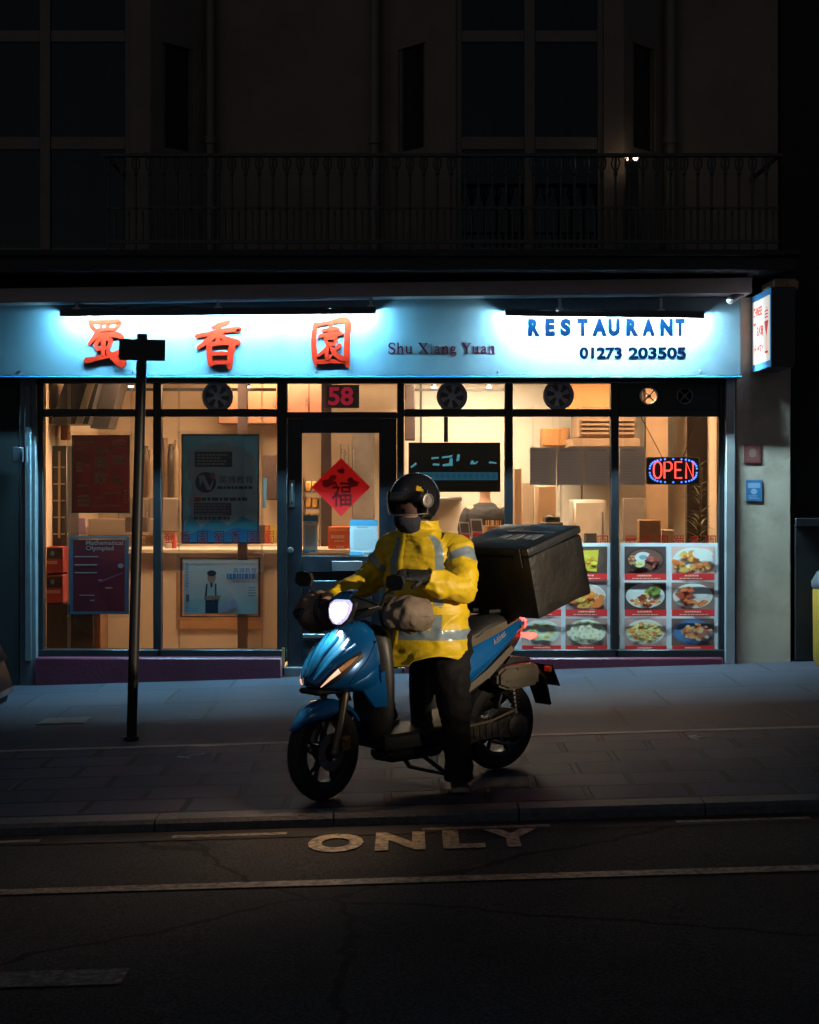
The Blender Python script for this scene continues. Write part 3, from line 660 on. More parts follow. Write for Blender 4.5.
for px in (98, 352, 640):
    c = P(px, 300, YS); MB().box(c.x - .0015, c.x + .0015, YS - .0015, YS, 2.53, 3.14).build('panel_joint', mat('joint_dark', (.03, .05, .06), .7), sign)  # thin dark joint lines between the sign panels
for px, py in ((20, 371), (133, 371), (316, 371), (498, 371), (700, 371)):
    c = P(px, py, YS); MB().lathe([(.011, 0), (.009, .006), (0, .007)], Matrix.Translation((c.x, YS, c.z)) @ Matrix.Rotation(R(90), 4, 'X'), 10).build('screw_cap', mat('zinc', (.3, .3, .32), .4, .8), sign, smooth=True)

LAMPB = mat('lamp_housing', (.035, .035, .04), .45, .3, var=.2)
def strip_lamp(label, xa, ya, xb, yb, brs, col, power, Y=14.2):
    a, b_ = P(xa, ya, Y), P(xb, yb, Y)
    t = thing('strip_light', label, 'light', (a + b_) / 2, group='strip lights over the sign')
    d = (b_ - a).normalized(); up = Vector((0, 0, 1))
    def rib(y0, y1, z0, z1, ins=0):
        return [[a + d * ins + Vector((0, y, z)) for y, z in ((y0, z0), (y1, z0), (y1, z1), (y0, z1))], [b_ - d * ins + Vector((0, y, z)) for y, z in ((y0, z0), (y1, z0), (y1, z1), (y0, z1))]]
    mb = MB(); mb.loft(rib(-.022, .115, .018, .03)); mb.loft(rib(-.022, -.012, -.03, .0175))
    mb.build('housing', LAMPB, t)
    mb = MB(); mb.loft([[a + d * s + Vector((0, y, z)) for y, z in ((-.009, .004), (-.004, -.002), (.004, -.004), (.012, .0), (.016, .008), (.012, .016), (-.008, .016))] for s in (.03, (b_ - a).length - .03)])
    mb.build('tube', emit('strip_tube_' + str(round(power)), col, power), t, smooth=True)
    for px in brs:
        f = (px - xa) / (xb - xa); c = a + (b_ - a) * f
        mb = MB().box(c.x - .012, c.x + .012, c.y - .01, c.y + .012, c.z + .03, 3.16).box(c.x - .03, c.x + .03, c.y - .02, c.y + .03, c.z + .03, c.z + .042)
        mb.tube([(c.x, c.y, 3.13), (c.x, YS - .02, 3.16)], .008, 6)
        mb.build('bracket', mat('bracket_metal', (.4, .42, .45), .4, .7), t)
    return t
strip_lamp('long black strip light glowing over the red characters of the sign', 60, 313, 376, 310.5, (77, 218, 371), (.27, .74, 1.0), 1500)
strip_lamp('shorter black strip light glowing over the phone number on the sign', 505, 312.5, 704, 315, (560, 661), (.52, .86, 1.0), 2300)
cab = [P(80, 304, 14.2), P(110, 307, 14.2), P(140, 309.5, 14.2), P(180, 306, 14.2), P(215, 303, 14.2)]
tag(MB().tube(cab, .004, 6).build('lamp_cable', LAMPB), 'thin black cable sagging above the long strip light', 'cable')
# security camera at the sign's right end
t = thing('security_camera', 'small white bullet security camera under the cornice by the projecting sign', 'camera', P(735, 297, 14.2))
c = P(736, 297, 14.2); d = Vector((-.72, -.55, -.38)).normalized()
MB().tube([c - d * .07, c + d * .055], [.028, .032], 14).tube([c + d * .055, c + d * .085], [.036, .036], 14).build('camera_body', mat('camera_grey', (.05, .05, .05), .4), t, smooth=True)
MB().tube([c, c + Vector((.02, .08, .05)), c + Vector((.02, .12, .06))], .012, 8).build('mount', mat('white_plastic', (.6, .6, .6), .4), t, smooth=True)
MB().tube([c + d * .0855, c + d * .087], .024, 12).build('lens', DGL, t)

# ================================================================== PROJECTING SIGN
ps = thing('projecting_sign', 'white and blue lit takeaway box sign jutting out above the pier', 'sign', P(760, 330, 14.1))
Xp = P(752.5, 0, 14.5).x; yn, yfp = 13.75, 14.48; zt, zb = 1.65 + 182.4 / (1707 / 14.5), 1.65 + 106.2 / (1707 / 14.5)
MB().box(Xp, Xp + .2, yn, yfp, zb, zt, .008).box(Xp + .05, Xp + .1, yfp, 14.56, zb + .1, zb + .14).box(Xp + .05, Xp + .1, yfp, 14.56, zt - .14, zt - .1).build('case', mat('sign_case', (.03, .028, .03), .45, var=.2), ps, smooth=True)
LIT = emit('lit_sign_white', (1, .86, .72), .62); LITB = emit('lit_sign_blue', (.04, .28, .62), .34, (.05, .2, .4)); LITR = emit('lit_sign_red', (.9, .06, .02), .42, (.6, .03, .02))
MB().box(Xp - .004, Xp, yn + .006, yfp - .006, zb + .006, zt - .006).build('blue_border', LITB, ps)
MB().box(Xp - .007, Xp - .0045, yn + .03, yfp - .03, zb + .06, zt - .06).build('lit_face', LIT, ps)
def ps_text(mb, s, u0, v0, u1, v1, bold=.01):
    H = zt - zb; Wd = yfp - yn; put_text(mb, s, (Xp - .009, yfp - u0 * Wd, zb + v0 * H), (0, -1, 0), (0, 0, 1), (u1 - u0) * Wd, (v1 - v0) * H, bold)
mb = MB(); ps_text(mb, 'CHINESE', .10, .70, .56, .82, .03); ps_text(mb, 'Take', .10, .44, .62, .63, .03); ps_text(mb, 'Away', .12, .18, .64, .38, .03)
mb.build('lettering', LITR, ps, clean=False)
mb = MB(); H = zt - zb; Wd = yfp - yn
def q(u, v): return (Xp - .009, yfp - u * Wd, zb + v * H)
mb.poly([q(.68, .60), q(.92, .60), q(.805, .40), q(.79, .40)]); mb.poly([q(.785, .40), q(.81, .40), q(.81, .22), q(.785, .22)]); mb.poly([q(.70, .19), q(.90, .19), q(.89, .22), q(.71, .22)])
for k in range(3): mb.poly([q(.70, .635 + k * .04), q(.90, .635 + k * .04), q(.88, .655 + k * .04), q(.72, .655 + k * .04)])
mb.poly([q(.78, .75), q(.83, .75), q(.82, .79)]); mb.poly([q(.5, .09), q(.56, .09), q(.60, .15), q(.52, .16)])
mb.build('glass_emblem', LITR, ps, clean=False)

# ================================================================== NOTICES ON THE PIER
t = Art((744, 445), (761, 463), 14.494).sheet(0, 0, 1, 1, (.20, .05, .045), .005).rect(.1, .1, .9, .9, (.24, .07, .06)).disc(.5, .55, .22, .24, (.34, .2, .17)).build('notice_plate')
tag(t, 'small square brown plaque, upper of the two notices on the pale pier', 'notice')
t = Art((746, 480), (762, 501), 14.494).sheet(0, 0, 1, 1, (.06, .24, .50), .005).rect(.12, .62, .88, .86, (.3, .5, .7)).disc(.5, .45, .2, .14, (.35, .55, .75)).lines(.15, .08, .85, .28, 3, (.35, .55, .75), 5).build('notice_plate')
tag(t, 'small blue notice, lower of the two on the pale pier', 'notice')
t = thing('wall_box', 'grey electrical box fixed to the dark wall by the left pilaster', 'wall box', P(17, 453, 14.38))
MB().pbox((12, 447), (22, 462), 14.36, 14.42, .006).build('box_body', mat('grey_box', (.08, .10, .12), .5), t, smooth=True)
c = P(25, 456, 14.36); MB().tube([P(26, 446, 14.36), P(26, 462, 14.36)], .018, 10).build('conduit', mat('grey_box', (.08, .10, .12), .5), t, smooth=True)

# ================================================================== THINGS ON AND BEHIND THE SHOP GLASS
YG = YF + .082                                           # just inside the panes
def window_fan(label, px, py, r):
    s = YF / FPX; c = P(px, py, YF + .05); M = Matrix.Translation(c) @ Matrix.Rotation(R(90), 4, 'X'); r *= s
    t = thing('extractor_fan', label, 'fan', c, group='round extractor fans in the top panes')
    MB().lathe([(r, -.03), (r, .012), (r * .93, .022), (r * .78, .022), (r * .76, .008), (r * .76, -.03)], M, 36).build('fan_ring', mat('fan_plastic', (.42, .40, .42), .5), t, smooth=True)
    mb = MB(); mb.lathe([(r * .26, -.01), (r * .26, .012), (r * .2, .018), (0, .018)], M, 20)
    for k in range(6):
        a0 = k * math.pi / 3; pts = [(r * .24, a0), (r * .74, a0 + .12), (r * .74, a0 + .62), (r * .24, a0 + .5)]
        mb.prism([M @ Vector((q * math.cos(w), q * math.sin(w), -.012 + .012 * (j // 2))) for j, (q, w) in enumerate(pts)], (0, .003, 0))
    mb.build('fan_blades', mat('fan_blade_plastic', (.75, .70, .70), .5), t, smooth=True)
    MB().lathe([(r * .76, -.028), (r * .76, -.024), (0, -.024)], M, 30).build('back_shutter', mat('fan_shutter', (.14, .13, .14), .6), t)
    return t
window_fan('round black extractor fan above the blue education poster', 217.5, 396.5, 15.5)
window_fan('round black extractor fan in the pane over the black screen', 452, 396.5, 15.5)
window_fan('round black extractor fan in the pane over the menu boards', 558.5, 395, 15.5)
# 58 in the door's top pane
A = Art((326, 386), (361, 407), YG + .004).rect(0, -.05, .95, 1.05, (.035, .03, .032)); A.text('58', .06, .08, .78, .96, emit('red_numeral_glow', (.85, .02, .08), .28, (.6, .02, .05)), .03)  # numerals given a faint glow of their own, though no lamp
tag(A.build('house_number'), 'red number 58 on a dark card above the door', 'number sign')
# red fu paper on the door
c = P(341, 487, dY + .03); r = 29.5 * dY / FPX; h = r * .96
A = Art((311.5, 516), (370.5, 458), dY + .015)
A = Art((311.5, 458), (370.5, 516), dY + .017); A.poly([(.5, 0), (1, .5), (.5, 1), (0, .5)], (.85, .02, .022))
dk = (.22, .012, .012)
A.text('福', .34, .16, .68, .60, dk, .01)
for u, v, a_ in ((.27, .57, .1), (.72, .55, .09), (.5, .78, .06), (.66, .62, .06), (.36, .66, .06)): A.disc(u, v, a_, a_ * .7, (.42, .015, .016), 12, 0, .35, int(u * 100)); 
t = A.build('fortune_paper'); tag(t, 'red diamond paper with a dark character stuck on the door glass', 'paper decoration')
# wires
WIRE = mat('hanger_wire', (.5, .42, .34), .4, .5); ACRY = glass('clear_acrylic', (.96, .96, .95), .05, .08)
def poster(label, x0, y0, x1, y1, fn, Y=14.665, rim=(.02, .02, .03), name='poster', cat='poster', gain=1.8):
    t = thing(name, label, cat, P((x0 + x1) / 2, y1, Y))
    MB().pbox((x0 - 4, y0 - 3.5), (x1 + 4, y1 + 4), Y + .005, Y + .008).build('acrylic_holder', ACRY, t)
    A = Art((x0, y0), (x1, y1), Y); A.gain = gain; fn(A); A.border(.022, .018, rim); A.build('print', t)
    mb = MB()
    for px in (x0 - 2, x1 + 2): mb.tube([P(px, 377, Y - .008), P(px, 655, Y - .008)], .0022, 5)
    mb.build('wire', WIRE, t)
    mb = MB()
    for px in (x0 - 2, x1 + 2):
        for py in (y0 - 2, y1 + 2): mb.ball(P(px, py, Y - .009), .008, 8)
    mb.build('clamp', STEEL, t, smooth=True)
    return t
GOLD = (.72, .45, .18); GD = (.42, .20, .10)
def art_maths(A):
    A.rect(.02, .015, .98, .985, (.11, .016, .018)); A.text('奥数', .37, .36, .62, .74, GOLD, .012, True)
    k = 0
    for u0, v0, u1, v1, n in ((.08, .87, .38, .93, 1), (.08, .80, .30, .84, 1), (.08, .52, .2, .66, 3), (.22, .60, .32, .63, 1), (.08, .33, .3, .37, 1), (.1, .08, .34, .24, 3), (.4, .77, .66, .86, 2), (.7, .82, .94, .94, 3), (.7, .62, .94, .74, 3), (.7, .34, .88, .48, 3), (.4, .17, .6, .21, 1), (.55, .24, .9, .27, 1), (.35, .08, .9, .11, 1), (.9, .12, .95, .3, 5)):
        k += 1; A.lines(u0, v0, u1, v1, n, GD if k % 3 else (.52, .28, .13), k, .6)
poster('dark red poster with golden characters hanging upper left in the shop window', 72, 435, 130, 513, art_maths, gain=3.2)
def art_olymp(A):
    A.rect(.05, .03, .93, .95, (.10, .018, .03)); A.border(.052, .032, (.05, .12, .19)); A.rect(.93, .03, .95, .95, (.05, .12, .19)); A.text('Mathematical', .27, .885, .9, .945, (.62, .5, .55), .012); A.text('Olympiad', .27, .80, .74, .875, (.62, .5, .55), .012)
    for i, (u0, u1, v) in enumerate(((.08, .48, .73), (.08, .46, .625), (.08, .46, .525), (.48, .58, .43), (.6, .72, .33), (.16, .42, .235), (.34, .42, .17))): A.rect(u0, v, u1, v + .012, (.4, .3, .38))
    A.poly([(.5, .40), (.9, .52), (.9, .54), (.5, .425)], (.16, .06, .14)); A.disc(.86, .62, .05, .03, (.22, .25, .6))
poster('maroon poster with a blue border headed Mathematical Olympiad in the lower left window', 70, 536, 129, 614, art_olymp, rim=(.05, .12, .19), gain=3.0)
def art_edu(A):
    A.rect(.015, .01, .985, .99, (.03, .13, .27))
    cl = [(.03, .03)]
    pts = [(.03, .02), (.97, .02), (.97, .60), (.93, .70), (.95, .80), (.84, .83), (.78, .90), (.64, .88), (.55, .95), (.42, .90), (.30, .93), (.22, .86), (.08, .84), (.10, .74), (.06, .62), (.15, .52), (.08, .40), (.13, .30), (.03, .2)]
    A.poly(pts, (.36, .35, .37)); A.poly([(.03, .02), (.97, .02), (.97, .20), (.78, .25), (.6, .17), (.42, .24), (.25, .15), (.12, .27), (.03, .16)], (.07, .28, .60))
    A.poly([(.03, .02), (.97, .02), (.97, .12), (.7, .15), (.5, .09), (.3, .14), (.03, .07)], (.03, .19, .52))
    A.rect(.17, .70, .65, .84, (.035, .05, .075)); A.lines(.2, .715, .62, .825, 4, (.3, .33, .37), 3, .5)
    A.disc(.31, .56, .135, .095, (.03, .055, .12)); A.poly([(.22, .62), (.29, .63), (.36, .52), (.42, .60), (.38, .49), (.33, .49), (.27, .58), (.24, .52)], (.42, .43, .46)); A.disc(.40, .62, .035, .03, (.4, .1, .1))
    A.text('英博教育', .48, .55, .92, .62, (.045, .055, .08)); A.lines(.46, .495, .94, .525, 1, (.045, .055, .08), 8, .8)
    A.rect(.16, .385, .25, .425, (.5, .08, .05)); A.lines(.26, .385, .92, .425, 1, (.06, .06, .08), 9, .75); A.rect(.16, .26, .64, .375, (.10, .10, .12)); A.lines(.17, .265, .63, .37, 4, (.3, .3, .32), 4, .3); A.lines(.16, .215, .64, .25, 1, (.05, .05, .06), 21, .8)
poster('tall blue and grey education poster with a round emblem in the second window', 181.5, 434, 259.5, 544, art_edu, rim=(.02, .035, .06), gain=2.6)
def art_boy(A):
    A.rect(.035, .05, .965, .955, (.40, .50, .56)); A.rect(.035, .05, .965, .30, (.36, .46, .52))
    sk = (.36, .20, .15)
    A.poly([(.31, .06), (.47, .06), (.47, .30), (.31, .30)], (.03, .04, .07)); A.poly([(.31, .28), (.46, .28), (.47, .56), (.42, .60), (.36, .60), (.31, .54)], (.62, .64, .68))
    A.poly([(.30, .30), (.325, .28), (.34, .56), (.32, .56)], (.04, .05, .08)); A.poly([(.43, .28), (.45, .28), (.45, .56), (.43, .56)], (.04, .05, .08))
    A.poly([(.29, .33), (.33, .29), (.50, .30), (.56, .36), (.50, .36), (.36, .36)], sk); A.disc(.39, .66, .052, .085, sk); A.disc(.39, .735, .058, .05, (.03, .03, .04), 14); A.rect(.375, .50, .40, .58, (.04, .05, .08))
    for k, (u, v, r_) in enumerate(((.55, .28, .06), (.62, .34, .05), (.60, .18, .07), (.54, .14, .05), (.67, .22, .05))): A.disc(u, v, r_, r_ * 1.5, (.62, .42 - .03 * k, .40), 12, 0, .3, k)
    A.text('英博教育', .66, .74, .95, .83, (.04, .14, .30)); A.lines(.58, .63, .95, .72, 1, (.03, .12, .28), 31, .9); A.lines(.66, .57, .93, .61, 1, (.2, .3, .4), 32, .5); A.lines(.85, .34, .95, .52, 4, (.12, .2, .3), 33, .5)
    A.lines(.065, .5, .105, .92, 9, (.12, .22, .34), 34, .6); A.rect(.07, .26, .11, .38, (.08, .1, .14)); A.lines(.06, .09, .26, .17, 2, (.2, .28, .36), 35, .5)
poster('landscape poster of a child in braces hanging below the blue poster', 180.5, 557.5, 260.5, 617, art_boy, gain=2.1)
# row of small red characters along the glass, behind the posters
for lab, x0, x1, s_, k0 in (('row of small red characters on the second pane above the child poster', 164, 274, '蜀香园 蜀香园', 7), ('pair of small red characters on the fourth pane above the menu photos', 572, 608, None, 2), ('row of small red characters on the fifth pane below the lit sign', 625, 716, None, 6)):
    Y = YG + .004; mb = MB()
    n_ = k0; chars = {7: '蜀香園蜀香園蜀', 2: '香園', 6: '蜀香園蜀香園'}[k0]
    for i in range(n_):
        w = 10.5; x = x0 + (x1 - x0 - w) * i / (n_ - 1); p = P(x, 549 if k0 != 7 else 544, Y); q_ = P(x + w, 535.5 if k0 != 7 else 531, Y)
        put_text(mb, chars[i], (p.x, Y, p.z), (1, 0, 0), (0, 0, 1), q_.x - p.x, q_.z - p.z, 0)
    tag(mb.build('window_lettering', printed((.55, .03, .03)), clean=False), lab, 'lettering', 'red characters along the shop glass')

# ---- menu photo panels
FOOD = {}
def dish(A, u0, v0, u1, v1, kind, seed):
    """one printed dish: ground, bowl, food, red caption"""
    W, H = u1 - u0, v1 - v0; U = lambda u: u0 + u * W; V = lambda v: v0 + v * H; rnd = random.Random(seed)
    bg, rim_, bowl = {'hot': ((.05, .045, .05), (.03, .03, .035), (.10, .07, .06)), 'fry': ((.34, .36, .36), (.62, .66, .68), (.60, .64, .66)), 'veg': ((.05, .05, .055), (.6, .62, .63), (.62, .65, .66)),
                      'stew': ((.14, .13, .12), (.5, .56, .6), (.42, .5, .56)), 'rice': ((.26, .28, .3), (.62, .64, .66), (.55, .52, .46)), 'blue': ((.08, .075, .07), (.04, .14, .34), (.05, .17, .4)),
                      'dump': ((.2, .19, .18), (.6, .6, .58), (.5, .49, .46)), 'bun': ((.32, .36, .38), (.6, .64, .66), (.55, .58, .6)), 'yel': ((.05, .045, .04), (.06, .05, .045), (.07, .06, .05)), 'wing': ((.2, .24, .28), (.5, .55, .6), (.4, .42, .44))}[kind]
    A.rect(U(0), V(.19), U(1), V(1), bg)
    cx_, cy_ = .5, .6
    A.disc(U(cx_), V(cy_), .47 * W, .37 * H, rim_, 26); A.disc(U(cx_), V(cy_), .42 * W, .32 * H, bowl, 26)
    def bits(n, cu, cv, su, sv, cols, r0, r1):
        for k in range(n):
            a = rnd.random() * 6.283; d = math.sqrt(rnd.random()); r_ = rnd.uniform(r0, r1)
            u = min(max(cu + su * d * math.cos(a), r_), 1 - r_); v = min(max(cv + sv * d * math.sin(a), .2 + r_), .99 - r_)
            A.disc(U(u), V(v), r_ * W, r_ * .85 * H, cols[k % len(cols)], 7, rnd.random() * 3, .35, rnd.randrange(9999))
    if kind == 'hot': A.disc(U(.45), V(.68), .2 * W, .16 * H, (.55, .68, .72)); A.disc(U(.45), V(.68), .1 * W, .07 * H, (.12, .34, .42)); bits(16, .68, .55, .2, .2, [(.16, .06, .06), (.10, .05, .06), (.3, .12, .1)], .03, .07); A.disc(U(.35), V(.48), .14 * W, .1 * H, (.66, .62, .4)); A.disc(U(.36), V(.48), .06 * W, .05 * H, (.7, .45, .12)); bits(8, .2, .62, .1, .14, [(.2, .28, .12), (.5, .2, .12)], .03, .06)
    if kind == 'fry': bits(26, .32, .55, .3, .3, [(.62, .26, .06), (.5, .16, .04), (.7, .38, .12)], .05, .11); bits(14, .66, .42, .26, .12, [(.6, .3, .1), (.45, .14, .05)], .05, .09); A.disc(U(.72), V(.78), .24 * W, .16 * H, (.56, .62, .66), 18)
    if kind == 'veg': A.disc(U(.32), V(.68), .24 * W, .2 * H, (.66, .67, .67), 18); bits(14, .7, .76, .16, .14, [(.10, .22, .05), (.16, .30, .07), (.06, .14, .04)], .05, .1); bits(26, .5, .44, .32, .15, [(.48, .2, .06), (.3, .1, .04), (.6, .32, .12), (.12, .05, .03)], .04, .08)
    if kind == 'stew': A.disc(U(.64), V(.72), .22 * W, .2 * H, (.6, .64, .67), 18); bits(26, .36, .56, .2, .28, [(.34, .10, .04), (.22, .06, .03), (.44, .18, .07)], .05, .09); bits(8, .6, .4, .2, .08, [(.3, .1, .04), (.4, .2, .08)], .05, .08)
    if kind == 'rice': bits(60, .5, .6, .38, .27, [(.68, .48, .2), (.62, .38, .14), (.72, .54, .28), (.5, .22, .08)], .03, .08); bits(10, .5, .6, .3, .2, [(.3, .08, .05), (.1, .16, .05)], .02, .035)
    if kind == 'blue': bits(60, .58, .6, .32, .26, [(.3, .18, .09), (.42, .26, .12), (.22, .12, .07), (.5, .36, .2)], .035, .08)
    if kind == 'dump':
        for ring, n_ in ((.34, 11), (.17, 6)):
            for k in range(n_):
                a = k * 6.283 / n_ + ring; A.disc(U(.5 + ring * math.cos(a)), V(.6 + ring * .76 * math.sin(a)), .085 * W, .10 * H, (.58, .55, .48) if k % 2 else (.64, .61, .54), 9, a, .18, k); A.disc(U(.5 + ring * .96 * math.cos(a)), V(.585 + ring * .76 * math.sin(a)), .03 * W, .05 * H, (.42, .38, .31), 7, a, .2, k)
    if kind == 'bun':
        for k in range(6): a = k * 1.05; A.disc(U(.5 + .24 * math.cos(a)), V(.6 + .18 * math.sin(a)), .14 * W, .11 * H, (.62, .56, .44), 12, a, .15, k); A.disc(U(.5 + .26 * math.cos(a)), V(.61 + .19 * math.sin(a)), .07 * W, .05 * H, (.6, .4, .16), 9, a, .3, k)
    if kind == 'yel': A.poly([(U(.3), V(.28)), (U(.75), V(.25)), (U(.8), V(.9)), (U(.3), V(.88))], (.66, .42, .05)); bits(10, .55, .55, .2, .25, [(.7, .5, .08), (.6, .3, .04)], .04, .08); A.rect(U(.3), V(.25), U(.36), V(.95), (.2, .1, .04))
    if kind == 'wing': bits(36, .5, .48, .42, .24, [(.6, .26, .06), (.46, .16, .04), (.66, .36, .1)], .06, .12)
    A.rect(U(0), V(0), U(1), V(.2), (.56, .025, .03)); A.lines(U(.3), V(.1), U(.72), V(.17), 1, (.7, .5, .45), seed, .6); A.lines(U(.18), V(.03), U(.88), V(.075), 1, (.66, .45, .42), seed + 1, .5)
def food_panel(label, x0, y0, x1, y1, cols, kinds, Y=YF + .06):
    t = thing('menu_photo_panel', label, 'menu panel', P((x0 + x1) / 2, y1, Y), group='white panels of dish photographs')
    A = Art((x0, y0), (x1, y1), Y); A.sheet(0, 0, 1, 1, (.82, .86, .88), .006); A.build('board', t)
    for j, row in enumerate(kinds):
        for i, kd in enumerate(row):
            px0, px1 = cols[i]; py0 = 546.5 + j * 36; py1 = py0 + 33.5
            A2 = Art((px0, py0), (px1, py1), Y - .003); A2.gain = 1.7; A2.tint = (1.55, .92, .74); dish(A2, 0, 0, 1, 1, kd, 100 + 31 * j + 7 * i + int(x0)); A2.build('dish_photo', t)
food_panel('white board of six dish photos with red captions in the rightmost window', 620, 543, 719, 652, ((624.5, 666), (671.5, 714)), (('hot', 'fry'), ('veg', 'stew'), ('rice', 'blue')))
food_panel('white board of six dish photos half hidden behind the delivery box', 514, 543, 610, 652, ((522, 561), (565.5, 607)), (('stew', 'yel'), ('fry', 'wing'), ('bun', 'dump')))

# ---- OPEN sign
op = thing('open_sign', 'black lit OPEN sign with red letters in an arc of blue lights', 'sign', P(673, 485, 14.78))
YO = 14.78
MB().pbox((646.5, 457), (700, 484.5), YO, YO + .04, .012).build('sign_board', mat('sign_black', (.015, .013, .02), .35), op, smooth=True)
a, b_ = P(652.5, 479, YO), P(694.5, 461.5, YO)
def neon(ch_w):  pass
mb = MB(); x = 652.5
glyph = {'O': [[(10,50),(14,80),(30,97),(56,97),(72,80),(76,50),(72,20),(56,3),(30,3),(14,20),(10,50)]], 'P': [[(10,0),(10,97),(52,97),(70,84),(70,58),(52,46),(10,46)]], 'E': [[(66,97),(10,97),(10,3),(66,3)], [(10,50),(58,50)]], 'N': [[(10,0),(10,97),(68,3),(68,100)]]}
for i, ch in enumerate('OPEN'):
    for st in glyph[ch]: mb.tube([P(x + (u / 100) * 12, 478.5 - v / 100 * 17, YO - .012) for u, v in st], .0075, 6)
    x += 10.8
mb.build('neon_letters', emit('open_red', (1, .06, .035), 2.4), op, smooth=True)
mb = MB()
for k in range(34):
    t_ = 2 * math.pi * (k + .5) / 34; u, v = 673.3 + 23.6 * abs(math.cos(t_)) ** .62 * math.copysign(1, math.cos(t_)), 470.7 + 11.6 * abs(math.sin(t_)) ** .7 * math.copysign(1, math.sin(t_))
    mb.ball(P(u, v, YO - .008), .0085, 8)
mb.build('blue_bulbs', emit('open_blue', (.015, .19, 1), 2.6), op, smooth=True)
mb = MB().tube([P(662, 457, YO + .02), P(641, 417, YO + .05)], .004, 5).tube([P(683, 457, YO + .02), P(699, 417, YO + .05)], .004, 5)
mb.build('hanging_cord', mat('dark_cord', (.08, .05, .035), .8), op)

# ---- hanging screen
tv = thing('display_screen', 'wide black screen with painted cyan reflections hung in the middle window', 'screen', P(454, 492, 14.95))
YT = 14.95
MB().pbox((408.5, 442.5), (500.5, 492), YT, YT + .06, .006).build('screen_body', mat('screen_black', (.006, .007, .01), .25), tv, smooth=True)
def tvr(u0, v0, u1, v1): return [(u0, v0), (u1, v0), (u1, v1), (u0, v1)]
A = Art((408.5, 442.5), (500.5, 492), YT - .002); CY1 = emit('reflection_cyan', (.10, .42, .55), .55, (0, 0, 0)); CY2 = emit('reflection_teal', (.012, .10, .17), .62, (0, 0, 0))  # glowing cyan shapes stand in for street reflections on the panel
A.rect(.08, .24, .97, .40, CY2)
for k in range(14): A.rect(.10 + k * .062, .27, .14 + k * .062, .38, emit('reflection_teal_dim', (.01, .085, .14), .5, (0, 0, 0)))
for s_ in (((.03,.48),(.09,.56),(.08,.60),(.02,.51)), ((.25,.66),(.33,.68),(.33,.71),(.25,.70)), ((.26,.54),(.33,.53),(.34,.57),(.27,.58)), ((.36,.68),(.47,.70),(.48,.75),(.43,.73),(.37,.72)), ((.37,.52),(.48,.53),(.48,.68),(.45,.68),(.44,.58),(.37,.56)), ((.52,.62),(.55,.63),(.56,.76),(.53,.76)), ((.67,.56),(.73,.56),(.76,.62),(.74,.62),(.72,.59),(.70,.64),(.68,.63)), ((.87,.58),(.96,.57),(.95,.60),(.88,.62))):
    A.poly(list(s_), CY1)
A.build('painted_reflections', tv)
MB().pbox((444, 400), (448, 442), YT + .02, YT + .05).build('ceiling_pole', FRAME, tv)

# ================================================================== INSIDE THE SHOP
def lit_panel(label, x0, x1, y0, y1, col, power, z=ZC):
    t = thing('ceiling_light', label, 'light', ((x0 + x1) / 2, (y0 + y1) / 2, z - .05), group='ceiling light panels in the shop')
    MB().box(x0, x1, y0, y1, z - .05, z - .001, .004).build('light_frame', mat('white_plastic', (.6, .6, .6), .4), t)
    MB().box(x0 + .03, x1 - .03, y0 + .03, y1 - .03, z - .053, z - .0505).build('diffuser', emit('ceiling_diffuser_%d' % round(power * 100), col, power), t)
WARM = (1, .60, .33); NEUT = (1, .76, .50)
lit_panel('warm ceiling light panel above the left window counter', -2.6, -1.4, 14.85, 15.35, WARM, 62)
lit_panel('warm ceiling light panel behind the second window', -1.9, -.7, 16.5, 17.1, WARM, 34)
lit_panel('ceiling light panel behind the hanging screen', .1, 1.1, 16.3, 16.9, NEUT, 50)
lit_panel('ceiling light panel over the kitchen at the right', 1.35, 2.35, 15.5, 16.1, NEUT, 34)
WOOD = mat('brown_laminate', (.20, .105, .06), .5, var=.2, vscale=3); DKW = mat('dark_brown_laminate', (.07, .045, .04), .5, var=.2)
GREYC = mat('grey_cupboard', (.22, .18, .15), .5, var=.1)
ct = thing('serving_counter', 'long cream fronted serving counter running behind the windows', 'counter', (0, 15.9, .02))
xl, xr_ = P(98, 0, 15.75).x, P(600, 0, 15.75).x; zc = P(0, 549, 15.75).z
MB().box(xl, xr_, 15.78, 16.3, .02, zc - .045).build('counter_front', mat('counter_cream', (.80, .68, .52), .55, var=.06, vscale=1.5, dirt=(.5, .4, .3), damt=.3), ct)
MB().box(xl - .02, xr_ + .02, 15.72, 16.34, zc - .044, zc, .008).build('countertop', mat('counter_white', (.7, .64, .55), .35), ct, smooth=True)
MB().box(P(176, 0, 15.77).x, P(263, 0, 15.77).x, 15.765, 15.779, P(0, 629, 15.77).z, P(0, 572, 15.77).z, .004).build('wood_panel', mat('tan_wood', (.50, .30, .15), .5, var=.15), ct)
def post(label, px0, px1, Y): 
    mb = MB().box(P(px0, 0, Y).x, P(px1, 0, Y).x, Y, Y + .09, .02, ZC - .001, .004); return tag(mb.build('support_post', mat('post_brown', (.05, .03, .03), .55, var=.15), smooth=True), label, 'post', 'brown posts inside the shop')
post('slim dark brown post rising behind the blue education poster', 237.5, 247, 15.6); post('slim brown post seen through the door glass', 321, 331.5, 16.5)
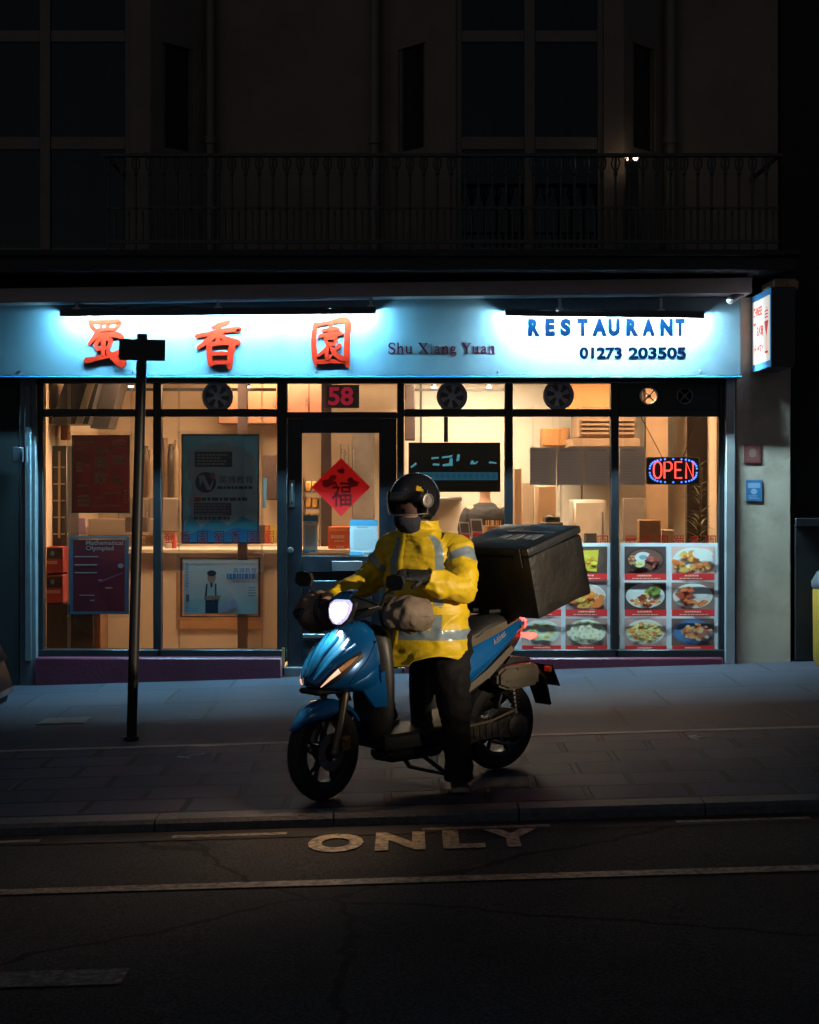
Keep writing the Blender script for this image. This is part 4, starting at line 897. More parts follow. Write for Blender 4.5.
# fridge with glass door at far left
fr = thing('display_fridge', 'tall glass door fridge with metal edges at the far left of the window', 'fridge', P(52, 640, 15.35))
fx0, fx1 = P(38.5, 0, 15.3).x, P(66, 0, 15.3).x
MB().box(fx0, fx1, 15.35, 15.9, .02, 1.95, .008).build('cabinet', mat('fridge_dark', (.03, .028, .03), .4), fr, smooth=True)
for k, x in enumerate((fx0 + .02, fx0 + .09, fx0 + .17)): MB().box(x, x + .018, 15.325, 15.35, 1.12, 1.9).build('door_edge', mat('bronze_edge', (.5, .38, .26), .35, .7), fr)
for j in range(5):
    z = 1.15 + j * .15; mb = MB().box(fx0 + .03, fx1 - .02, 15.33, 15.349, z, z + .012); mb.build('shelf', mat('bronze_edge', (.5, .38, .26), .35, .7), fr)
for k, (py0, py1) in enumerate(((547, 573), (575, 603))):
    t = thing('drink_carton', ('upper' if k == 0 else 'lower') + ' red and black carton stacked by the left window edge', 'carton', P(50, py1, 15.1), group='red cartons by the left window edge')
    MB().pbox((42, py0), (63, py1), 15.1, 15.32, .004).build('carton_box', mat('carton_red', (.30, .03, .03), .5, var=.2), t, smooth=True)
    A = Art((42.3, py0 + 1), (62.7, py1 - 1), 15.098); A.rect(.02, .55, .98, .98, (.03, .025, .03)); A.disc(.5, .78, .1, .1, (.1, .3, .5)); A.lines(.1, .30, .9, .48, 1, (.55, .4, .36), k, .7); A.build('carton_print', t)
st = thing('carton_stand', 'black cabinet beneath the red cartons', 'cabinet', P(60, 650, 15.08))
MB().box(P(41, 0, 15.1).x, P(94, 0, 15.1).x, 15.1, 15.5, .02, P(0, 603.5, 15.1).z, .01).build('cabinet_body', mat('black_cabinet', (.02, .018, .018), .5), st, smooth=True)
MB().box(P(92.5, 0, 15.1).x + .01, P(100, 0, 15.1).x, 15.12, 15.5, .02, P(0, 606, 15.1).z).build('side_panel', WOOD, st)
# duct in the top left corner
mb = MB(); a, b_ = P(70, 380, 15.3), P(112, 380, 15.3); c_, d_ = P(46, 438, 15.3), P(86, 438, 15.3)
mb.prism([P(66, 378, 15.2), P(100, 378, 15.2), P(88, 424, 15.2), P(50, 424, 15.2)], (0, .5, 0)); 
t = thing('ventilation_duct', 'dark slanting ventilation duct in the top left corner of the shop', 'duct', P(80, 400, 15.3))
mb.build('duct_body', mat('duct_black', (.028, .024, .024), .5), t)
MB().prism([P(89, 378, 15.18), P(96, 378, 15.18), P(82, 424, 15.18), P(75, 424, 15.18)], (0, .018, 0)).build('duct_flange', mat('galvanised', (.34, .27, .2), .4, .6), t)
MB().prism([P(102, 378, 15.4), P(122, 378, 15.4), P(108, 428, 15.4), P(90, 428, 15.4)], (0, .4, 0)).build('side_duct', mat('duct_black', (.028, .024, .024), .5), t)
t = thing('spot_camera', 'small dark dome camera hanging from the ceiling beside the duct', 'camera', P(107, 395, 16)); c = P(107, 393, 16)
MB().lathe([(.07, .03), (.07, 0), (.05, -.035), (0, -.05)], Matrix.Translation(c), 18).tube([c, (c.x, c.y, ZC)], .012, 8).build('dome', mat('dome_black', (.03, .03, .03), .25), t, smooth=True)
tag(MB().box(P(113, 0, 16.4).x, P(276, 0, 16.4).x, 16.4, 16.43, P(0, 391, 16.4).z, P(0, 388, 16.4).z).build('ceiling_track', mat('track_black', (.03, .025, .022), .5)), 'thin black track along the ceiling above the first two windows', 'track')
tag(MB().box(P(408, 0, 16.9).x, P(512, 0, 16.9).x, 16.9, 16.93, P(0, 391, 16.9).z, P(0, 388.5, 16.9).z).build('ceiling_track', mat('track_black', (.03, .025, .022), .5)), 'thin black track along the ceiling behind the middle windows', 'track')
def cupboard(label, x0, y0, x1, y1, Y, dp, m, doors=2, name='wall_cupboard'):
    t = thing(name, label, 'cupboard', P((x0 + x1) / 2, y1, Y)); MB().pbox((x0, y0), (x1, y1), Y, Y + dp, .006).build('carcass', m, t, smooth=True)
    for k in range(doors):
        xa = x0 + (x1 - x0) * k / doors + .5; xb = x0 + (x1 - x0) * (k + 1) / doors - .5; d = MB().pbox((xa, y0 + .7), (xb, y1 - .7), Y - .022, Y - .002, .004).build('cupboard_door', m, t, smooth=True)
        MB().pbox((xb - 2.2, (y0 + y1) / 2 - 3), (xb - 1.2, (y0 + y1) / 2 + 3), Y - .035, Y - .0225).build('handle', STEEL, d)
    return t
cupboard('brown wall cupboard with two doors behind the top of the blue poster', 218, 383, 277, 424, 17.1, .4, WOOD)
cupboard('brown cupboard high behind the house number', 288, 382, 330, 420, 17.0, .4, mat('red_brown_laminate', (.22, .09, .06), .5, var=.15))
cupboard('dark small cupboard in the top corner left of the hanging screen', 405, 385, 415, 440, 16.9, .4, DKW, 1)
cupboard('low grey cupboard with a long door under the golden character poster', 88, 519, 158, 536, 16.6, .4, GREYC, 1, 'base_cupboard')
cupboard('grey brown base cupboard behind the leaning street pole', 118, 498, 180, 532, 16.9, .4, GREYC, 2, 'base_cupboard')
cupboard('tall pale tan cupboard at the left of the kitchen', 514, 468, 522, 600, 16.2, .4, mat('tan_cupboard', (.42, .28, .17), .5, var=.1), 1)
cupboard('tall tan cupboard under the left menu board', 538, 486, 556, 600, 16.5, .4, mat('tan_cupboard', (.42, .28, .17), .5, var=.1), 1)
cupboard('orange brown cupboard high above the menu boards', 543, 428, 570, 446, 17.1, .4, mat('orange_wood', (.5, .24, .09), .5, var=.15), 1)
# shelf of jars and bottles
sh = thing('wall_shelf', 'narrow wall shelf of jars seen between the poster and the window bar', 'shelf', P(150, 500, 17.2))
MB().pbox((132, 498), (184, 501), 17.2, 17.5, .004).build('shelf_board', WOOD, sh)
MB().pbox((132, 544), (284, 547), 17.2, 17.5, .004).build('shelf_board', mat('counter_white', (.7, .64, .55), .35), sh)
rnd = random.Random(12)
for i, (px, h, col) in enumerate(((146, 52, (.10, .06, .04)), (150.5, 48, (.3, .22, .15)), (165, 60, (.14, .09, .06)), (171, 54, (.06, .045, .04)), (177, 58, (.35, .26, .18)))):
    c = P(px, 498, 17.3); hh = h * 17.3 / FPX; r = .042
    t = thing('tall_bottle', ['short dark bottle, first from the pole on the wall shelf', 'pale bottle left of the window bar on the wall shelf', 'tall brown bottle just right of the window bar on the shelf', 'black bottle in the middle right of the wall shelf', 'pale bottle nearest the blue poster on the wall shelf'][i], 'bottle', c, group='bottles on the wall shelf')
    MB().lathe([(0, 0), (r, .002), (r, hh * .6), (r * .98, hh * .82), (r * .6, hh * .88), (r * .6, hh), (0, hh)], Matrix.Translation(c), 14).build('bottle_body', mat('bottle_%d' % i, col, .25), t, smooth=True)
for i, px in enumerate((150, 262, 268, 273)):
    c = P(px, 544, 17.3); cols = [(.6, .5, .36), (.06, .05, .05), (.5, .14, .05), (.55, .4, .12)]
    t = tag(MB().lathe([(0, 0), (.05, .004), (.055, .12), (.04, .16), (.04, .19), (0, .19)], Matrix.Translation(c), 16).build('storage_jar', mat('jar_%d' % i, cols[i], .3), smooth=True), ['cream jar on the low shelf behind the leaning pole', 'black jar right of the blue poster', 'red jar right of the blue poster', 'yellow jar nearest the door on the low shelf'][i], 'jar', None, None)
tag(MB().tube([P(264, 508, 17.0), P(265, 478, 17.0)], .02, 8).build('blue_bottle', mat('blue_plastic', (.05, .2, .42), .35), smooth=True), 'slim blue bottle hanging right of the blue poster', 'bottle')
# behind the door: bread rack, boxes, signs on the counter
rk = thing('bread_rack', 'rack of yellow packets behind the red diamond paper', 'rack', P(312, 545, 16.9)); 
MB().pbox((303, 478), (304.2, 560), 16.9, 17.2).pbox((319, 478), (320.2, 560), 16.9, 17.2).build('rack_frame', STEEL, rk)
for j in range(4): MB().pbox((304.2, 492 + j * 16), (319, 493.2 + j * 16), 16.9, 17.2).build('rack_shelf', STEEL, rk)
for j in range(3):
    for i in range(2): tag(MB().pbox((305 + i * 7, 481.5 + j * 16), (311 + i * 7, 491.9 + j * 16), 16.92, 17.1, .012).build('snack_packet', mat('packet_yellow', (.62, .36, .10), .5, var=.25), smooth=True), 'yellow packet on the %s shelf of the rack, %s' % (['top', 'middle', 'lower'][j], ['left one', 'right one'][i]), 'packet', 'yellow packets on the rack')
t = thing('leaflet_box', 'orange red carton on the counter behind the door glass', 'carton', P(339, 553, 15.74))
zc2 = zc
def on_counter(x0, y0, x1, y1, Y, dp): return MB().box(P(x0, 0, Y).x, P(x1, 0, Y).x, Y, Y + dp, zc + .001, P(0, y0, Y).z, .003)
on_counter(328, 527, 351, 553, 15.8, .2).build('carton_box', mat('carton_orange', (.62, .10, .03), .5, var=.1), t, smooth=True)
A = Art((329, 528), (350, 552), 15.798); A.rect(.0, .86, 1, .98, (.75, .25, .1)); A.lines(.1, .52, .95, .72, 1, (.75, .5, .4), 2, .7); A.lines(.25, .40, .8, .5, 1, (.75, .5, .4), 3, .7); A.lines(.35, .12, .75, .28, 1, (.75, .5, .4), 4, .7); A.build('carton_print', t)
for lab, x0, y0, x1, y1, Y in (('white and blue payment sign stuck low on the right of the door glass', 350, 520, 377.5, 556, 14.592), ('small white payment sign behind the left of the door glass', 303, 515, 317.5, 554, 14.68)):
    A = Art((x0, y0), (x1, y1), Y); A.gain = 1.5; A.sheet(0, 0, 1, 1, (.55, .57, .58), .004); A.rect(.0, .84, 1, 1, (.08, .30, .46)); A.rect(.14, .2, .86, .74, (.44, .46, .47)); A.lines(.25, .78, .75, .82, 1, (.2, .25, .3), 5, .6); A.rect(.0, .03, .45, .12, (.10, .40, .60)); A.lines(.5, .05, .95, .1, 1, (.1, .12, .15), 6, .8)
    tag(A.build('payment_sign'), lab, 'notice')
# fridge, hood, boxes at the right
t = thing('white_fridge', 'white fridge standing behind the menu boards', 'fridge', P(585, 600, 16.7))
MB().pbox((574, 500), (606, 640), 16.7, 17.3, .015).build('fridge_body', mat('fridge_white', (.74, .68, .58), .35), t, smooth=True)
d = MB().pbox((575, 502), (605, 545), 16.672, 16.698, .008).build('fridge_door', mat('fridge_white', (.74, .68, .58), .35), t, smooth=True); MB().pbox((602, 512), (603.5, 538), 16.64, 16.671).build('handle', STEEL, d)
ho = thing('extractor_hood', 'big tan and steel extractor hood above the menu boards', 'hood', P(606, 440, 16.3))
mb = MB(); p = [P(573, 446, 16.3), P(640, 446, 16.3), P(640, 438, 16.3), P(573, 438, 16.3)]; mb.prism(p, (0, .9, 0)); mb.build('hood_rim', mat('hood_steel', (.46, .34, .24), .35, .5), ho)
mb = MB(); a, b_ = P(578, 437.5, 16.4), P(636, 417, 16.4); mb.box(a.x, b_.x, 16.4, 17.1, a.z, b_.z + .1, .01); mb.build('hood_canopy', mat('hood_brown', (.28, .19, .13), .45, .3), ho)
for k in range(4): MB().pbox((582, 419 + k * 4.4), (634, 421 + k * 4.4), 16.37, 16.4).build('hood_slat', mat('hood_steel', (.46, .34, .24), .35, .5), ho)
tag(MB().pbox((568, 380), (640, 413), 16.6, 17.0, .01).build('cardboard_box', mat('cardboard', (.55, .30, .12), .7, var=.08), smooth=True), 'large cardboard box high at the top right of the shop', 'box')
# menu boards
for k in range(4):
    x0 = (530, 557, 585, 620)[k]; x1 = (556, 584, 611, 645)[k]; Y = 14.95
    lab = ['leftmost grey brown menu board beside the hanging screen', 'grey brown menu board second from the hanging screen', 'grey brown menu board half behind the window bar', 'grey brown menu board beside the OPEN sign'][k]
    t = thing('menu_board', lab, 'menu board', P((x0 + x1) / 2, 485, Y), group='hanging grey brown menu boards')
    x1b = x1 if k != 2 else 619
    A = Art((x0, 447.5), (x1b, 485), Y); A.gain = 1.7; A.sheet(0, 0, 1, 1, (.46, .47, .50), .004); A.lines(.08, .06, .92, .92, 11, (.55, .55, .58), 40 + k, .4); A.lines(.1, .9, .8, .96, 1, (.46, .36, .31), 50 + k, .7); A.build('board', t)
    mb = MB().tube([P(x0 + 3, 447.5, Y + .006), P(x0 + 3, 405, Y + .006)], .002, 5).tube([P(x1b - 3, 447.5, Y + .006), P(x1b - 3, 405, Y + .006)], .002, 5); mb.build('wire', WIRE, t)
# counter things near the middle window
for i, (x0, x1, y0, lean) in enumerate(((459, 469, 522, -.03), (470, 482, 519, -.02))):
    t = thing('menu_stand', ['small red and white leaflet stand left of the chopstick tub', 'taller red and white leaflet stand beside the chopstick tub'][i], 'leaflet stand', P((x0 + x1) / 2, 549, 15.8), group='leaflet stands on the counter')
    p = [P(x0 + 3, 549, 15.8), P(x1 + 3, 549, 15.8), P(x1, y0, 15.86), P(x0, y0, 15.86)]; MB().prism(p, (0, .02, 0)).build('stand_back', mat('leaflet_white', (.6, .58, .56), .4), t)
    q_ = lambda u, v: p[0] + (p[1] - p[0]) * u + (p[3] - p[0]) * v + Vector((0, -.003, 0))
    MB().poly([q_(.1, .05), q_(.9, .05), q_(.9, .55), q_(.1, .55)]).build('red_leaflet', mat('leaflet_red', (.5, .03, .04), .4), t); MB().poly([q_(.1, .6), q_(.9, .6), q_(.9, .95), q_(.1, .95)]).build('dark_leaflet', mat('leaflet_dark', (.1, .09, .1), .4), t)
t = thing('chopstick_tub', 'tan slatted tub of chopsticks on the counter in the middle window', 'tub', P(493, 549, 15.9)); c = P(493, 549, 15.95); c.z = zc
MB().lathe([(0, .001), (.085, .001), (.1, .2), (.105, .2), (.105, .21), (.09, .21), (.08, .02), (0, .02)], Matrix.Translation(c), 24).build('tub_body', mat('tan_wood', (.50, .30, .15), .5, var=.15), t, smooth=True)
mb = MB(); rnd = random.Random(3)
for k in range(16):
    a = rnd.random() * 6.28; r = rnd.uniform(.02, .07); mb.tube([(c.x + r * math.cos(a), c.y + r * math.sin(a), zc + .03), (c.x + r * 1.15 * math.cos(a), c.y + r * 1.15 * math.sin(a), zc + .26)], .005, 5)
mb.build('chopsticks', mat('bamboo', (.62, .42, .22), .5), t)
t = thing('coffee_machine', 'dark kitchen machine on the counter under the menu boards', 'machine', P(552, 549, 16))
on_counter(545, 517, 560, 549, 15.95, .25).build('machine_body', mat('machine_dark', (.05, .045, .045), .4), t, smooth=True)
MB().box(P(541, 0, 15.94).x, P(563, 0, 15.94).x, 15.93, 16.2, zc + .2, zc + .24, .006).box(P(546, 0, 15.94).x, P(556, 0, 15.94).x, 15.95, 16.1, zc + .241, zc + .31, .02).build('machine_top', mat('machine_dark', (.05, .045, .045), .4), t, smooth=True)
t = on_counter(524, 532, 530, 549, 15.9, .1).build('pepper_mill', mat('machine_dark', (.05, .045, .045), .4), smooth=True); tag(t, 'small dark block on the counter left of the kitchen machine', 'container')
# right hand end: tan partition, dark recess, plant
tag(MB().box(P(646, 0, 16.6).x, P(668, 0, 16.6).x, 16.6, 16.7, .02, ZC - .002).build('partition', mat('tan_partition', (.50, .36, .24), .65, var=.08)), 'narrow tan partition behind the OPEN sign', 'partition')
tag(MB().box(P(687, 0, 15.6).x, XR - .002, 15.6, 15.7, .02, ZC - .002).build('partition', mat('recess_dark', (.035, .022, .017), .6, var=.1)), 'dark brown board standing in for the dim recess behind the plant', 'partition')  # dark sheet painted as the recess's darkness
pl = thing('potted_plant', 'spiky leaved pot plant right of the OPEN sign', 'plant', P(700, 545, 15.05)); c = P(699, 552, 15.05)
MB().box(c.x - .16, c.x + .16, 15.0, 15.3, .02, c.z - .13, .01).build('plant_stand', DKW, pl, smooth=True)
MB().lathe([(0, -.13), (.07, -.13), (.1, .02), (.09, .02), (.085, 0), (0, 0)], Matrix.Translation(c), 20).build('pot', mat('dark_pot', (.08, .05, .04), .5), pl, smooth=True)
mb = MB(); rnd = random.Random(8)
mb.tube([c, c + Vector((.01, 0, .35)), c + Vector((.03, .02, .75))], [.014, .011, .007], 7); mb.build('stem', mat('plant_stem', (.16, .1, .06), .7), pl, smooth=True)
mb = MB()
for k in range(95):
    z = rnd.choice((rnd.uniform(.02, .3), rnd.uniform(.1, .78))); a = rnd.random() * 6.283; L = rnd.uniform(.1, .24); b0_ = c + Vector((.02 * z, 0, z)); d = Vector((math.cos(a), .55 * math.sin(a), rnd.uniform(.2, .9))).normalized(); sd = d.cross(Vector((0, 0, 1))).normalized()
    prev = None; pt = b0_; w0 = rnd.uniform(.006, .012)
    for s_ in range(6):
        w = w0 * (1 - (s_ / 5) ** 2) + .0004; cur = (mb._v(pt - sd * w), mb._v(pt + sd * w))
        if prev: mb._f([prev[0], prev[1], cur[1], cur[0]])
        prev = cur; pt = pt + d * (L / 5); d = (d + Vector((0, 0, -.22))).normalized()
mb.build('leaves', mat('plant_leaf', (.13, .14, .06), .5, var=.4, vscale=20), pl, clean=False)

# ---- kitchen clutter
def clutter(name, label, cat, px, py, Y, w, h, m, kind='box', grp=None, dp=.14):
    p, q_ = P(px - w / 2, py, Y), P(px + w / 2, py - h, Y); mb = MB(); c = Vector(((p.x + q_.x) / 2, Y + dp / 2, p.z)); r = (q_.x - p.x) / 2; H = q_.z - p.z
    if kind == 'box': mb.box(p.x, q_.x, Y, Y + dp, p.z, q_.z, .006)
    elif kind == 'jar': mb.lathe([(0, 0), (r, .002), (r, H * .72), (r * .8, H * .8), (r * .82, H * .8), (r * .82, H), (0, H)], Matrix.Translation(c), 16)
    elif kind == 'bottle': mb.lathe([(0, 0), (r, .002), (r, H * .55), (r * .35, H * .75), (r * .35, H), (0, H)], Matrix.Translation(c), 14)
    elif kind == 'pan': mb.lathe([(0, 0), (r * .8, 0), (r, H), (r * .94, H), (r * .75, .01), (0, .01)], Matrix.Translation(c), 18)
    elif kind == 'pole': mb.tube([c, c + Vector((0, 0, H))], r, 10)
    return tag(mb.build(name, m, smooth=True), label, cat, grp)
BRN = [mat('clutter_%d' % i, c_, .45, var=.2) for i, c_ in enumerate(((.05, .035, .03), (.30, .16, .08), (.55, .42, .28), (.42, .06, .04), (.10, .10, .11), (.60, .56, .50), (.08, .16, .22), (.45, .28, .05)))]
cupboard('long steel kitchen shelf unit behind the hanging screen', 408, 497, 462, 501, 17.3, .3, STEEL, 1, 'kitchen_shelf')
clutter('steel_pipe', 'thin vertical pipe on the white wall left of the hanging screen', 'pipe', 421, 560, 17.4, 2.2, 180, BRN[4], 'pole', dp=.05)
clutter('steel_pipe', 'vertical pipe on the kitchen wall under the second menu board', 'pipe', 582, 560, 17.3, 1.6, 120, BRN[0], 'pole', dp=.05)
clutter('steel_pipe', 'pale vertical pipe under the left menu board', 'pipe', 560, 560, 17.3, 3, 130, BRN[5], 'pole', dp=.05)
clutter('wall_panel', 'dark grey panel on the kitchen wall below the right menu board', 'panel', 634, 540, 16.55, 22, 42, mat('grey_panel', (.25, .22, .20), .5, var=.1), dp=.03)
clutter('wall_panel', 'brown panel on the kitchen wall left of the fridge', 'panel', 528, 545, 17.4, 12, 62, mat('taupe_panel', (.36, .26, .18), .55, var=.1), dp=.03)
clutter('kettle', 'steel pot on the counter in the fourth window', 'pot', 570, 549, 15.9, 10, 10, STEEL, 'pan')
clutter('cardboard_box', 'brown carton on the counter by the fifth window plant', 'box', 650, 552, 15.6, 22, 32, BRN[1])
clutter('cardboard_box', 'pale carton stacked on the floor unit at the right end', 'box', 668, 552, 15.7, 12, 22, BRN[2])
for i, (px, w, h, k, kd, lab) in enumerate(((282, 7, 18, 3, 'jar', 'red jar on the counter behind the door edge'), (356, 6, 22, 0, 'bottle', 'dark bottle on the counter behind the payment sign'), (364, 6, 26, 7, 'bottle', 'amber bottle on the counter behind the payment sign'), (311, 9, 12, 5, 'pan', 'white bowl on the counter behind the door'), (168, 10, 9, 5, 'pan', 'white bowl on the counter right of the window bar'), (173, 6, 14, 3, 'jar', 'red jar on the counter left of the blue poster'), (413, 6, 20, 4, 'bottle', 'dark bottle on the counter left of the rider'), (500, 7, 15, 3, 'jar', 'red jar on the counter right of the chopstick tub'), (534, 6, 18, 0, 'bottle', 'dark bottle on the counter left of the kitchen machine'), (591, 12, 16, 4, 'box', 'grey till on the counter in the fourth window'))):
    clutter('counter_' + {'jar': 'jar', 'bottle': 'bottle', 'pan': 'bowl', 'box': 'till'}[kd], lab, {'jar': 'jar', 'bottle': 'bottle', 'pan': 'bowl', 'box': 'till'}[kd], px, 549, 15.85, w, h, BRN[k], kd, dp=.1)
cupboard('steel rack of trays behind the diamond paper on the right', 352, 432, 374, 520, 17.2, .3, mat('steel_rack', (.35, .32, .30), .35, .6, var=.2), 1, 'tray_rack')
cupboard('dark wall unit with a panel under the brown cupboard', 262, 455, 277, 500, 17.2, .25, DKW, 1)
for k in range(4): clutter('hanging_ladle', ['first', 'second', 'third', 'last'][k] + ' ladle from the left hanging over the counter behind the door glass', 'ladle', 341 + 4 * k, 470 + (k % 2) * 5, 17.1, 2.4, 26, STEEL, 'pan', 'hanging ladles', dp=.04)
clutter('dark_appliance', 'black appliance on the low unit under the golden character poster', 'appliance', 136, 532, 16.2, 22, 15, BRN[0])
clutter('paper_stack', 'lilac and white papers pinned left below the golden character poster', 'papers', 82, 534, 15.4, 8, 16, mat('lilac_paper', (.42, .30, .5), .6), dp=.02)
clutter('storage_box', 'orange box on top of the glass fridge', 'box', 64, 440, 15.5, 7, 20, mat('orange_box', (.7, .22, .05), .5))
mc = thing('manhole_cover', 'small rectangular iron cover set in the pavement by the left pilaster', 'manhole cover', (-2.45, 12.15, gz(-2.45)))
mb = MB().box(-2.62, -2.28, 11.98, 12.3, -.02, .006)
for v in mb.bm.verts: v.co.z += gz(v.co.x)
mb.build('frame', mat('iron_cover', (.045, .042, .04), .5, .5, bump=.5, bscale=60), mc)
mb = MB().box(-2.60, -2.30, 12.0, 12.28, .006, .009)
for v in mb.bm.verts: v.co.z += gz(v.co.x)
mb.build('lid', mat('iron_lid', (.07, .065, .06), .5, .5, bump=.7, bscale=80), mc)

for i, (px, py, Y, lab) in enumerate(((131, 386, 16.36, 'tiny lit spotlight on the track near the leaning pole'), (213, 386.5, 16.36, 'tiny lit spotlight on the track beside the blue poster fan'), (248, 386.5, 16.36, 'tiny lit spotlight on the track right of the second window fan'), (434, 387, 16.86, 'tiny lit spotlight on the track left of the hanging screen fan'), (489, 387, 16.86, 'tiny lit spotlight on the track right of the hanging screen fan'))):
    t = thing('track_spotlight', lab, 'spotlight', P(px, py, Y), group='track spotlights'); c = P(px, py, Y)
    MB().tube([c + Vector((0, .01, .05)), c], [.022, .03], 12).build('spot_body', mat('track_black', (.03, .025, .022), .5), t, smooth=True)
    MB().lathe([(.028, 0), (.02, -.008), (0, -.01)], Matrix.Translation(c - Vector((0, 0, .001))), 12).build('spot_lens', emit('spot_glow', (1, .82, .6), 22), t, smooth=True)
# ================================================================== STREET FURNITURE
sp = thing('street_sign_post', 'black leaning street post with a small dark sign plate on top', 'sign post', P(131, 740, 11.12))
a, b_ = P(131.3, 741, 11.12), P(142.3, 334, 11.1)
BLK = mat('post_black', (.012, .012, .014), .45, var=.3)
MB().tube([a - Vector((0, 0, .05)), b_], .034, 14).tube([a - Vector((0, 0, .05)), a + Vector((0, 0, .03))], .05, 14).build('pole', BLK, sp, smooth=True)
p = MB(); p.prism([P(119, 360, 11.05), P(165, 361, 11.05), P(165.5, 340, 11.05), P(119, 338.5, 11.05)], (0, .006, 0)); p.prism([P(119.8, 359.2, 11.058), P(164, 360, 11.058), P(164.5, 358.4, 11.058), P(119.8, 357.4, 11.058)], (0, .02, 0))
p.build('sign_plate', mat('plate_black', (.014, .015, .018), .5, var=.3), sp)
MB().box(b_.x - .045, b_.x + .045, 11.057, 11.15, b_.z - .16, b_.z - .13, .004).box(b_.x - .045, b_.x + .045, 11.057, 11.15, b_.z - .09, b_.z - .06, .004).build('clamp', BLK, sp, smooth=True)

bn = thing('litter_bin', 'yellow litter bin with a grey lid at the right edge', 'bin', (3.52, 14.1, gz(3.52)))
z0 = gz(3.52)
MB().lathe([(0, 0), (.17, 0), (.20, .05), (.205, .62), (.2, .64), (0, .64)], Matrix.Translation((3.54, 14.1, z0)), 28).build('bin_body', mat('bin_yellow', (.30, .15, .012), .5, var=.12), bn, smooth=True)
MB().lathe([(.205, .641), (.215, .66), (.215, .70), (.17, .78), (.06, .82), (0, .82)], Matrix.Translation((3.54, 14.1, z0)), 28).build('bin_lid', mat('bin_grey', (.06, .06, .065), .5), bn, smooth=True)

# the far pavement, behind the camera, and the street lamp on it that lights the rider
sheet('far_pavement', -80, 80, -9, 1.2, lambda x: gz(x) + .02, MATS['kerb_granite'])
LX, LY, LZ = 9.6, 1.0, 3.25
sl = thing('street_lamp', 'grey street lamp on the near pavement shining across the road', 'street lamp', (LX, LY, gz(LX)))
GALV = mat('lamp_post_grey', (.2, .2, .2), .5, .5)
z0 = gz(LX)
MB().tube([(LX, LY, z0), (LX, LY, z0 + 1.2), (LX, LY, z0 + 1.22), (LX, LY, LZ - .1), (LX - .04, LY + .2, LZ + .1), (LX - .15, LY + .8, LZ + .15)], [.085, .085, .055, .045, .035, .03], 14).build('post', GALV, sl, smooth=True)
MB().box(LX - .32, LX - .04, LY + .75, LY + 1.3, LZ + .08, LZ + .18, .03, None, 2).build('lamp_head', GALV, sl, smooth=True)
MB().box(LX - .29, LX - .07, LY + .8, LY + 1.25, LZ + .065, LZ + .0795).build('lamp_glass', emit('street_lamp_glass', (1, .74, .45), 6), sl)
ld = bpy.data.lights.new('lamp_beam', 'SPOT'); ld.energy = 9800; ld.color = (1, .79, .55); ld.spot_size = R(11.2); ld.spot_blend = .9; ld.shadow_soft_size = .15
lo = bpy.data.objects.new('lamp_beam', ld); C.objects.link(lo); lo.parent = sl
lp = Vector((LX - .18, LY + 1.0, LZ + .03)); lo.location = lp - Vector(sl.location)
lo.rotation_euler = (Vector((.33, 9.2, 1.40)) - lp).to_track_quat('-Z', 'Y').to_euler()

# ---- car at the left edge, its nose just in the frame
car = thing('parked_car', 'dark parked car whose rounded nose just enters the left edge', 'car', (-4.60, 10.35, gz(-4.60)), (0, -math.atan(SL), 0))
CARP = mat('car_paint_dark', (.007, .009, .013), .42, .0, var=.05, spec=.3)
prof = [(2.02, .30), (2.06, .42), (2.0, .60), (1.86, .70), (1.0, .88), (.35, 1.38), (-.9, 1.44), (-1.75, 1.0), (-1.95, .75), (-1.95, .3)]
rings = []
for y, ins, zz in ((-.84, .16, .9), (-.80, .06, .97), (-.62, .0, 1), (.62, .0, 1), (.80, .06, .97), (.84, .16, .9)):
    rings.append([(x - math.copysign(ins, x) * (1 if abs(x) > 1.7 else .2), y * (1 - .16 * max(0, (z - .85)) / .6), .3 + (z - .3) * zz) for x, z in prof])
MB(True).loft(rings).build('body', CARP, car, smooth=True, angle=50)
for s in (-1, 1):
    MB(True).prism([(.92, s * .80, .93), (.38, s * .735, 1.31), (-.85, s * .735, 1.36), (-1.45, s * .79, 1.0)], (0, s * .012, 0)).build('side_window', DGL, car)
    MB(True).loft([[(2.02, s * .50, .58), (1.98, s * .74, .58), (1.93, s * .76, .66), (1.97, s * .50, .655)], [(2.05, s * .50, .57), (2.005, s * .755, .57), (1.94, s * .775, .665), (1.99, s * .50, .665)]]).build('headlight', mat('lamp_lens_dark', (.18, .19, .2), .1, spec=.8), car, smooth=True)
    for x in (1.25, -1.25):
        w = MB(True).lathe([(.2, -.09), (.29, -.09), (.31, -.06), (.31, .06), (.29, .09), (.2, .09)], Matrix.Translation((x, s * .79, .31)) @ Matrix.Rotation(R(90), 4, 'X'), 32, closed=True).build('wheel', mat('tyre_rubber', (.018, .018, .018), .8, var=.2), car, smooth=True)
        MB(True).lathe([(.2, -.05), (.2, .05), (.06, .07), (0, .07)] if s < 0 else [(.2, .05), (.2, -.05), (.06, -.07), (0, -.07)], Matrix.Translation((x, s * .79, .31)) @ Matrix.Rotation(R(90), 4, 'X'), 20).build('rim', STEEL, w, smooth=True)
MB(True).prism([(.98, -.66, .90), (.98, .66, .90), (.40, .60, 1.33), (.40, -.60, 1.33)], (.02, 0, .02)).build('windscreen', DGL, car)
MB(True).box(2.03, 2.075, -.6, .6, .36, .40, .008).build('bumper_strip', mat('bumper_chrome', (.35, .37, .4), .25, .9), car, smooth=True)

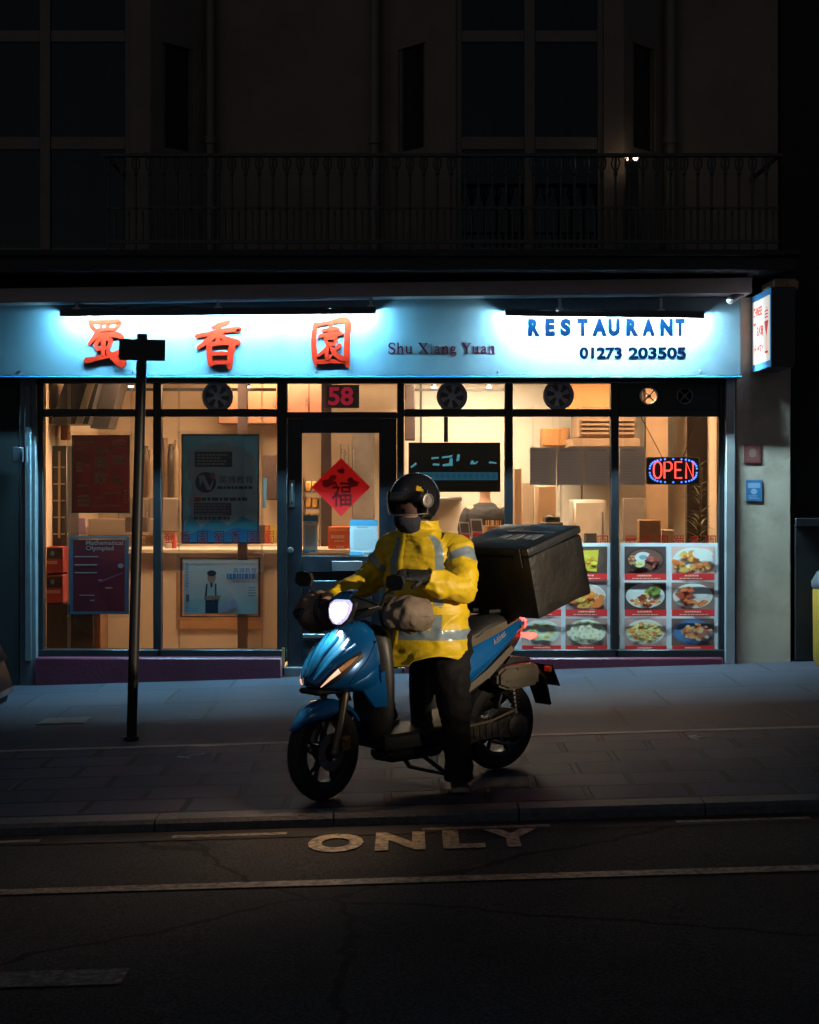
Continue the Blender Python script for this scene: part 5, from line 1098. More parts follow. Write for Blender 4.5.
# ================================================================== SCOOTER (own frame: x forward, y to its left, z up)
BLUE = mat('scooter_blue', (.005, .13, .42), .24, .25, coat=.7, var=.06, dirt=(.03, .07, .10), dscale=5, damt=.25)
PLAST = mat('black_plastic', (.018, .018, .019), .48, var=.25, vscale=12, dirt=(.05, .045, .04), dscale=4, damt=.4)
GREYP = mat('dusty_grey_plastic', (.115, .095, .065), .6, var=.25, vscale=9, dirt=(.08, .065, .05), dscale=6, damt=.5)
RUB = mat('tyre_black', (.016, .016, .016), .8, var=.3, bump=.3, bscale=60)
ALLOY = mat('dark_alloy', (.05, .05, .052), .35, .7, var=.2)
CAST = mat('cast_engine', (.11, .10, .085), .5, .6, var=.3, vscale=14, bump=.2, dirt=(.03, .025, .02), dscale=8, damt=.6)
HX, HY = -.772, -.636
yaw = math.atan2(HY, HX)
sc = thing('scooter', 'blue motor scooter with its headlight on, standing on the pavement edge', 'scooter', (.025, 9.24, 0), (0, R(1.33), yaw))
SR, WB = 12, .613                                        # front wheel and bars turned to its left
def steer(pa): return Matrix.Translation((pa, 0, 0)) @ Matrix.Rotation(R(SR), 4, 'Z') @ Matrix.Translation((-pa, 0, 0))
SW, SH = steer(.56), steer(.42)
def sbuild(mb, name, m, M=None, parent=sc, smooth=True, **k):
    if M is not None: bmesh.ops.transform(mb.bm, matrix=M, verts=mb.bm.verts[:])
    return mb.build(name, m, parent, smooth=smooth, **k)
L = lambda: MB(True)
AX = lambda x, z: Matrix.Translation((x, 0, z)) @ Matrix.Rotation(R(90), 4, 'X')
def wheel(x, z, Ro, wt, M, spokes, disc):
    Ri = Ro * .70
    prof = [(Ri, -wt * .36), (Ri + (Ro - Ri) * .3, -wt * .5), (Ri + (Ro - Ri) * .75, -wt * .46), (Ro - .006, -wt * .22), (Ro, 0), (Ro - .006, wt * .22), (Ri + (Ro - Ri) * .75, wt * .46), (Ri + (Ro - Ri) * .3, wt * .5), (Ri, wt * .36)]
    w = sbuild(L().lathe(prof, AX(x, z), 56, closed=True), 'wheel', RUB, M)
    r = L().lathe([(Ri + .003, -wt * .34), (Ri + .003, wt * .34), (Ri - .022, wt * .28), (Ri - .026, 0), (Ri - .022, -wt * .28)], AX(x, z), 48, closed=True)
    r.lathe([(.0, -.045), (.045, -.045), (.05, -.03), (.05, .03), (.045, .045), (.0, .045)], AX(x, z), 20)
    for k in range(spokes):
        t = 2 * math.pi * k / spokes + .35; d = Vector((math.cos(t), 0, math.sin(t))); e = Vector((-math.sin(t), 0, math.cos(t))); c = Vector((x, 0, z))
        for s in (-1, 1): r.tube([c + d * .035 + e * s * .016, c + d * .10 + e * s * .010, c + d * (Ri - .018) + e * s * .034], [.013, .010, .012], 8)
    sbuild(r, 'rim', ALLOY, M, w)
    if disc:
        dd = L().lathe([(.05, 0), (.098, 0), (.098, .004), (.05, .004)], Matrix.Translation((x, .055, z)) @ Matrix.Rotation(R(90), 4, 'X'), 32, closed=True)
        sbuild(dd, 'brake_disc', STEEL, M, w)
        cp = L().box(x - .125, x - .055, .035, .085, z - .005, z + .075, .014, None, 2).ball((x - .07, .088, z + .055), .012, 8)
        sbuild(cp, 'brake_caliper', mat('gold_caliper', (.42, .26, .08), .4, .6, var=.2), M, w)
    return w
wheel(WB, .255, .255, .085, SW, 5, True)
wheel(-WB, .262, .262, .092, None, 5, False)
# front mudguard
mb = L(); rings = []
for i in range(15):
    f = i / 14; t = R(30 + 118 * f); r = .282 - .008 * math.sin(f * 3.14)
    w = .012 + .058 * min(1, f * 3.2) ** .8; drop = .018 + .060 * math.sin(min(1, f * 1.25) * math.pi) ** 1.2 + .02 * f
    ring = []
    for u in (-1, -.96, -.72, -.36, 0, .36, .72, .96, 1):
        rr = r - (drop if abs(u) == 1 else drop * .55 if abs(u) > .9 else .010 * u * u); ring.append((WB + rr * math.cos(t) + (.02 * (1 - f) if u == 0 else 0), u * w, .255 + rr * math.sin(t)))
    rings.append(ring)
mb.loft(rings, caps=False, closed=False)
o = sbuild(mb, 'front_mudguard', BLUE, SW, subsurf=1); s_ = o.modifiers.new('thickness', 'SOLIDIFY'); s_.thickness = .004
for s in (-1, 1): sbuild(L().tube([(WB, s * .078, .255), (WB - .055, s * .078, .42), (WB - .115, s * .07, .60)], [.021, .024, .02], 12).ball((WB, s * .08, .255), .028, 10), 'fork_leg', mat('fork_grey', (.16, .12, .08), .35, .6), SW)
# front cowl, loft of level slices
def slice_(z, af, ab, w, k=.55):
    h = [(af, 0), (af - .018, .34 * w), (af - .065, .72 * w), (af - .135, .95 * w), ((af - .15 + ab) / 2, w), (ab + .015, .97 * w), (ab, .6 * w)]
    return [(a_, b_, z) for a_, b_ in h] + [(ab, 0, z)] + [(a_, -b_, z) for a_, b_ in h[:0:-1]]
cow = [slice_(*q_) for q_ in ((.545, .50, .33, .150), (.570, .60, .325, .160), (.588, .69, .32, .165), (.600, .712, .32, .170), (.655, .700, .322, .182), (.74, .648, .325, .176), (.82, .582, .332, .152), (.885, .520, .34, .112), (.925, .475, .35, .080))]
front = sbuild(L().loft(cow), 'front_cowl', BLUE, subsurf=2)
cr_ = front.data.attributes.new('crease_edge', 'FLOAT', 'EDGE')
for e_ in front.data.edges:
    ks = {v_ % 14 for v_ in e_.vertices}
    if ks in ({2}, {12}): cr_.data[e_.index].value = .75
    if ks == {0}: cr_.data[e_.index].value = .5
bpy.context.view_layer.update()
dg = bpy.context.evaluated_depsgraph_get()
bvh = BVHTree.FromObject(front, dg)
def drape(pts, n=(.62, .78, .05), lift=.004):
    n = Vector(n).normalized(); out = []
    for p_ in pts:
        q_ = Vector(p_); hit = bvh.ray_cast(q_ + n * .4, -n); out.append((hit[0] if hit[0] else q_) + n * lift)
    return out
def lens(top, bot, name, m, lift=.006, side=1, k=14, parent=front):
    """long lamp laid on the cowl between an upper and a lower edge"""
    mb = L(); rows = []
    for i in range(k + 1):
        f = i / k
        def at(e):
            g = f * (len(e) - 1); j = min(int(g), len(e) - 2); h = g - j; return Vector(e[j]).lerp(Vector(e[j + 1]), h)
        a_, b_ = at(top), at(bot); rows.append([drape([(v := a_.lerp(b_, u)) and Vector((v.x, v.y * side, v.z))], (.62, .78 * side, .05), lift * (.35 + math.sin(u * 3.14)))[0] for u in (0, .25, .5, .75, 1)])
    mb.loft(rows, caps=False, closed=False); return sbuild(mb, name, m, None, parent)
for s in (1, -1):
    t_, b0_ = [(.688, .06, .612), (.62, .12, .690), (.50, .165, .765)], [(.675, .075, .596), (.60, .15, .640), (.47, .178, .735)]
    lens([(.688, .066, .606), (.62, .118, .692), (.475, .165, .775)], [(.672, .09, .586), (.61, .150, .634), (.465, .18, .742)], 'lamp_surround', PLAST, .003, s)
    lens([(.676, .080, .600), (.64, .112, .652), (.60, .136, .694)], [(.674, .083, .597), (.637, .121, .638), (.592, .147, .672)], 'running_light', emit('running_glow', (1, .62, .42), .95, (.8, .6, .5)), .010, s)
    lens([(.597, .138, .697), (.55, .156, .730), (.50, .170, .752)], [(.589, .149, .675), (.540, .166, .712), (.497, .172, .748)], 'indicator', emit('indicator_glow', (1, .36, .12), .16, (.55, .28, .14)), .010, s)
    lens([(.690, .035, .640), (.61, .085, .755), (.50, .10, .845)], [(.690, .05, .628), (.60, .11, .725), (.475, .135, .80)], 'cowl_ridge', BLUE, .016, s)
    lens([(.712, .012, .655), (.65, .03, .762), (.56, .04, .865)], [(.706, .028, .645), (.64, .06, .75), (.54, .075, .845)], 'cowl_ridge', BLUE, .012, s)
    lens([(.55, .165, .60), (.45, .178, .64), (.36, .182, .70)], [(.50, .158, .565), (.44, .168, .575), (.35, .175, .60)], 'side_fairing', BLUE, .008, s)
for s in (1, -1):                                        # panel gaps on the cowl, and the nose intake
    lens([(.575, .168, .600), (.52, .178, .66), (.44, .180, .735), (.38, .170, .82)], [(.572, .169, .597), (.517, .179, .657), (.437, .181, .732), (.376, .171, .818)], 'panel_gap', PLAST, .003, s, 20)
    lens([(.655, .045, .77), (.60, .075, .845), (.53, .09, .905)], [(.653, .048, .767), (.597, .078, .842), (.527, .093, .902)], 'panel_gap', PLAST, .003, s, 16)
lens([(.705, .004, .628), (.70, .03, .624), (.69, .055, .612)], [(.70, .004, .606), (.695, .03, .604), (.685, .05, .598)], 'nose_intake', PLAST, .004, 1)
for s, y_ in ((1, .06), (-1, .09)): sbuild(L().tube([(.40, s * .19, 1.0), (.46, s * .17, .99), (.47, s * y_, .93), (.42, s * y_ * .7, .88)], .0055, 7), 'brake_cable', PLAST, SH)
# blue apron flank going down beside the wheel, and the black apron behind it
for s in (1, -1):
    sbuild(L().loft([[(.47, s * .150, .60), (.33, s * .178, .66), (.33, s * .168, .66), (.47, s * .13, .60)], [(.44, s * .152, .55), (.315, s * .172, .56), (.315, s * .16, .56), (.44, s * .13, .55)], [(.375, s * .150, .47), (.30, s * .160, .47), (.30, s * .15, .47), (.375, s * .13, .47)]]), 'apron_flank', BLUE)
ap = [[(a_ , b_ , z) for a_, b_ in ((.36, 0), (.34, .10), (.28, w), (.22, w), (.215, 0), (.22, -w), (.28, -w), (.34, -.10))] for z, w in ((.235, .115), (.40, .15), (.60, .165), (.80, .14), (.90, .10))]
sbuild(L().loft(ap), 'leg_shield', PLAST, subsurf=1)
sbuild(L().box(.52, .70, -.085, .085, .555, .585, .012), 'cowl_underside', PLAST)
# floorboard, underbody, centre tunnel
sbuild(L().loft([[(x_, b_, z) for b_, z in ((-w, .235), (w, .235), (w, .30), (w * .9, .315), (-w * .9, .315), (-w, .30))] for x_, w in ((.30, .13), (.24, .155), (-.05, .165), (-.16, .12))]), 'floorboard', PLAST)
sbuild(L().box(-.15, .24, -.10, .10, .15, .236, .03), 'underbody', PLAST)
# body under the seat
bd = [[(x_, y_, z_) for y_, z_ in ((0, zt_), (w * .7, zt_ - .01), (w, zt_ - .07), (w * .97, zb_ + .06), (w * .7, zb_), (0, zb_), (-w * .7, zb_), (-w * .97, zb_ + .06), (-w, zt_ - .07), (-w * .7, zt_ - .01))] for x_, w, zb_, zt_ in ((-.02, .09, .30, .70), (-.10, .12, .32, .745), (-.28, .135, .42, .76), (-.50, .125, .52, .80), (-.70, .09, .66, .835), (-.80, .05, .75, .84))]
sbuild(L().loft(bd), 'rear_body', PLAST, subsurf=2)
# blue side panels: a long blade rising to the tail
def blade(s):
    mb = L(); rows = []
    up = [(-.205, .655), (-.30, .715), (-.45, .765), (-.60, .805), (-.755, .845)]; lo = [(-.150, .470), (-.27, .520), (-.42, .600), (-.58, .700), (-.745, .815)]
    for i in range(17):
        g = i / 16 * 4; j = min(int(g), 3); h = g - j
        u = [up[j][q_] * (1 - h) + up[j + 1][q_] * h for q_ in (0, 1)]; v = [lo[j][q_] * (1 - h) + lo[j + 1][q_] * h for q_ in (0, 1)]; f = i / 16
        base = .148 - .02 * f - .055 * f ** 3; row = []
        for k in range(9):
            e = k / 8; bul = .022 * math.sin(e * math.pi) ** .7 + (.010 if .55 < e < .8 else 0)
            row.append((u[0] * (1 - e) + v[0] * e, s * (base + bul - .02 * (1 - e)), u[1] * (1 - e) + v[1] * e))
        rows.append(row)
    mb.loft(rows, caps=False, closed=False)
    o = sbuild(mb, 'side_panel', BLUE, subsurf=1); q_ = o.modifiers.new('thickness', 'SOLIDIFY'); q_.thickness = .012; q_.offset = 0
    return o
for s in (1, -1):
    pnl = blade(s)
    sbuild(L().loft([[(-.185, s * .150, .475), (-.20, s * .158, .452), (-.20, s * .13, .45), (-.185, s * .12, .475)], [(-.42, s * .142, .592), (-.44, s * .148, .555), (-.44, s * .12, .55), (-.42, s * .11, .59)], [(-.62, s * .122, .708), (-.64, s * .128, .685), (-.64, s * .10, .68), (-.62, s * .09, .70)]]), 'lower_trim', GREYP)
    sbuild(L().loft([[(-.10, s * .12, .66), (-.12, s * .135, .735), (-.12, s * .10, .76), (-.10, s * .08, .68)], [(-.30, s * .138, .72), (-.32, s * .142, .785), (-.32, s * .11, .80), (-.30, s * .1, .73)], [(-.52, s * .128, .785), (-.54, s * .125, .835), (-.54, s * .10, .845), (-.52, s * .09, .79)], [(-.72, s * .085, .84), (-.73, s * .08, .868), (-.73, s * .06, .87), (-.72, s * .05, .84)]]), 'seat_side_trim', GREYP)
    if s == 1:
        mb = L(); bpy.context.view_layer.update(); bv = BVHTree.FromObject(pnl, bpy.context.evaluated_depsgraph_get())
        put_text(mb, 'Address', (0, 0, 0), (1, 0, 0), (0, 1, 0), .115, .026, .0, 0, .35)
        o_, du, dv = Vector((-.475, .3, .72)), Vector((-.87, 0, .42)).normalized(), Vector((.30, 0, .95)).normalized()
        for v in mb.bm.verts:
            q_ = o_ + du * v.co.x + dv * v.co.y; hit = bv.ray_cast(q_, Vector((0, -1, 0))); v.co = (hit[0] if hit[0] else Vector((q_.x, .16, q_.z))) + Vector((0, .0025, 0))
        sbuild(mb, 'lettering', mat('chrome_lettering', (.6, .55, .45), .3, .5), None, pnl, smooth=False, clean=False)
# seat
st_ = [[(x_, y_, z_) for y_, z_ in ((0, zt_), (w * .75, zt_ - .012), (w, zt_ - .045), (w * .9, zt_ - .09), (0, zt_ - .10), (-w * .9, zt_ - .09), (-w, zt_ - .045), (-w * .75, zt_ - .012))] for x_, w, zt_ in ((.03, .07, .755), (-.02, .11, .785), (-.20, .145, .805), (-.36, .15, .83), (-.42, .14, .875), (-.60, .125, .895), (-.72, .07, .885))]
sbuild(L().loft(st_), 'seat', mat('seat_vinyl', (.02, .02, .021), .5, bump=.15, bscale=120), subsurf=2)
# tail lamp, indicator arms, number plate, rear mudguard
TL = emit('tail_red', (1, .04, .03), 9, (.5, .02, .02))
sbuild(L().loft([[(-.735, .088, .80), (-.74, .092, .845), (-.76, 0, .86), (-.74, -.092, .845), (-.735, -.088, .80), (-.76, 0, .785)], [(-.80, .05, .79), (-.805, .052, .835), (-.83, 0, .84), (-.805, -.052, .835), (-.80, -.05, .79), (-.825, 0, .775)]]), 'tail_light', TL)
sbuild(L().tube([(-.72, .10, .765), (-.80, .085, .735), (-.885, .03, .735), (-.885, -.03, .735), (-.80, -.085, .735)], [.008, .013, .014, .014, .013], 8), 'tail_light', TL)
for s in (1, -1): sbuild(L().loft([[(-.70, s * .112, .775), (-.70, s * .122, .81), (-.72, s * .10, .815)], [(-.755, s * .085, .79), (-.76, s * .09, .82), (-.765, s * .07, .82)]]), 'rear_indicator', mat('amber_lens', (.45, .20, .04), .15, spec=.8))
sbuild(L().loft([[(-.66, -.075, .64), (-.66, .075, .64), (-.62, .075, .60), (-.62, -.075, .60)], [(-.80, -.075, .62), (-.80, .075, .62), (-.79, .075, .60), (-.79, -.075, .60)], [(-.93, -.075, .50), (-.93, .075, .50), (-.915, .075, .49), (-.915, -.075, .49)], [(-.985, -.06, .335), (-.985, .06, .335), (-.97, .06, .33), (-.97, -.06, .33)]]), 'rear_mudguard', PLAST)
sbuild(L().prism([(-.945, -.11, .565), (-.945, .11, .565), (-1.005, .11, .44), (-1.005, -.11, .44)], (-.004, 0, .002)), 'number_plate', mat('plate_back', (.025, .025, .025), .5))
sbuild(L().box(-.955, -.925, .06, .105, .525, .56, .006), 'reflector', mat('amber_reflector', (.6, .17, .04), .2, spec=.8))
# engine, transmission, air box, shock, exhaust, stand
tc_ = L().loft([[(x_, y_, z_) for y_, z_ in ((.03, zc_ - h_), (.135, zc_ - h_), (.168, zc_ - h_ * .7), (.168, zc_ + h_ * .7), (.135, zc_ + h_), (.03, zc_ + h_))] for x_, zc_, h_ in ((-.10, .255, .045), (-.13, .26, .082), (-.24, .265, .088), (-.34, .262, .066), (-.47, .262, .062), (-.55, .264, .084), (-.64, .263, .086), (-.69, .262, .05))])
tc_.lathe([(.062, 0), (.062, .012), (.05, .016), (0, .016)], Matrix.Translation((-.205, .166, .265)) @ Matrix.Rotation(R(-90), 4, 'X'), 24).lathe([(.058, 0), (.058, .010), (.045, .014), (0, .014)], Matrix.Translation((-.60, .166, .263)) @ Matrix.Rotation(R(-90), 4, 'X'), 24)
for k in range(7): tc_.ball((-.15 - .085 * k, .170, .262 + (.060 if k % 2 else -.058)), .009, 8)
for k in range(5): tc_.box(-.30 - .045 * k, -.285 - .045 * k, .166, .174, .225, .30, .003)
tc_.tube([(-.42, .172, .20), (-.46, .20, .19), (-.56, .205, .17)], .010, 8)
sbuild(tc_, 'transmission_case', CAST)
sbuild(L().tube([(-.18, .178, .30), (-.40, .182, .315), (-.58, .178, .355)], .007, 6), 'brake_cable', mat('cable_tan', (.25, .2, .13), .5))
sbuild(L().box(-.26, -.04, -.09, .11, .22, .42, .04, None, 2), 'engine', CAST)
ab_ = L().prism([(-.475, .085, .495), (-.475, .085, .565), (-.53, .085, .600), (-.775, .085, .598), (-.80, .085, .56), (-.785, .085, .478), (-.56, .085, .462)], (0, .088, 0))
bmesh.ops.bevel(ab_.bm, geom=ab_.bm.edges[:], offset=.016, segments=2, affect='EDGES')
ab_.box(-.76, -.53, .172, .178, .515, .525, .002).ball((-.50, .17, .54), .008, 8).ball((-.77, .17, .50), .008, 8).ball((-.62, .174, .58), .008, 8)
sbuild(ab_, 'air_box', GREYP)
mb = L().tube([(-.62, .15, .33), (-.60, .135, .60)], .012, 8)
for k in range(9): mb.lathe([(.026, -.004), (.032, 0), (.026, .004), (.02, 0)], Matrix.Translation((-.619 + .0022 * k, .149 - .0016 * k, .37 + k * .022)), 14, closed=True)
sbuild(mb, 'shock_absorber', STEEL)
sbuild(L().tube([(-.14, -.10, .24), (-.24, -.16, .22), (-.36, -.17, .28)], .02, 10).tube([(-.34, -.17, .27), (-.44, -.175, .30), (-.78, -.175, .39), (-.84, -.175, .40)], [.035, .062, .062, .045], 16), 'exhaust', mat('exhaust_black', (.03, .03, .03), .4, .5))
sbuild(L().tube([(.02, .10, .17), (-.10, .16, .06)], .012, 8).tube([(.02, -.10, .17), (-.10, -.16, .06)], .012, 8).tube([(-.1, -.16, .06), (-.1, .16, .06)], .012, 8), 'centre_stand', PLAST)
# rack for the box
sbuild(L().tube([(-.50, .07, .90), (-.74, .08, .90), (-.95, .07, .905), (-.95, -.07, .905), (-.74, -.08, .90), (-.50, -.07, .90)], .012, 8).tube([(-.70, .08, .90), (-.72, .07, .83)], .012, 8).tube([(-.70, -.08, .90), (-.72, -.07, .83)], .012, 8), 'luggage_rack', mat('rack_black', (.02, .02, .02), .4))
# handlebar cover with the headlight
hc = [[(.43 + dx, y_, z_) for y_, z_ in ()] for dx in ()]
hcr = []
for y_, a0, a1, z0_, z1_ in ((-.20, .36, .40, .985, 1.01), (-.10, .34, .485, .925, 1.045), (0, .335, .505, .90, 1.065), (.10, .34, .485, .925, 1.045), (.20, .36, .40, .985, 1.01)):
    hcr.append([(a0, y_, (z0_ + z1_) / 2), ((a0 * 2 + a1) / 3, y_, z1_), ((a0 + 2 * a1) / 3, y_, z1_ - .005), (a1, y_, (z0_ + z1_) / 2), ((a0 + 2 * a1) / 3, y_, z0_), ((a0 * 2 + a1) / 3, y_, z0_)])
hcov = sbuild(L().loft(hcr), 'handlebar_cover', PLAST, SH, subsurf=2)
sbuild(L().loft([[(.46, -.05, 1.05), (.46, .05, 1.05), (.38, .03, 1.075), (.38, -.03, 1.075)], [(.50, -.06, 1.035), (.50, .06, 1.035), (.44, .045, 1.066), (.44, -.045, 1.066)]]), 'cover_trim', BLUE, SH, hcov)
hl = [(0, .062), (.052, .060), (.078, .040), (.080, .010), (.062, -.036), (.030, -.064), (0, -.070), (-.030, -.064), (-.062, -.036), (-.080, .010), (-.078, .040), (-.052, .060)]
def hring(x_, k): return [(x_ - .35 * v * k + .0, u * k, .972 + v * k) for u, v in hl]
sbuild(L().loft([hring(.455, 1.14), hring(.492, 1.12), hring(.497, 1.0), hring(.47, .98)]), 'headlight_bezel', PLAST, SH)
hl_ = sbuild(L().loft([hring(.48, .98), hring(.502, .93), hring(.507, .72)], caps=False), 'headlight', emit('headlight_rim', (.70, .62, 1), .85), SH); sbuild(L().loft([hring(.5072, .72), hring(.511, .5), hring(.513, .15)]), 'bulb_glow', emit('headlight_glow', (.94, .97, 1), 52), SH, hl_)
hs = bpy.data.lights.new('headlight_beam', 'SPOT'); hs.energy = 26; hs.color = (1, .64, .38); hs.spot_size = R(105); hs.spot_blend = .85; hs.shadow_soft_size = .03
ho_ = bpy.data.objects.new('headlight_beam', hs); C.objects.link(ho_); ho_.parent = sc
ho_.location = SH @ Vector((.56, 0, .96)); ho_.rotation_euler = (SH.to_3x3() @ Vector((1, .0, -1.7))).to_track_quat('-Z', 'Y').to_euler()
# grips, levers, muffs, mirrors
for s in (1, -1):
    sbuild(L().tube([(.36, s * .16, .995), (.25, s * .38, .975)], .018, 10), 'grip', RUB, SH)
    sbuild(L().tube([(.40, s * .20, 1.0), (.42, s * .24, 1.06), (.415, s * .30, 1.10)], .006, 7).loft([[Vector((.415 + dx, s * .315 + q_[0], 1.125 + q_[1])) for q_ in ((-.06, -.02), (-.052, .032), (-.01, .044), (.045, .034), (.06, .0), (.045, -.034), (-.02, -.042))] for dx in (-.01, .012)] ), 'mirror', PLAST, SH)
def muff(s, m):
    mb = L(); rows = []; big = 1.0 if s > 0 else 1.12; fwd = 0 if s > 0 else .085
    for i in range(17):
        f = i / 16; cx_ = .27 + fwd - .05 * f; cyy = .17 + .25 * f; r1 = big * (.064 + .036 * math.sin(min(1, f * 1.1) * math.pi)) * (1 if f < .85 else max(.25, 1 - (f - .85) * 5)); row = []
        for k in range(28):
            t = 2 * math.pi * k / 28; nz = noise.noise(Vector((math.cos(t) * 2, math.sin(t) * 2 + s * 5, f * 5))) * .024 + noise.noise(Vector((math.cos(t) * 4, math.sin(t) * 4 + s * 5, f * 11))) * .014
            row.append((cx_ + .03 + (r1 * 1.15 + nz) * math.cos(t), s * cyy, .955 - .01 * f + (r1 * .98 + nz) * math.sin(t)))
        rows.append(row)
    mb.loft(rows); return sbuild(mb, 'handlebar_muff', m, SH, subsurf=1)
for s in (1, -1): sbuild(L().lathe([(.088 if s > 0 else .098, -.012), (.094 if s > 0 else .104, 0), (.088 if s > 0 else .098, .012), (.08, 0)], Matrix.Translation((.30 if s > 0 else .385, s * .185, .955)) @ Matrix.Rotation(R(90), 4, 'X'), 26, closed=True), 'muff_cuff', PLAST, SH)
muff(1, mat('muff_grey', (.22, .17, .13), .75, var=.25, vscale=8, bump=.4, bscale=25)); muff(-1, mat('muff_brown', (.20, .125, .10), .75, var=.25, vscale=8, bump=.4, bscale=25))
# red glow of the tail lamp is its own emission

# ================================================================== DELIVERY BOX
bx = thing('delivery_box', 'large black square delivery box tilted on the scooter rear rack', 'delivery box', (.70, 9.70, .93))
hb = Vector((-.70, -.71, 0)).normalized(); lb = Vector((-hb.y, hb.x, 0)) * 1; lb = Vector((.71, -.70, 0)).normalized()
tilt = R(15)
bvec = (-hb * math.cos(tilt) + Vector((0, 0, math.sin(tilt)))).normalized(); uvec = lb.cross(-bvec) * -1
uvec = (-bvec).cross(lb); uvec = uvec if uvec.z > 0 else -uvec
BW, BL, BH = .56, .47, .405
o_ = Vector((.715, 9.38, .878))                          # lower corner nearest the camera
def bp_(l_, k_, h_): return o_ - lb * l_ + bvec * k_ + uvec * h_
BOXM = mat('box_fabric', (.011, .011, .0105), .55, var=.25, vscale=7, bump=.25, bscale=30, dirt=(.042, .033, .022), dscale=4, damt=.4)
def bbox(l0, l1, k0, k1, h0, h1, bev=.012):
    M = Matrix((( -lb.x, bvec.x, uvec.x, o_.x), (-lb.y, bvec.y, uvec.y, o_.y), (-lb.z, bvec.z, uvec.z, o_.z), (0, 0, 0, 1))); m_ = MB(); m_.box(l0, l1, k0, k1, h0, h1, bev, M, 2); return m_
def puff(mb, amp, cuts=6):
    bmesh.ops.subdivide_edges(mb.bm, edges=[e for e in mb.bm.edges if e.calc_length() > .2], cuts=cuts, use_grid_fill=True)
    mb.bm.normal_update()
    for v in mb.bm.verts: v.co += v.normal * noise.noise(v.co * 6) * amp
    return mb
puff(bbox(0, BW, 0, BL, 0, BH - .05, .018), .008).build('box_body', BOXM, bx, smooth=True)
puff(bbox(-.004, BW + .004, -.004, BL + .004, BH - .048, BH, .014), .005).build('lid', mat('box_lid', (.03, .035, .042), .38, var=.2, vscale=6, bump=.2, bscale=25), bx, smooth=True)
TAPE = mat('reflective_tape', (.42, .46, .48), .35, .15, var=.1)
m_ = bbox(.06, .40, .30, .315, BH + .0015, BH + .004, 0); 
for l0, k0, w_, d_ in ((.10, .20, .05, .08), (.18, .22, .03, .05), (.24, .18, .05, .09), (.32, .20, .06, .06), (.14, .35, .22, .03)): m_.mesh(bpy.data.meshes.new('x')) if False else None
m_.build('reflective_strip', TAPE, bx)
m2 = MB(); put_text(m2, 'HD', bp_(.36, .18, BH + .005), lb, bvec, .17, .09, .03) if False else None
for l0, k0, w_, d_ in ((.09, .16, .05, .09), (.16, .18, .03, .06), (.22, .15, .06, .10), (.31, .17, .05, .07)): bbox(l0, l0 + w_, k0, k0 + d_, BH + .0015, BH + .004, 0).build('reflective_patch', TAPE, bx)
for l0 in (.05, .42): bbox(l0, l0 + .045, -.0115, -.0065, BH - .11, BH - .0, 0).build('buckle_strap', mat('webbing', (.02, .025, .03), .6), bx)
# ================================================================== PEOPLE
SKIN = mat('skin', (.36, .20, .14), .55, var=.08, vscale=20)
def grow(nodes, edges, name, m, parent, root, sub=2):
    keys = list(nodes); me = bpy.data.meshes.new(name)
    inv = world_of(parent).inverted()
    me.from_pydata([inv @ Vector(nodes[k][0]) for k in keys], [(keys.index(a), keys.index(b)) for a, b in edges], []); me.materials.append(m)
    o = bpy.data.objects.new(name, me); C.objects.link(o)
    sk = o.modifiers.new('skin', 'SKIN'); sk.use_smooth_shade = True
    for k, v in zip(keys, me.skin_vertices[0].data):
        r = nodes[k][1]; v.radius = r if isinstance(r, tuple) else (r, r); v.use_root = (k == root)
    sb = o.modifiers.new('subsurf', 'SUBSURF'); sb.levels = sb.render_levels = sub
    bpy.context.view_layer.update()
    me2 = bpy.data.meshes.new_from_object(o.evaluated_get(bpy.context.evaluated_depsgraph_get())); o.modifiers.clear(); o.data = me2; o.name = name
    me2.materials.clear(); me2.materials.append(m)
    o.parent = parent; return o
def crom(vals, f):
    k = len(vals) - 1; g = min(max(f, 0), 1) * k; j = min(int(g), k - 1); t = g - j
    p0, p1, p2, p3 = vals[max(j - 1, 0)], vals[j], vals[j + 1], vals[min(j + 2, k)]
    return (p1 * 2 + (p2 - p0) * t + (p0 * 2 - p1 * 5 + p2 * 4 - p3) * t * t + (p1 * 3 - p0 - p2 * 3 + p3) * t ** 3) * .5
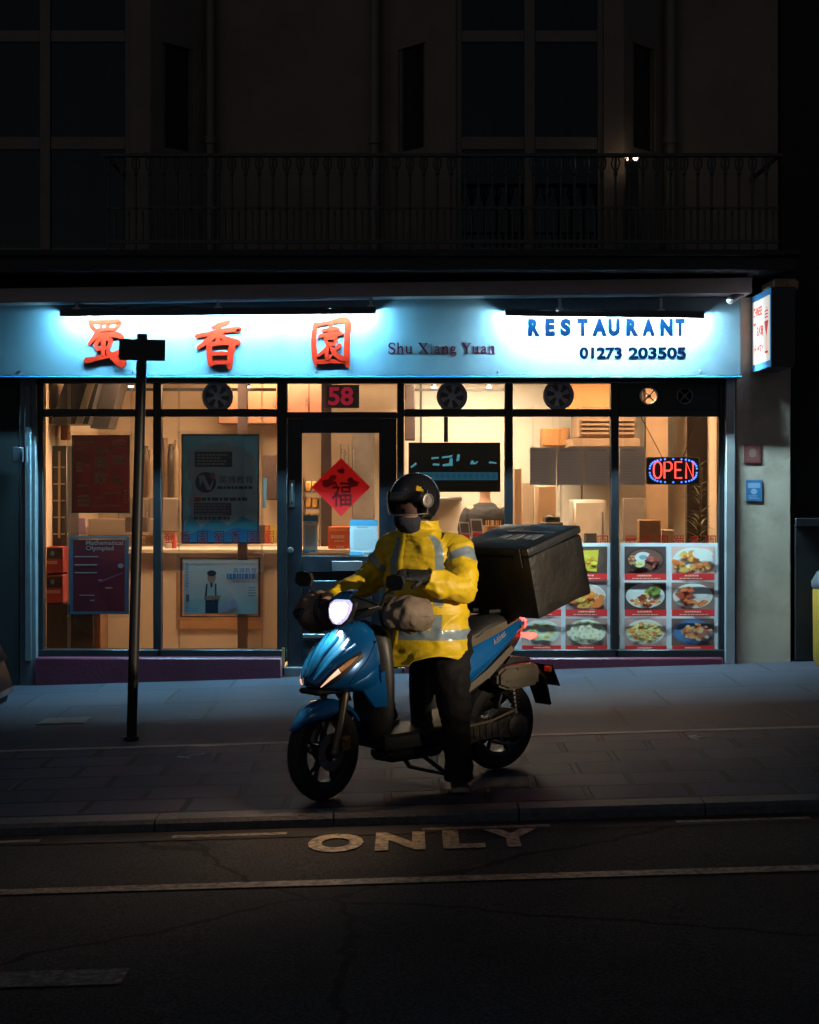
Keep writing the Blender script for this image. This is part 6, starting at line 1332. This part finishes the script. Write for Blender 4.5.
def cloth(mb, cs, us, vs_, rows, n, amp, seed, matf, fold=0, caps=(False, False), ex=1.0):
    """cloth tube: centres, two half-axes per key ring; wrinkles along the normal; matf(row fraction, angle) gives the material slot"""
    sd = Vector((seed * 3.7, seed * 1.3, seed * 2.1)); rr = []
    for i in range(rows + 1):
        f = i / rows; c, u, v = crom(cs, f), crom(us, f), crom(vs_, f); ring = []
        for k in range(n):
            t = 2 * math.pi * k / n; cu, cv = math.cos(t), math.sin(t)
            if ex != 1: cu, cv = math.copysign(abs(cu) ** ex, cu), math.copysign(abs(cv) ** ex, cv)
            d = u * cu + v * cv; p = c + d
            w = noise.noise(Vector((p.x * 7, p.y * 7, p.z * 13)) + sd) * amp + noise.noise(Vector((p.x * 22, p.y * 22, p.z * 34)) + sd) * amp * .45
            if fold:                                     # sharp-crested creases, strongest round the bends
                r1 = max(0, 1 - abs(noise.noise(Vector((p.x * 3.2 + p.z * 5, p.y * 3.2, p.z * 8.5 - p.x * 4)) + sd)) * 3.4) ** 2
                r2 = max(0, 1 - abs(noise.noise(Vector((p.x * 6 - p.z * 7, p.y * 6, p.z * 13 + p.x * 7)) + sd * 1.7)) * 3.2) ** 2
                r3 = max(0, 1 - abs(noise.noise(Vector((p.x * 15 + p.z * 9, p.y * 15, p.z * 30 - p.x * 9)) + sd * 2.3)) * 3.0) ** 2
                w += fold * (r1 * .75 + r2 * .42 + r3 * .16 - .38)
            ring.append(mb._v(p + d.normalized() * w))
        rr.append(ring)
    for i in range(rows):
        for k in range(n):
            f = mb._f([rr[i][k], rr[i][(k + 1) % n], rr[i + 1][(k + 1) % n], rr[i + 1][k]])
            if f: f.material_index = matf((i + .5) / rows, 2 * math.pi * (k + .5) / n)
    for end, ring in ((caps[0], rr[0]), (caps[1], rr[-1])):
        if end:
            f = mb._f(ring)
            if f: f.material_index = 0
    return mb
def limb(mb, pts, rads, rows, n, amp, seed, matf, fold=0, caps=(False, True), sub=None):
    pts = [Vector(p) for p in pts]; us, vs_ = [], []
    u = None
    for i, p in enumerate(pts):
        d = (pts[min(i + 1, len(pts) - 1)] - pts[max(i - 1, 0)]).normalized()
        if u is None: u = Vector((0, -1, 0)) if abs(d.y) < .8 else Vector((0, 0, 1))
        u = (u - d * u.dot(d)).normalized(); w = d.cross(u); us.append(u * rads[i]); vs_.append(w * rads[i])
    return cloth(mb, pts, us, vs_, rows, n, amp, seed, matf, fold, caps)

rd = thing('person', 'delivery rider in a yellow reflective jacket and black helmet astride the blue scooter', 'person', (.1, 9.25, 0))
SCM = world_of(sc)
def S(a, b, z): return SCM @ Vector((a, b, z))
pel, chest, neck = S(-.20, 0, .84), Vector((.085, 9.265, 1.20)), Vector((.055, 9.28, 1.40))
hc_ = Vector((.020, 9.25, 1.535))
shL, elL, wrL = Vector((.235, 9.205, 1.275)), Vector((.272, 9.065, 1.075)), Vector((.075, 8.965, 1.135))
shR, elR = Vector((-.062, 9.36, 1.285)), Vector((-.215, 9.45, 1.10))
wrR = SCM @ (SH @ Vector((.33, -.20, 1.0))); hdR = SCM @ (SH @ Vector((.38, -.30, .985)))
hdL = Vector((.0, 8.945, 1.155))
hpL, knL, anL, toL = S(-.16, .11, .80), Vector((.228, 8.985, .50)), Vector((.262, 9.07, .105)), Vector((.268, 8.92, .05))
hpR, knR, anR, toR = S(-.16, -.11, .80), S(.22, -.15, .66), S(.10, -.12, .38), S(.22, -.13, .345)
nodes = {'pel': (pel, (.12, .10)), 'chest': (chest, (.15, .10)), 'neck': (neck, .05), 'head': (hc_ + Vector((-.01, -.01, -.005)), (.075, .085)), 'top': (hc_ + Vector((0, 0, .085)), .05),
         'shL': (shL, .05), 'elL': (elL, .04), 'wrL': (wrL, .022), 'hdL': (wrL.lerp(hdL, .35), .012), 'shR': (shR, .05), 'elR': (elR, .04), 'wrR': (wrR, .028), 'hdR': (hdR, .03),
         'hpL': (hpL, .075), 'knL': (knL, .05), 'anL': (anL - Vector((0, 0, .03)), .024), 'toL': (anL + Vector((0, -.05, -.06)), .014), 'hpR': (hpR, .075), 'knR': (knR, .05), 'anR': (anR, .035), 'toR': (toR, .025)}
edges = [('pel', 'chest'), ('chest', 'neck'), ('neck', 'head'), ('head', 'top'), ('chest', 'shL'), ('shL', 'elL'), ('elL', 'wrL'), ('wrL', 'hdL'), ('chest', 'shR'), ('shR', 'elR'), ('elR', 'wrR'), ('wrR', 'hdR'),
         ('pel', 'hpL'), ('hpL', 'knL'), ('knL', 'anL'), ('anL', 'toL'), ('pel', 'hpR'), ('hpR', 'knR'), ('knR', 'anR'), ('anR', 'toR')]
body = grow(nodes, edges, 'body', SKIN, rd, 'pel')
# ---- jacket
HV = mat('hi_vis_yellow', (.80, .56, .008), .5, var=.08, vscale=5, bump=.12, bscale=70, sheen=.1, dirt=(.36, .23, .03), dscale=4, damt=.5)
RT = mat('jacket_tape', (.27, .36, .42), .3, .2, var=.12, vscale=8)
LINING = mat('jacket_lining', (.05, .045, .03), .8)
f1, l1 = Vector((-.35, -.937, 0)), Vector((.937, -.35, 0)); f0, l0 = Vector((-.55, -.835, 0)), Vector((.835, -.55, 0))
keys = [(.695, Vector((.078, 9.19, 0)), .252, .215, 0), (.76, Vector((.082, 9.21, 0)), .244, .195, .1), (.86, Vector((.09, 9.235, 0)), .230, .172, .35), (1.0, Vector((.09, 9.25, 0)), .225, .160, .6), (1.12, Vector((.088, 9.262, 0)), .222, .152, .85),
        (1.23, Vector((.082, 9.272, 0)), .212, .142, 1), (1.305, Vector((.078, 9.28, 0)), .180, .122, 1), (1.355, Vector((.062, 9.283, 0)), .128, .103, 1), (1.38, Vector((.056, 9.283, 0)), .094, .092, 1), (1.425, Vector((.055, 9.284, 0)), .102, .098, 1)]
cs = [Vector((c.x, c.y, z)) for z, c, w, d, m_ in keys]; us = [l0.lerp(l1, m_).normalized() * w for z, c, w, d, m_ in keys]; vs_ = [f0.lerp(f1, m_).normalized() * d for z, c, w, d, m_ in keys]
def jm(f, t):                                            # t = 90 deg is the chest, 0 the wearer's left
    z = crom([Vector((k[0], 0, 0)) for k in keys], f).x; deg = math.degrees(t) % 360
    if .795 < z < .85: return 1
    if .85 <= z < 1.345 and (48 < deg < 64 or 116 < deg < 132 or 228 < deg < 244 or 296 < deg < 312): return 1
    return 0
mb = cloth(MB(), cs, us, vs_, 110, 120, .003, 1, jm, .016, ex=.9)
for v in mb.bm.verts:                                    # the front hem rides up over the thighs and falls open
    h = (v.co - Vector((.11, 9.2, .66)))
    if v.co.z < .80: v.co.z += .03 * math.sin(h.x * 14 + 1) * (.80 - v.co.z) / .14; v.co += Vector((0, 0, -.02)) * (1 if h.x < -.1 else 0) * (.80 - v.co.z) / .14
# sleeves
cuffL = wrL + (elL - wrL).normalized() * .015
def sl_m(bands): return lambda f, t: 1 if any(a <= f <= b for a, b in bands) else 0
limb(mb, [shL + Vector((-.05, .02, .0)), shL + Vector((.02, 0, -.01)), (shL * .55 + elL * .45) + Vector((.02, 0, .0)), elL + Vector((.01, -.005, -.005)), (elL * .55 + wrL * .45) + Vector((0, -.01, -.015)), cuffL], [.086, .090, .084, .080, .070, .060], 64, 48, .003, 2, sl_m([(.30, .385)]), .019)
limb(mb, [shR + Vector((.05, -.02, .0)), shR + Vector((-.02, 0, -.01)), (shR * .5 + elR * .5), elR, (elR * .45 + wrR * .55), wrR], [.086, .090, .083, .078, .073, .072], 64, 48, .003, 3, sl_m([(.36, .46)]), .019)
jk = mb.build('jacket', [HV, RT], rd, smooth=True, clean=False, angle=180); q_ = jk.modifiers.new('thickness', 'SOLIDIFY'); q_.thickness = .004
# zip flap, pocket flap, chest badge
mb = MB()
bpy.context.view_layer.update(); bvj = BVHTree.FromObject(jk, bpy.context.evaluated_depsgraph_get()); jinv = world_of(jk).inverted()
def on_jacket(px, py, lift=.004):
    o0 = jinv @ Vector((0, 0, EYE)); tgt = jinv @ P(px, py, 9.2); d = (tgt - o0).normalized(); h = bvj.ray_cast(o0, d)
    return (world_of(jk) @ (h[0] - d * lift)) if h[0] else P(px, py, 9.1)
for pts, w in (([(404, 527), (402, 545), (400, 560), (399, 590), (397, 620), (394, 650)], 2.6),):
    rows = [[on_jacket(px - w, py), on_jacket(px, py, .009), on_jacket(px + w, py)] for px, py in [(pts[j][0] + (pts[j + 1][0] - pts[j][0]) * k / 5, pts[j][1] + (pts[j + 1][1] - pts[j][1]) * k / 5) for j in range(len(pts) - 1) for k in range(5)]]
    mb.loft(rows, caps=False, closed=False)
mb.build('zip_flap', HV, rd, smooth=True)
mb = MB(); mb.loft([[on_jacket(px, py, .005) for px in (428, 436, 444, 452, 460)] for py in (606, 609, 612, 615)], caps=False, closed=False); mb.build('pocket_flap', HV, rd, smooth=True)
# ---- trousers, shoes
TRO = mat('black_trousers', (.008, .008, .009), .8, var=.3, vscale=6, bump=.3, bscale=30, spec=.3, dirt=(.014, .012, .011), damt=.5)
mb = MB()
limb(mb, [S(-.20, .03, .86), hpL + Vector((0, 0, .01)), hpL * .5 + knL * .5, knL, knL * .5 + anL * .5, anL - Vector((0, 0, .045))], [.13, .125, .112, .092, .078, .074], 60, 40, .008, 5, lambda f, t: 0, .016, (True, False))
limb(mb, [S(-.20, -.03, .86), hpR + Vector((0, 0, .01)), hpR * .5 + knR * .5, knR, knR * .5 + anR * .5, anR], [.13, .125, .11, .09, .078, .072], 60, 40, .008, 6, lambda f, t: 0, .016, (True, False))
mb.build('trousers', TRO, rd, smooth=True, clean=False, angle=180)
def shoe(an, to, flat):
    d = (to - an); d.z = 0; d.normalize(); s = d.cross(Vector((0, 0, 1))); g = flat
    rings = [(-.075, .030, .085, .004), (-.05, .038, .105, 0), (.0, .040, .105, 0), (.05, .042, .085, 0), (.10, .047, .062, 0), (.15, .047, .052, .002), (.185, .036, .044, .006), (.20, .015, .03, .012)]
    rows, sole = [], []
    for x, w, h, lift in rings:
        c = Vector((an.x, an.y, g)) + d * x
        rows.append([c + s * (w * q_[0]) + Vector((0, 0, lift + .022 + (h - .022) * q_[1])) for q_ in ((1, 0), (1.02, .3), (.8, .75), (.35, 1), (-.35, 1), (-.8, .75), (-1.02, .3), (-1, 0))])
        sole.append([c + s * (w * 1.06 * q_[0]) + Vector((0, 0, lift + q_[1])) for q_ in ((1, .002), (1.02, .026), (-1.02, .026), (-1, .002))])
    o = MB().loft(rows).build('shoe', mat('shoe_black', (.02, .019, .018), .55, var=.3), rd, smooth=True, subsurf=1)
    MB().loft(sole).build('sole', mat('shoe_sole', (.30, .24, .17), .6, var=.15), o, smooth=True)
shoe(anL, toL, gz(anL.x) + .001); shoe(anR, toR, S(.15, -.12, .318).z)
# ---- gloves: palm and five fingers each
GLV = mat('glove_black', (.014, .015, .02), .65, var=.3, bump=.3, bscale=60)
def glove(wr, dirv, palm_n, curl, side):
    d = Vector(dirv).normalized(); nrm = (Vector(palm_n) - d * Vector(palm_n).dot(d)).normalized(); sd = d.cross(nrm) * side; mb = MB()
    rows = []
    for x, w, h in ((-.07, .038, .036), (-.03, .050, .046), (.0, .046, .036), (.03, .048, .027), (.06, .048, .021), (.085, .046, .018), (.095, .040, .012)):
        c = wr + d * x; rows.append([c + sd * w * math.cos(t) + nrm * h * math.sin(t) for t in [2 * math.pi * k / 16 for k in range(16)]])
    mb.loft(rows)
    for i, (off, ln) in enumerate(((.034, .072), (.012, .080), (-.011, .075), (-.033, .060))):
        p = wr + d * .082 + sd * off; pts = [p - d * .02]; dd = d.copy(); ang = 0
        for seg in (.45, .32, .23):
            pts.append(p); p = p + dd * ln * seg; ang += curl; dd = (d * math.cos(ang) + nrm * math.sin(ang)).normalized()
        pts.append(p); mb.tube(pts, [.0125, .0125, .0118, .0108, .008], 10)
    p = wr + d * .018 + sd * .036; t1 = p + (d * .6 + sd * .7 + nrm * .35).normalized() * .04; t2 = t1 + (d * .85 + sd * .15 + nrm * .55).normalized() * .034
    mb.tube([p - sd * .02, p, t1, t2], [.015, .015, .0135, .010], 10)
    return mb.build('glove', GLV, rd, smooth=True, subsurf=1)
glove(wrL, (hdL - wrL) + Vector((-.03, 0, -.005)), (0, .6, -.8), .55, 1)
glove(hdR - (SCM.to_3x3() @ (SH.to_3x3() @ Vector((.0, -1, 0)))) * .03, SCM.to_3x3() @ (SH.to_3x3() @ Vector((.9, -.3, -.2))), (0, 0, -1), .9, 1)
# ---- head: face, mask, helmet
fh = Vector((-.80, -.60, -.06)).normalized(); lh = Vector((-fh.y, fh.x, 0)).normalized() ; lh = Vector((0, 0, 1)).cross(fh).normalized(); uh = fh.cross(lh).normalized()
HM = Matrix(((lh.x, -fh.x, uh.x, hc_.x), (lh.y, -fh.y, uh.y, hc_.y), (lh.z, -fh.z, uh.z, hc_.z), (0, 0, 0, 1)))   # x left, -y forward, z up
def helm(pt): return HM @ Vector(pt)
# face surface on the continuous body is under the mask; brow, nose and eyes show in the opening
mb = MB(); mb.ball((0, 0, 0), (.074, .092, .112), 24); 
for v in mb.bm.verts:
    if v.co.y < -.03 and abs(v.co.x) < .02 and -.045 < v.co.z < .01: v.co.y -= .02 * (1 - abs(v.co.x) / .02)
    if v.co.y < -.05 and .012 < abs(v.co.x) < .05 and -.005 < v.co.z < .02: v.co.y += .008
bmesh.ops.transform(mb.bm, matrix=HM @ Matrix.Translation((0, -.012, -.055)), verts=mb.bm.verts[:]); mb.build('face', SKIN, rd, smooth=True)
for s in (-1, 1):
    MB().ball(helm((s * .031, -.086, -.05)), .0125, 12).build('eye', mat('eye_white', (.16, .14, .13), .2), rd, smooth=True)  # eye whites darkened in colour to sit in the helmet's shade
    MB().ball(helm((s * .031 , -.0955, -.051)), .006, 10).build('iris', mat('eye_dark', (.02, .012, .01), .1), rd, smooth=True)
mb = MB(); rows = []
for z, w, d, yo in ((-.082, .080, .112, 0), (-.10, .083, .119, 0), (-.13, .080, .116, 0), (-.155, .074, .103, .01), (-.175, .072, .088, .02), (-.20, .078, .085, .02)):
    rows.append([helm((w * math.cos(t), -.005 + yo + d * math.sin(t) * (1.0 if math.sin(t) < 0 else .8), z + (.006 * math.sin(t * 3)))) for t in [2 * math.pi * k / 32 for k in range(32)]])
mb.loft(rows, caps=False); mb.build('face_mask', mat('mask_navy', (.012, .016, .032), .8, var=.2, bump=.3, bscale=50), rd, smooth=True, subsurf=1)
def helmet_mat():
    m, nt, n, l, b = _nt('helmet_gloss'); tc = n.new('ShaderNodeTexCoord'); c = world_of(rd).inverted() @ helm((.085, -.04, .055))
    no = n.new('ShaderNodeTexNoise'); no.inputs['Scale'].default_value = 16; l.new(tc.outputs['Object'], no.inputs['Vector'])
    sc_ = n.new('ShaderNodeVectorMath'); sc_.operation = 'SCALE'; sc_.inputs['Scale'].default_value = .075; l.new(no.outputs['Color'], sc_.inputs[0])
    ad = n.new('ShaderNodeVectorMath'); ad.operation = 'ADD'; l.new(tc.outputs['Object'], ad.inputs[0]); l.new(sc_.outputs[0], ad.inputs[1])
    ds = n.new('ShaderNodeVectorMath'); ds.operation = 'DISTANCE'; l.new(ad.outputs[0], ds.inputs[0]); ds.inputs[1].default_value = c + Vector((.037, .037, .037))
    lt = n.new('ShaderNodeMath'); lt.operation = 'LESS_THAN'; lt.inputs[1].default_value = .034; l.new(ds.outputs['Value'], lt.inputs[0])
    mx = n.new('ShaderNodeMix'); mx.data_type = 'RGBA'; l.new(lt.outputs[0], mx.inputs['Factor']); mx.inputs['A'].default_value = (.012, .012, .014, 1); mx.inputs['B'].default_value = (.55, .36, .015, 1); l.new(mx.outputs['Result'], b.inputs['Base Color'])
    b.inputs['Roughness'].default_value = .16; b.inputs['Coat Weight'].default_value = .6; b.inputs['Coat Roughness'].default_value = .04; return m
mb = MB(); nU, nV = 72, 44; hr = (.123, .148, .142); rr = []
for j in range(nV + 1):
    ph = math.pi * .5 - math.pi * j / nV; rr.append([])
    for i in range(nU):
        t = 2 * math.pi * i / nU; rr[-1].append(Vector((hr[0] * math.cos(ph) * math.cos(t), hr[1] * math.cos(ph) * math.sin(t), hr[2] * math.sin(ph))))
vv = [[mb._v(helm(p + Vector((0, .012, .006)))) for p in r] for r in rr]
for j in range(nV):
    for i in range(nU):
        c = (rr[j][i] + rr[j + 1][(i + 1) % nU]) / 2
        opening = c.y < -.03 and c.z < -.012 + .25 * min(0, c.y + .10)
        if opening or c.z < -.118: continue
        mb._f([vv[j][i], vv[j + 1][i], vv[j + 1][(i + 1) % nU], vv[j][(i + 1) % nU]])
bmesh.ops.delete(mb.bm, geom=[v for v in mb.bm.verts if not v.link_faces], context='VERTS')
hm = mb.build('helmet', helmet_mat(), rd, smooth=True); q_ = hm.modifiers.new('thickness', 'SOLIDIFY'); q_.thickness = .016; q_.offset = -1
q_ = hm.modifiers.new('edge', 'BEVEL'); q_.width = .003; q_.segments = 2
for s in (-1, 1):
    M = HM @ Matrix.Translation((s * .122, .004, .0)) @ Matrix.Rotation(R(90 * s), 4, 'Y')
    MB().lathe([(.040, -.006), (.040, .004), (.036, .009), (.029, .010), (.027, .006), (.014, .006), (.012, .010), (0, .010)], M, 28).build('visor_hinge', mat('hinge_grey', (.16, .15, .14), .35, .4), hm, smooth=True)
mb = MB(); rows = []
for j in range(13):
    f = j / 12; z = .055 - .125 * f
    rows.append([helm((.128 * math.cos(t) * (1 - .05 * f), .012 + .166 * math.sin(t) * math.sqrt(max(.05, 1 - (z / .19) ** 2)), z)) for t in [math.pi * (1 + (k + .5) / 25 * 1.0) for k in range(25)]])
mb.loft(rows, caps=False, closed=False); vis = mb.build('visor', glass('visor_darkened', (.55, .56, .60), .12, .05), hm, smooth=True)  # grey tint puts the helmet's shade over the face into the visor
mb = MB(); mb.tube(rows[-1], .0014, 6); mb.tube([r[0] for r in rows], .0014, 6); mb.tube([r[-1] for r in rows], .0014, 6); mb.build('visor_edge', mat('visor_edge', (.35, .38, .42), .2), vis, smooth=True)

# ---- the worker behind the counter, head hidden by the hanging screen
wk = thing('person', 'shop worker in a grey shirt seen from the chest up behind the counter', 'person', P(485, 640, 16.8))
x0 = P(485, 0, 16.8).x; yW = 16.8
wn_ = {'pel': ((x0, yW, .95), (.13, .09)), 'chest': ((x0, yW, 1.25), (.15, .10)), 'neck': ((x0, yW, 1.47), .05), 'head': ((x0, yW, 1.60), (.075, .085)), 'top': ((x0, yW, 1.70), .05)}
we = [('pel', 'chest'), ('chest', 'neck'), ('neck', 'head'), ('head', 'top')]
for s, q_ in ((-1, 'R'), (1, 'L')):
    wn_.update({'sh' + q_: ((x0 + s * .17, yW, 1.37), .05), 'el' + q_: ((x0 + s * .22, yW - .02, 1.10), .04), 'wr' + q_: ((x0 + s * .14, yW - .22, 1.05), .028), 'hd' + q_: ((x0 + s * .10, yW - .30, 1.05), .03), 'hp' + q_: ((x0 + s * .1, yW, .90), .075), 'kn' + q_: ((x0 + s * .1, yW, .5), .05), 'an' + q_: ((x0 + s * .1, yW, .10), .035), 'to' + q_: ((x0 + s * .1, yW - .13, .05), .03)})
    we += [('chest', 'sh' + q_), ('sh' + q_, 'el' + q_), ('el' + q_, 'wr' + q_), ('wr' + q_, 'hd' + q_), ('pel', 'hp' + q_), ('hp' + q_, 'kn' + q_), ('kn' + q_, 'an' + q_), ('an' + q_, 'to' + q_)]
grow(wn_, we, 'body', mat('worker_skin', (.5, .32, .23), .55), wk, 'pel')
mb = MB(); SH_ = mat('grey_shirt', (.035, .035, .04), .8, var=.1)
kz = [(.82, .18, .125), (1.0, .185, .125), (1.2, .20, .13), (1.32, .195, .12), (1.385, .13, .09), (1.42, .065, .065)]
cloth(mb, [Vector((x0, yW, z)) for z, w, d in kz], [Vector((w, 0, 0)) for z, w, d in kz], [Vector((0, -d, 0)) for z, w, d in kz], 40, 40, .006, 11, lambda f, t: 0, .008)
for s, q_ in ((-1, 'R'), (1, 'L')): limb(mb, [Vector((x0 + s * .12, yW, 1.35)), Vector((x0 + s * .165, yW, 1.32)), Vector((x0 + s * .205, yW - .01, 1.2)), Vector((x0 + s * .21, yW - .03, 1.10))], [.055, .062, .062, .055], 24, 24, .006, 12 + s, lambda f, t: 0, .008, (False, False))
mb.build('shirt', SH_, wk, smooth=True, clean=False, angle=180)
mb = MB(); mb.ball((x0, yW + .012, 1.645), (.085, .098, .095), 18); mb.build('hair', mat('black_hair', (.012, .01, .01), .6), wk, smooth=True)
mb = MB()
for s in (-1, 1): limb(mb, [Vector((x0 + s * .07, yW, .92)), Vector((x0 + s * .1, yW, .5)), Vector((x0 + s * .1, yW, .1))], [.11, .085, .07], 16, 20, .005, 20 + s, lambda f, t: 0, .005, (True, False))
mb.build('trousers', TRO, wk, smooth=True, clean=False, angle=180)
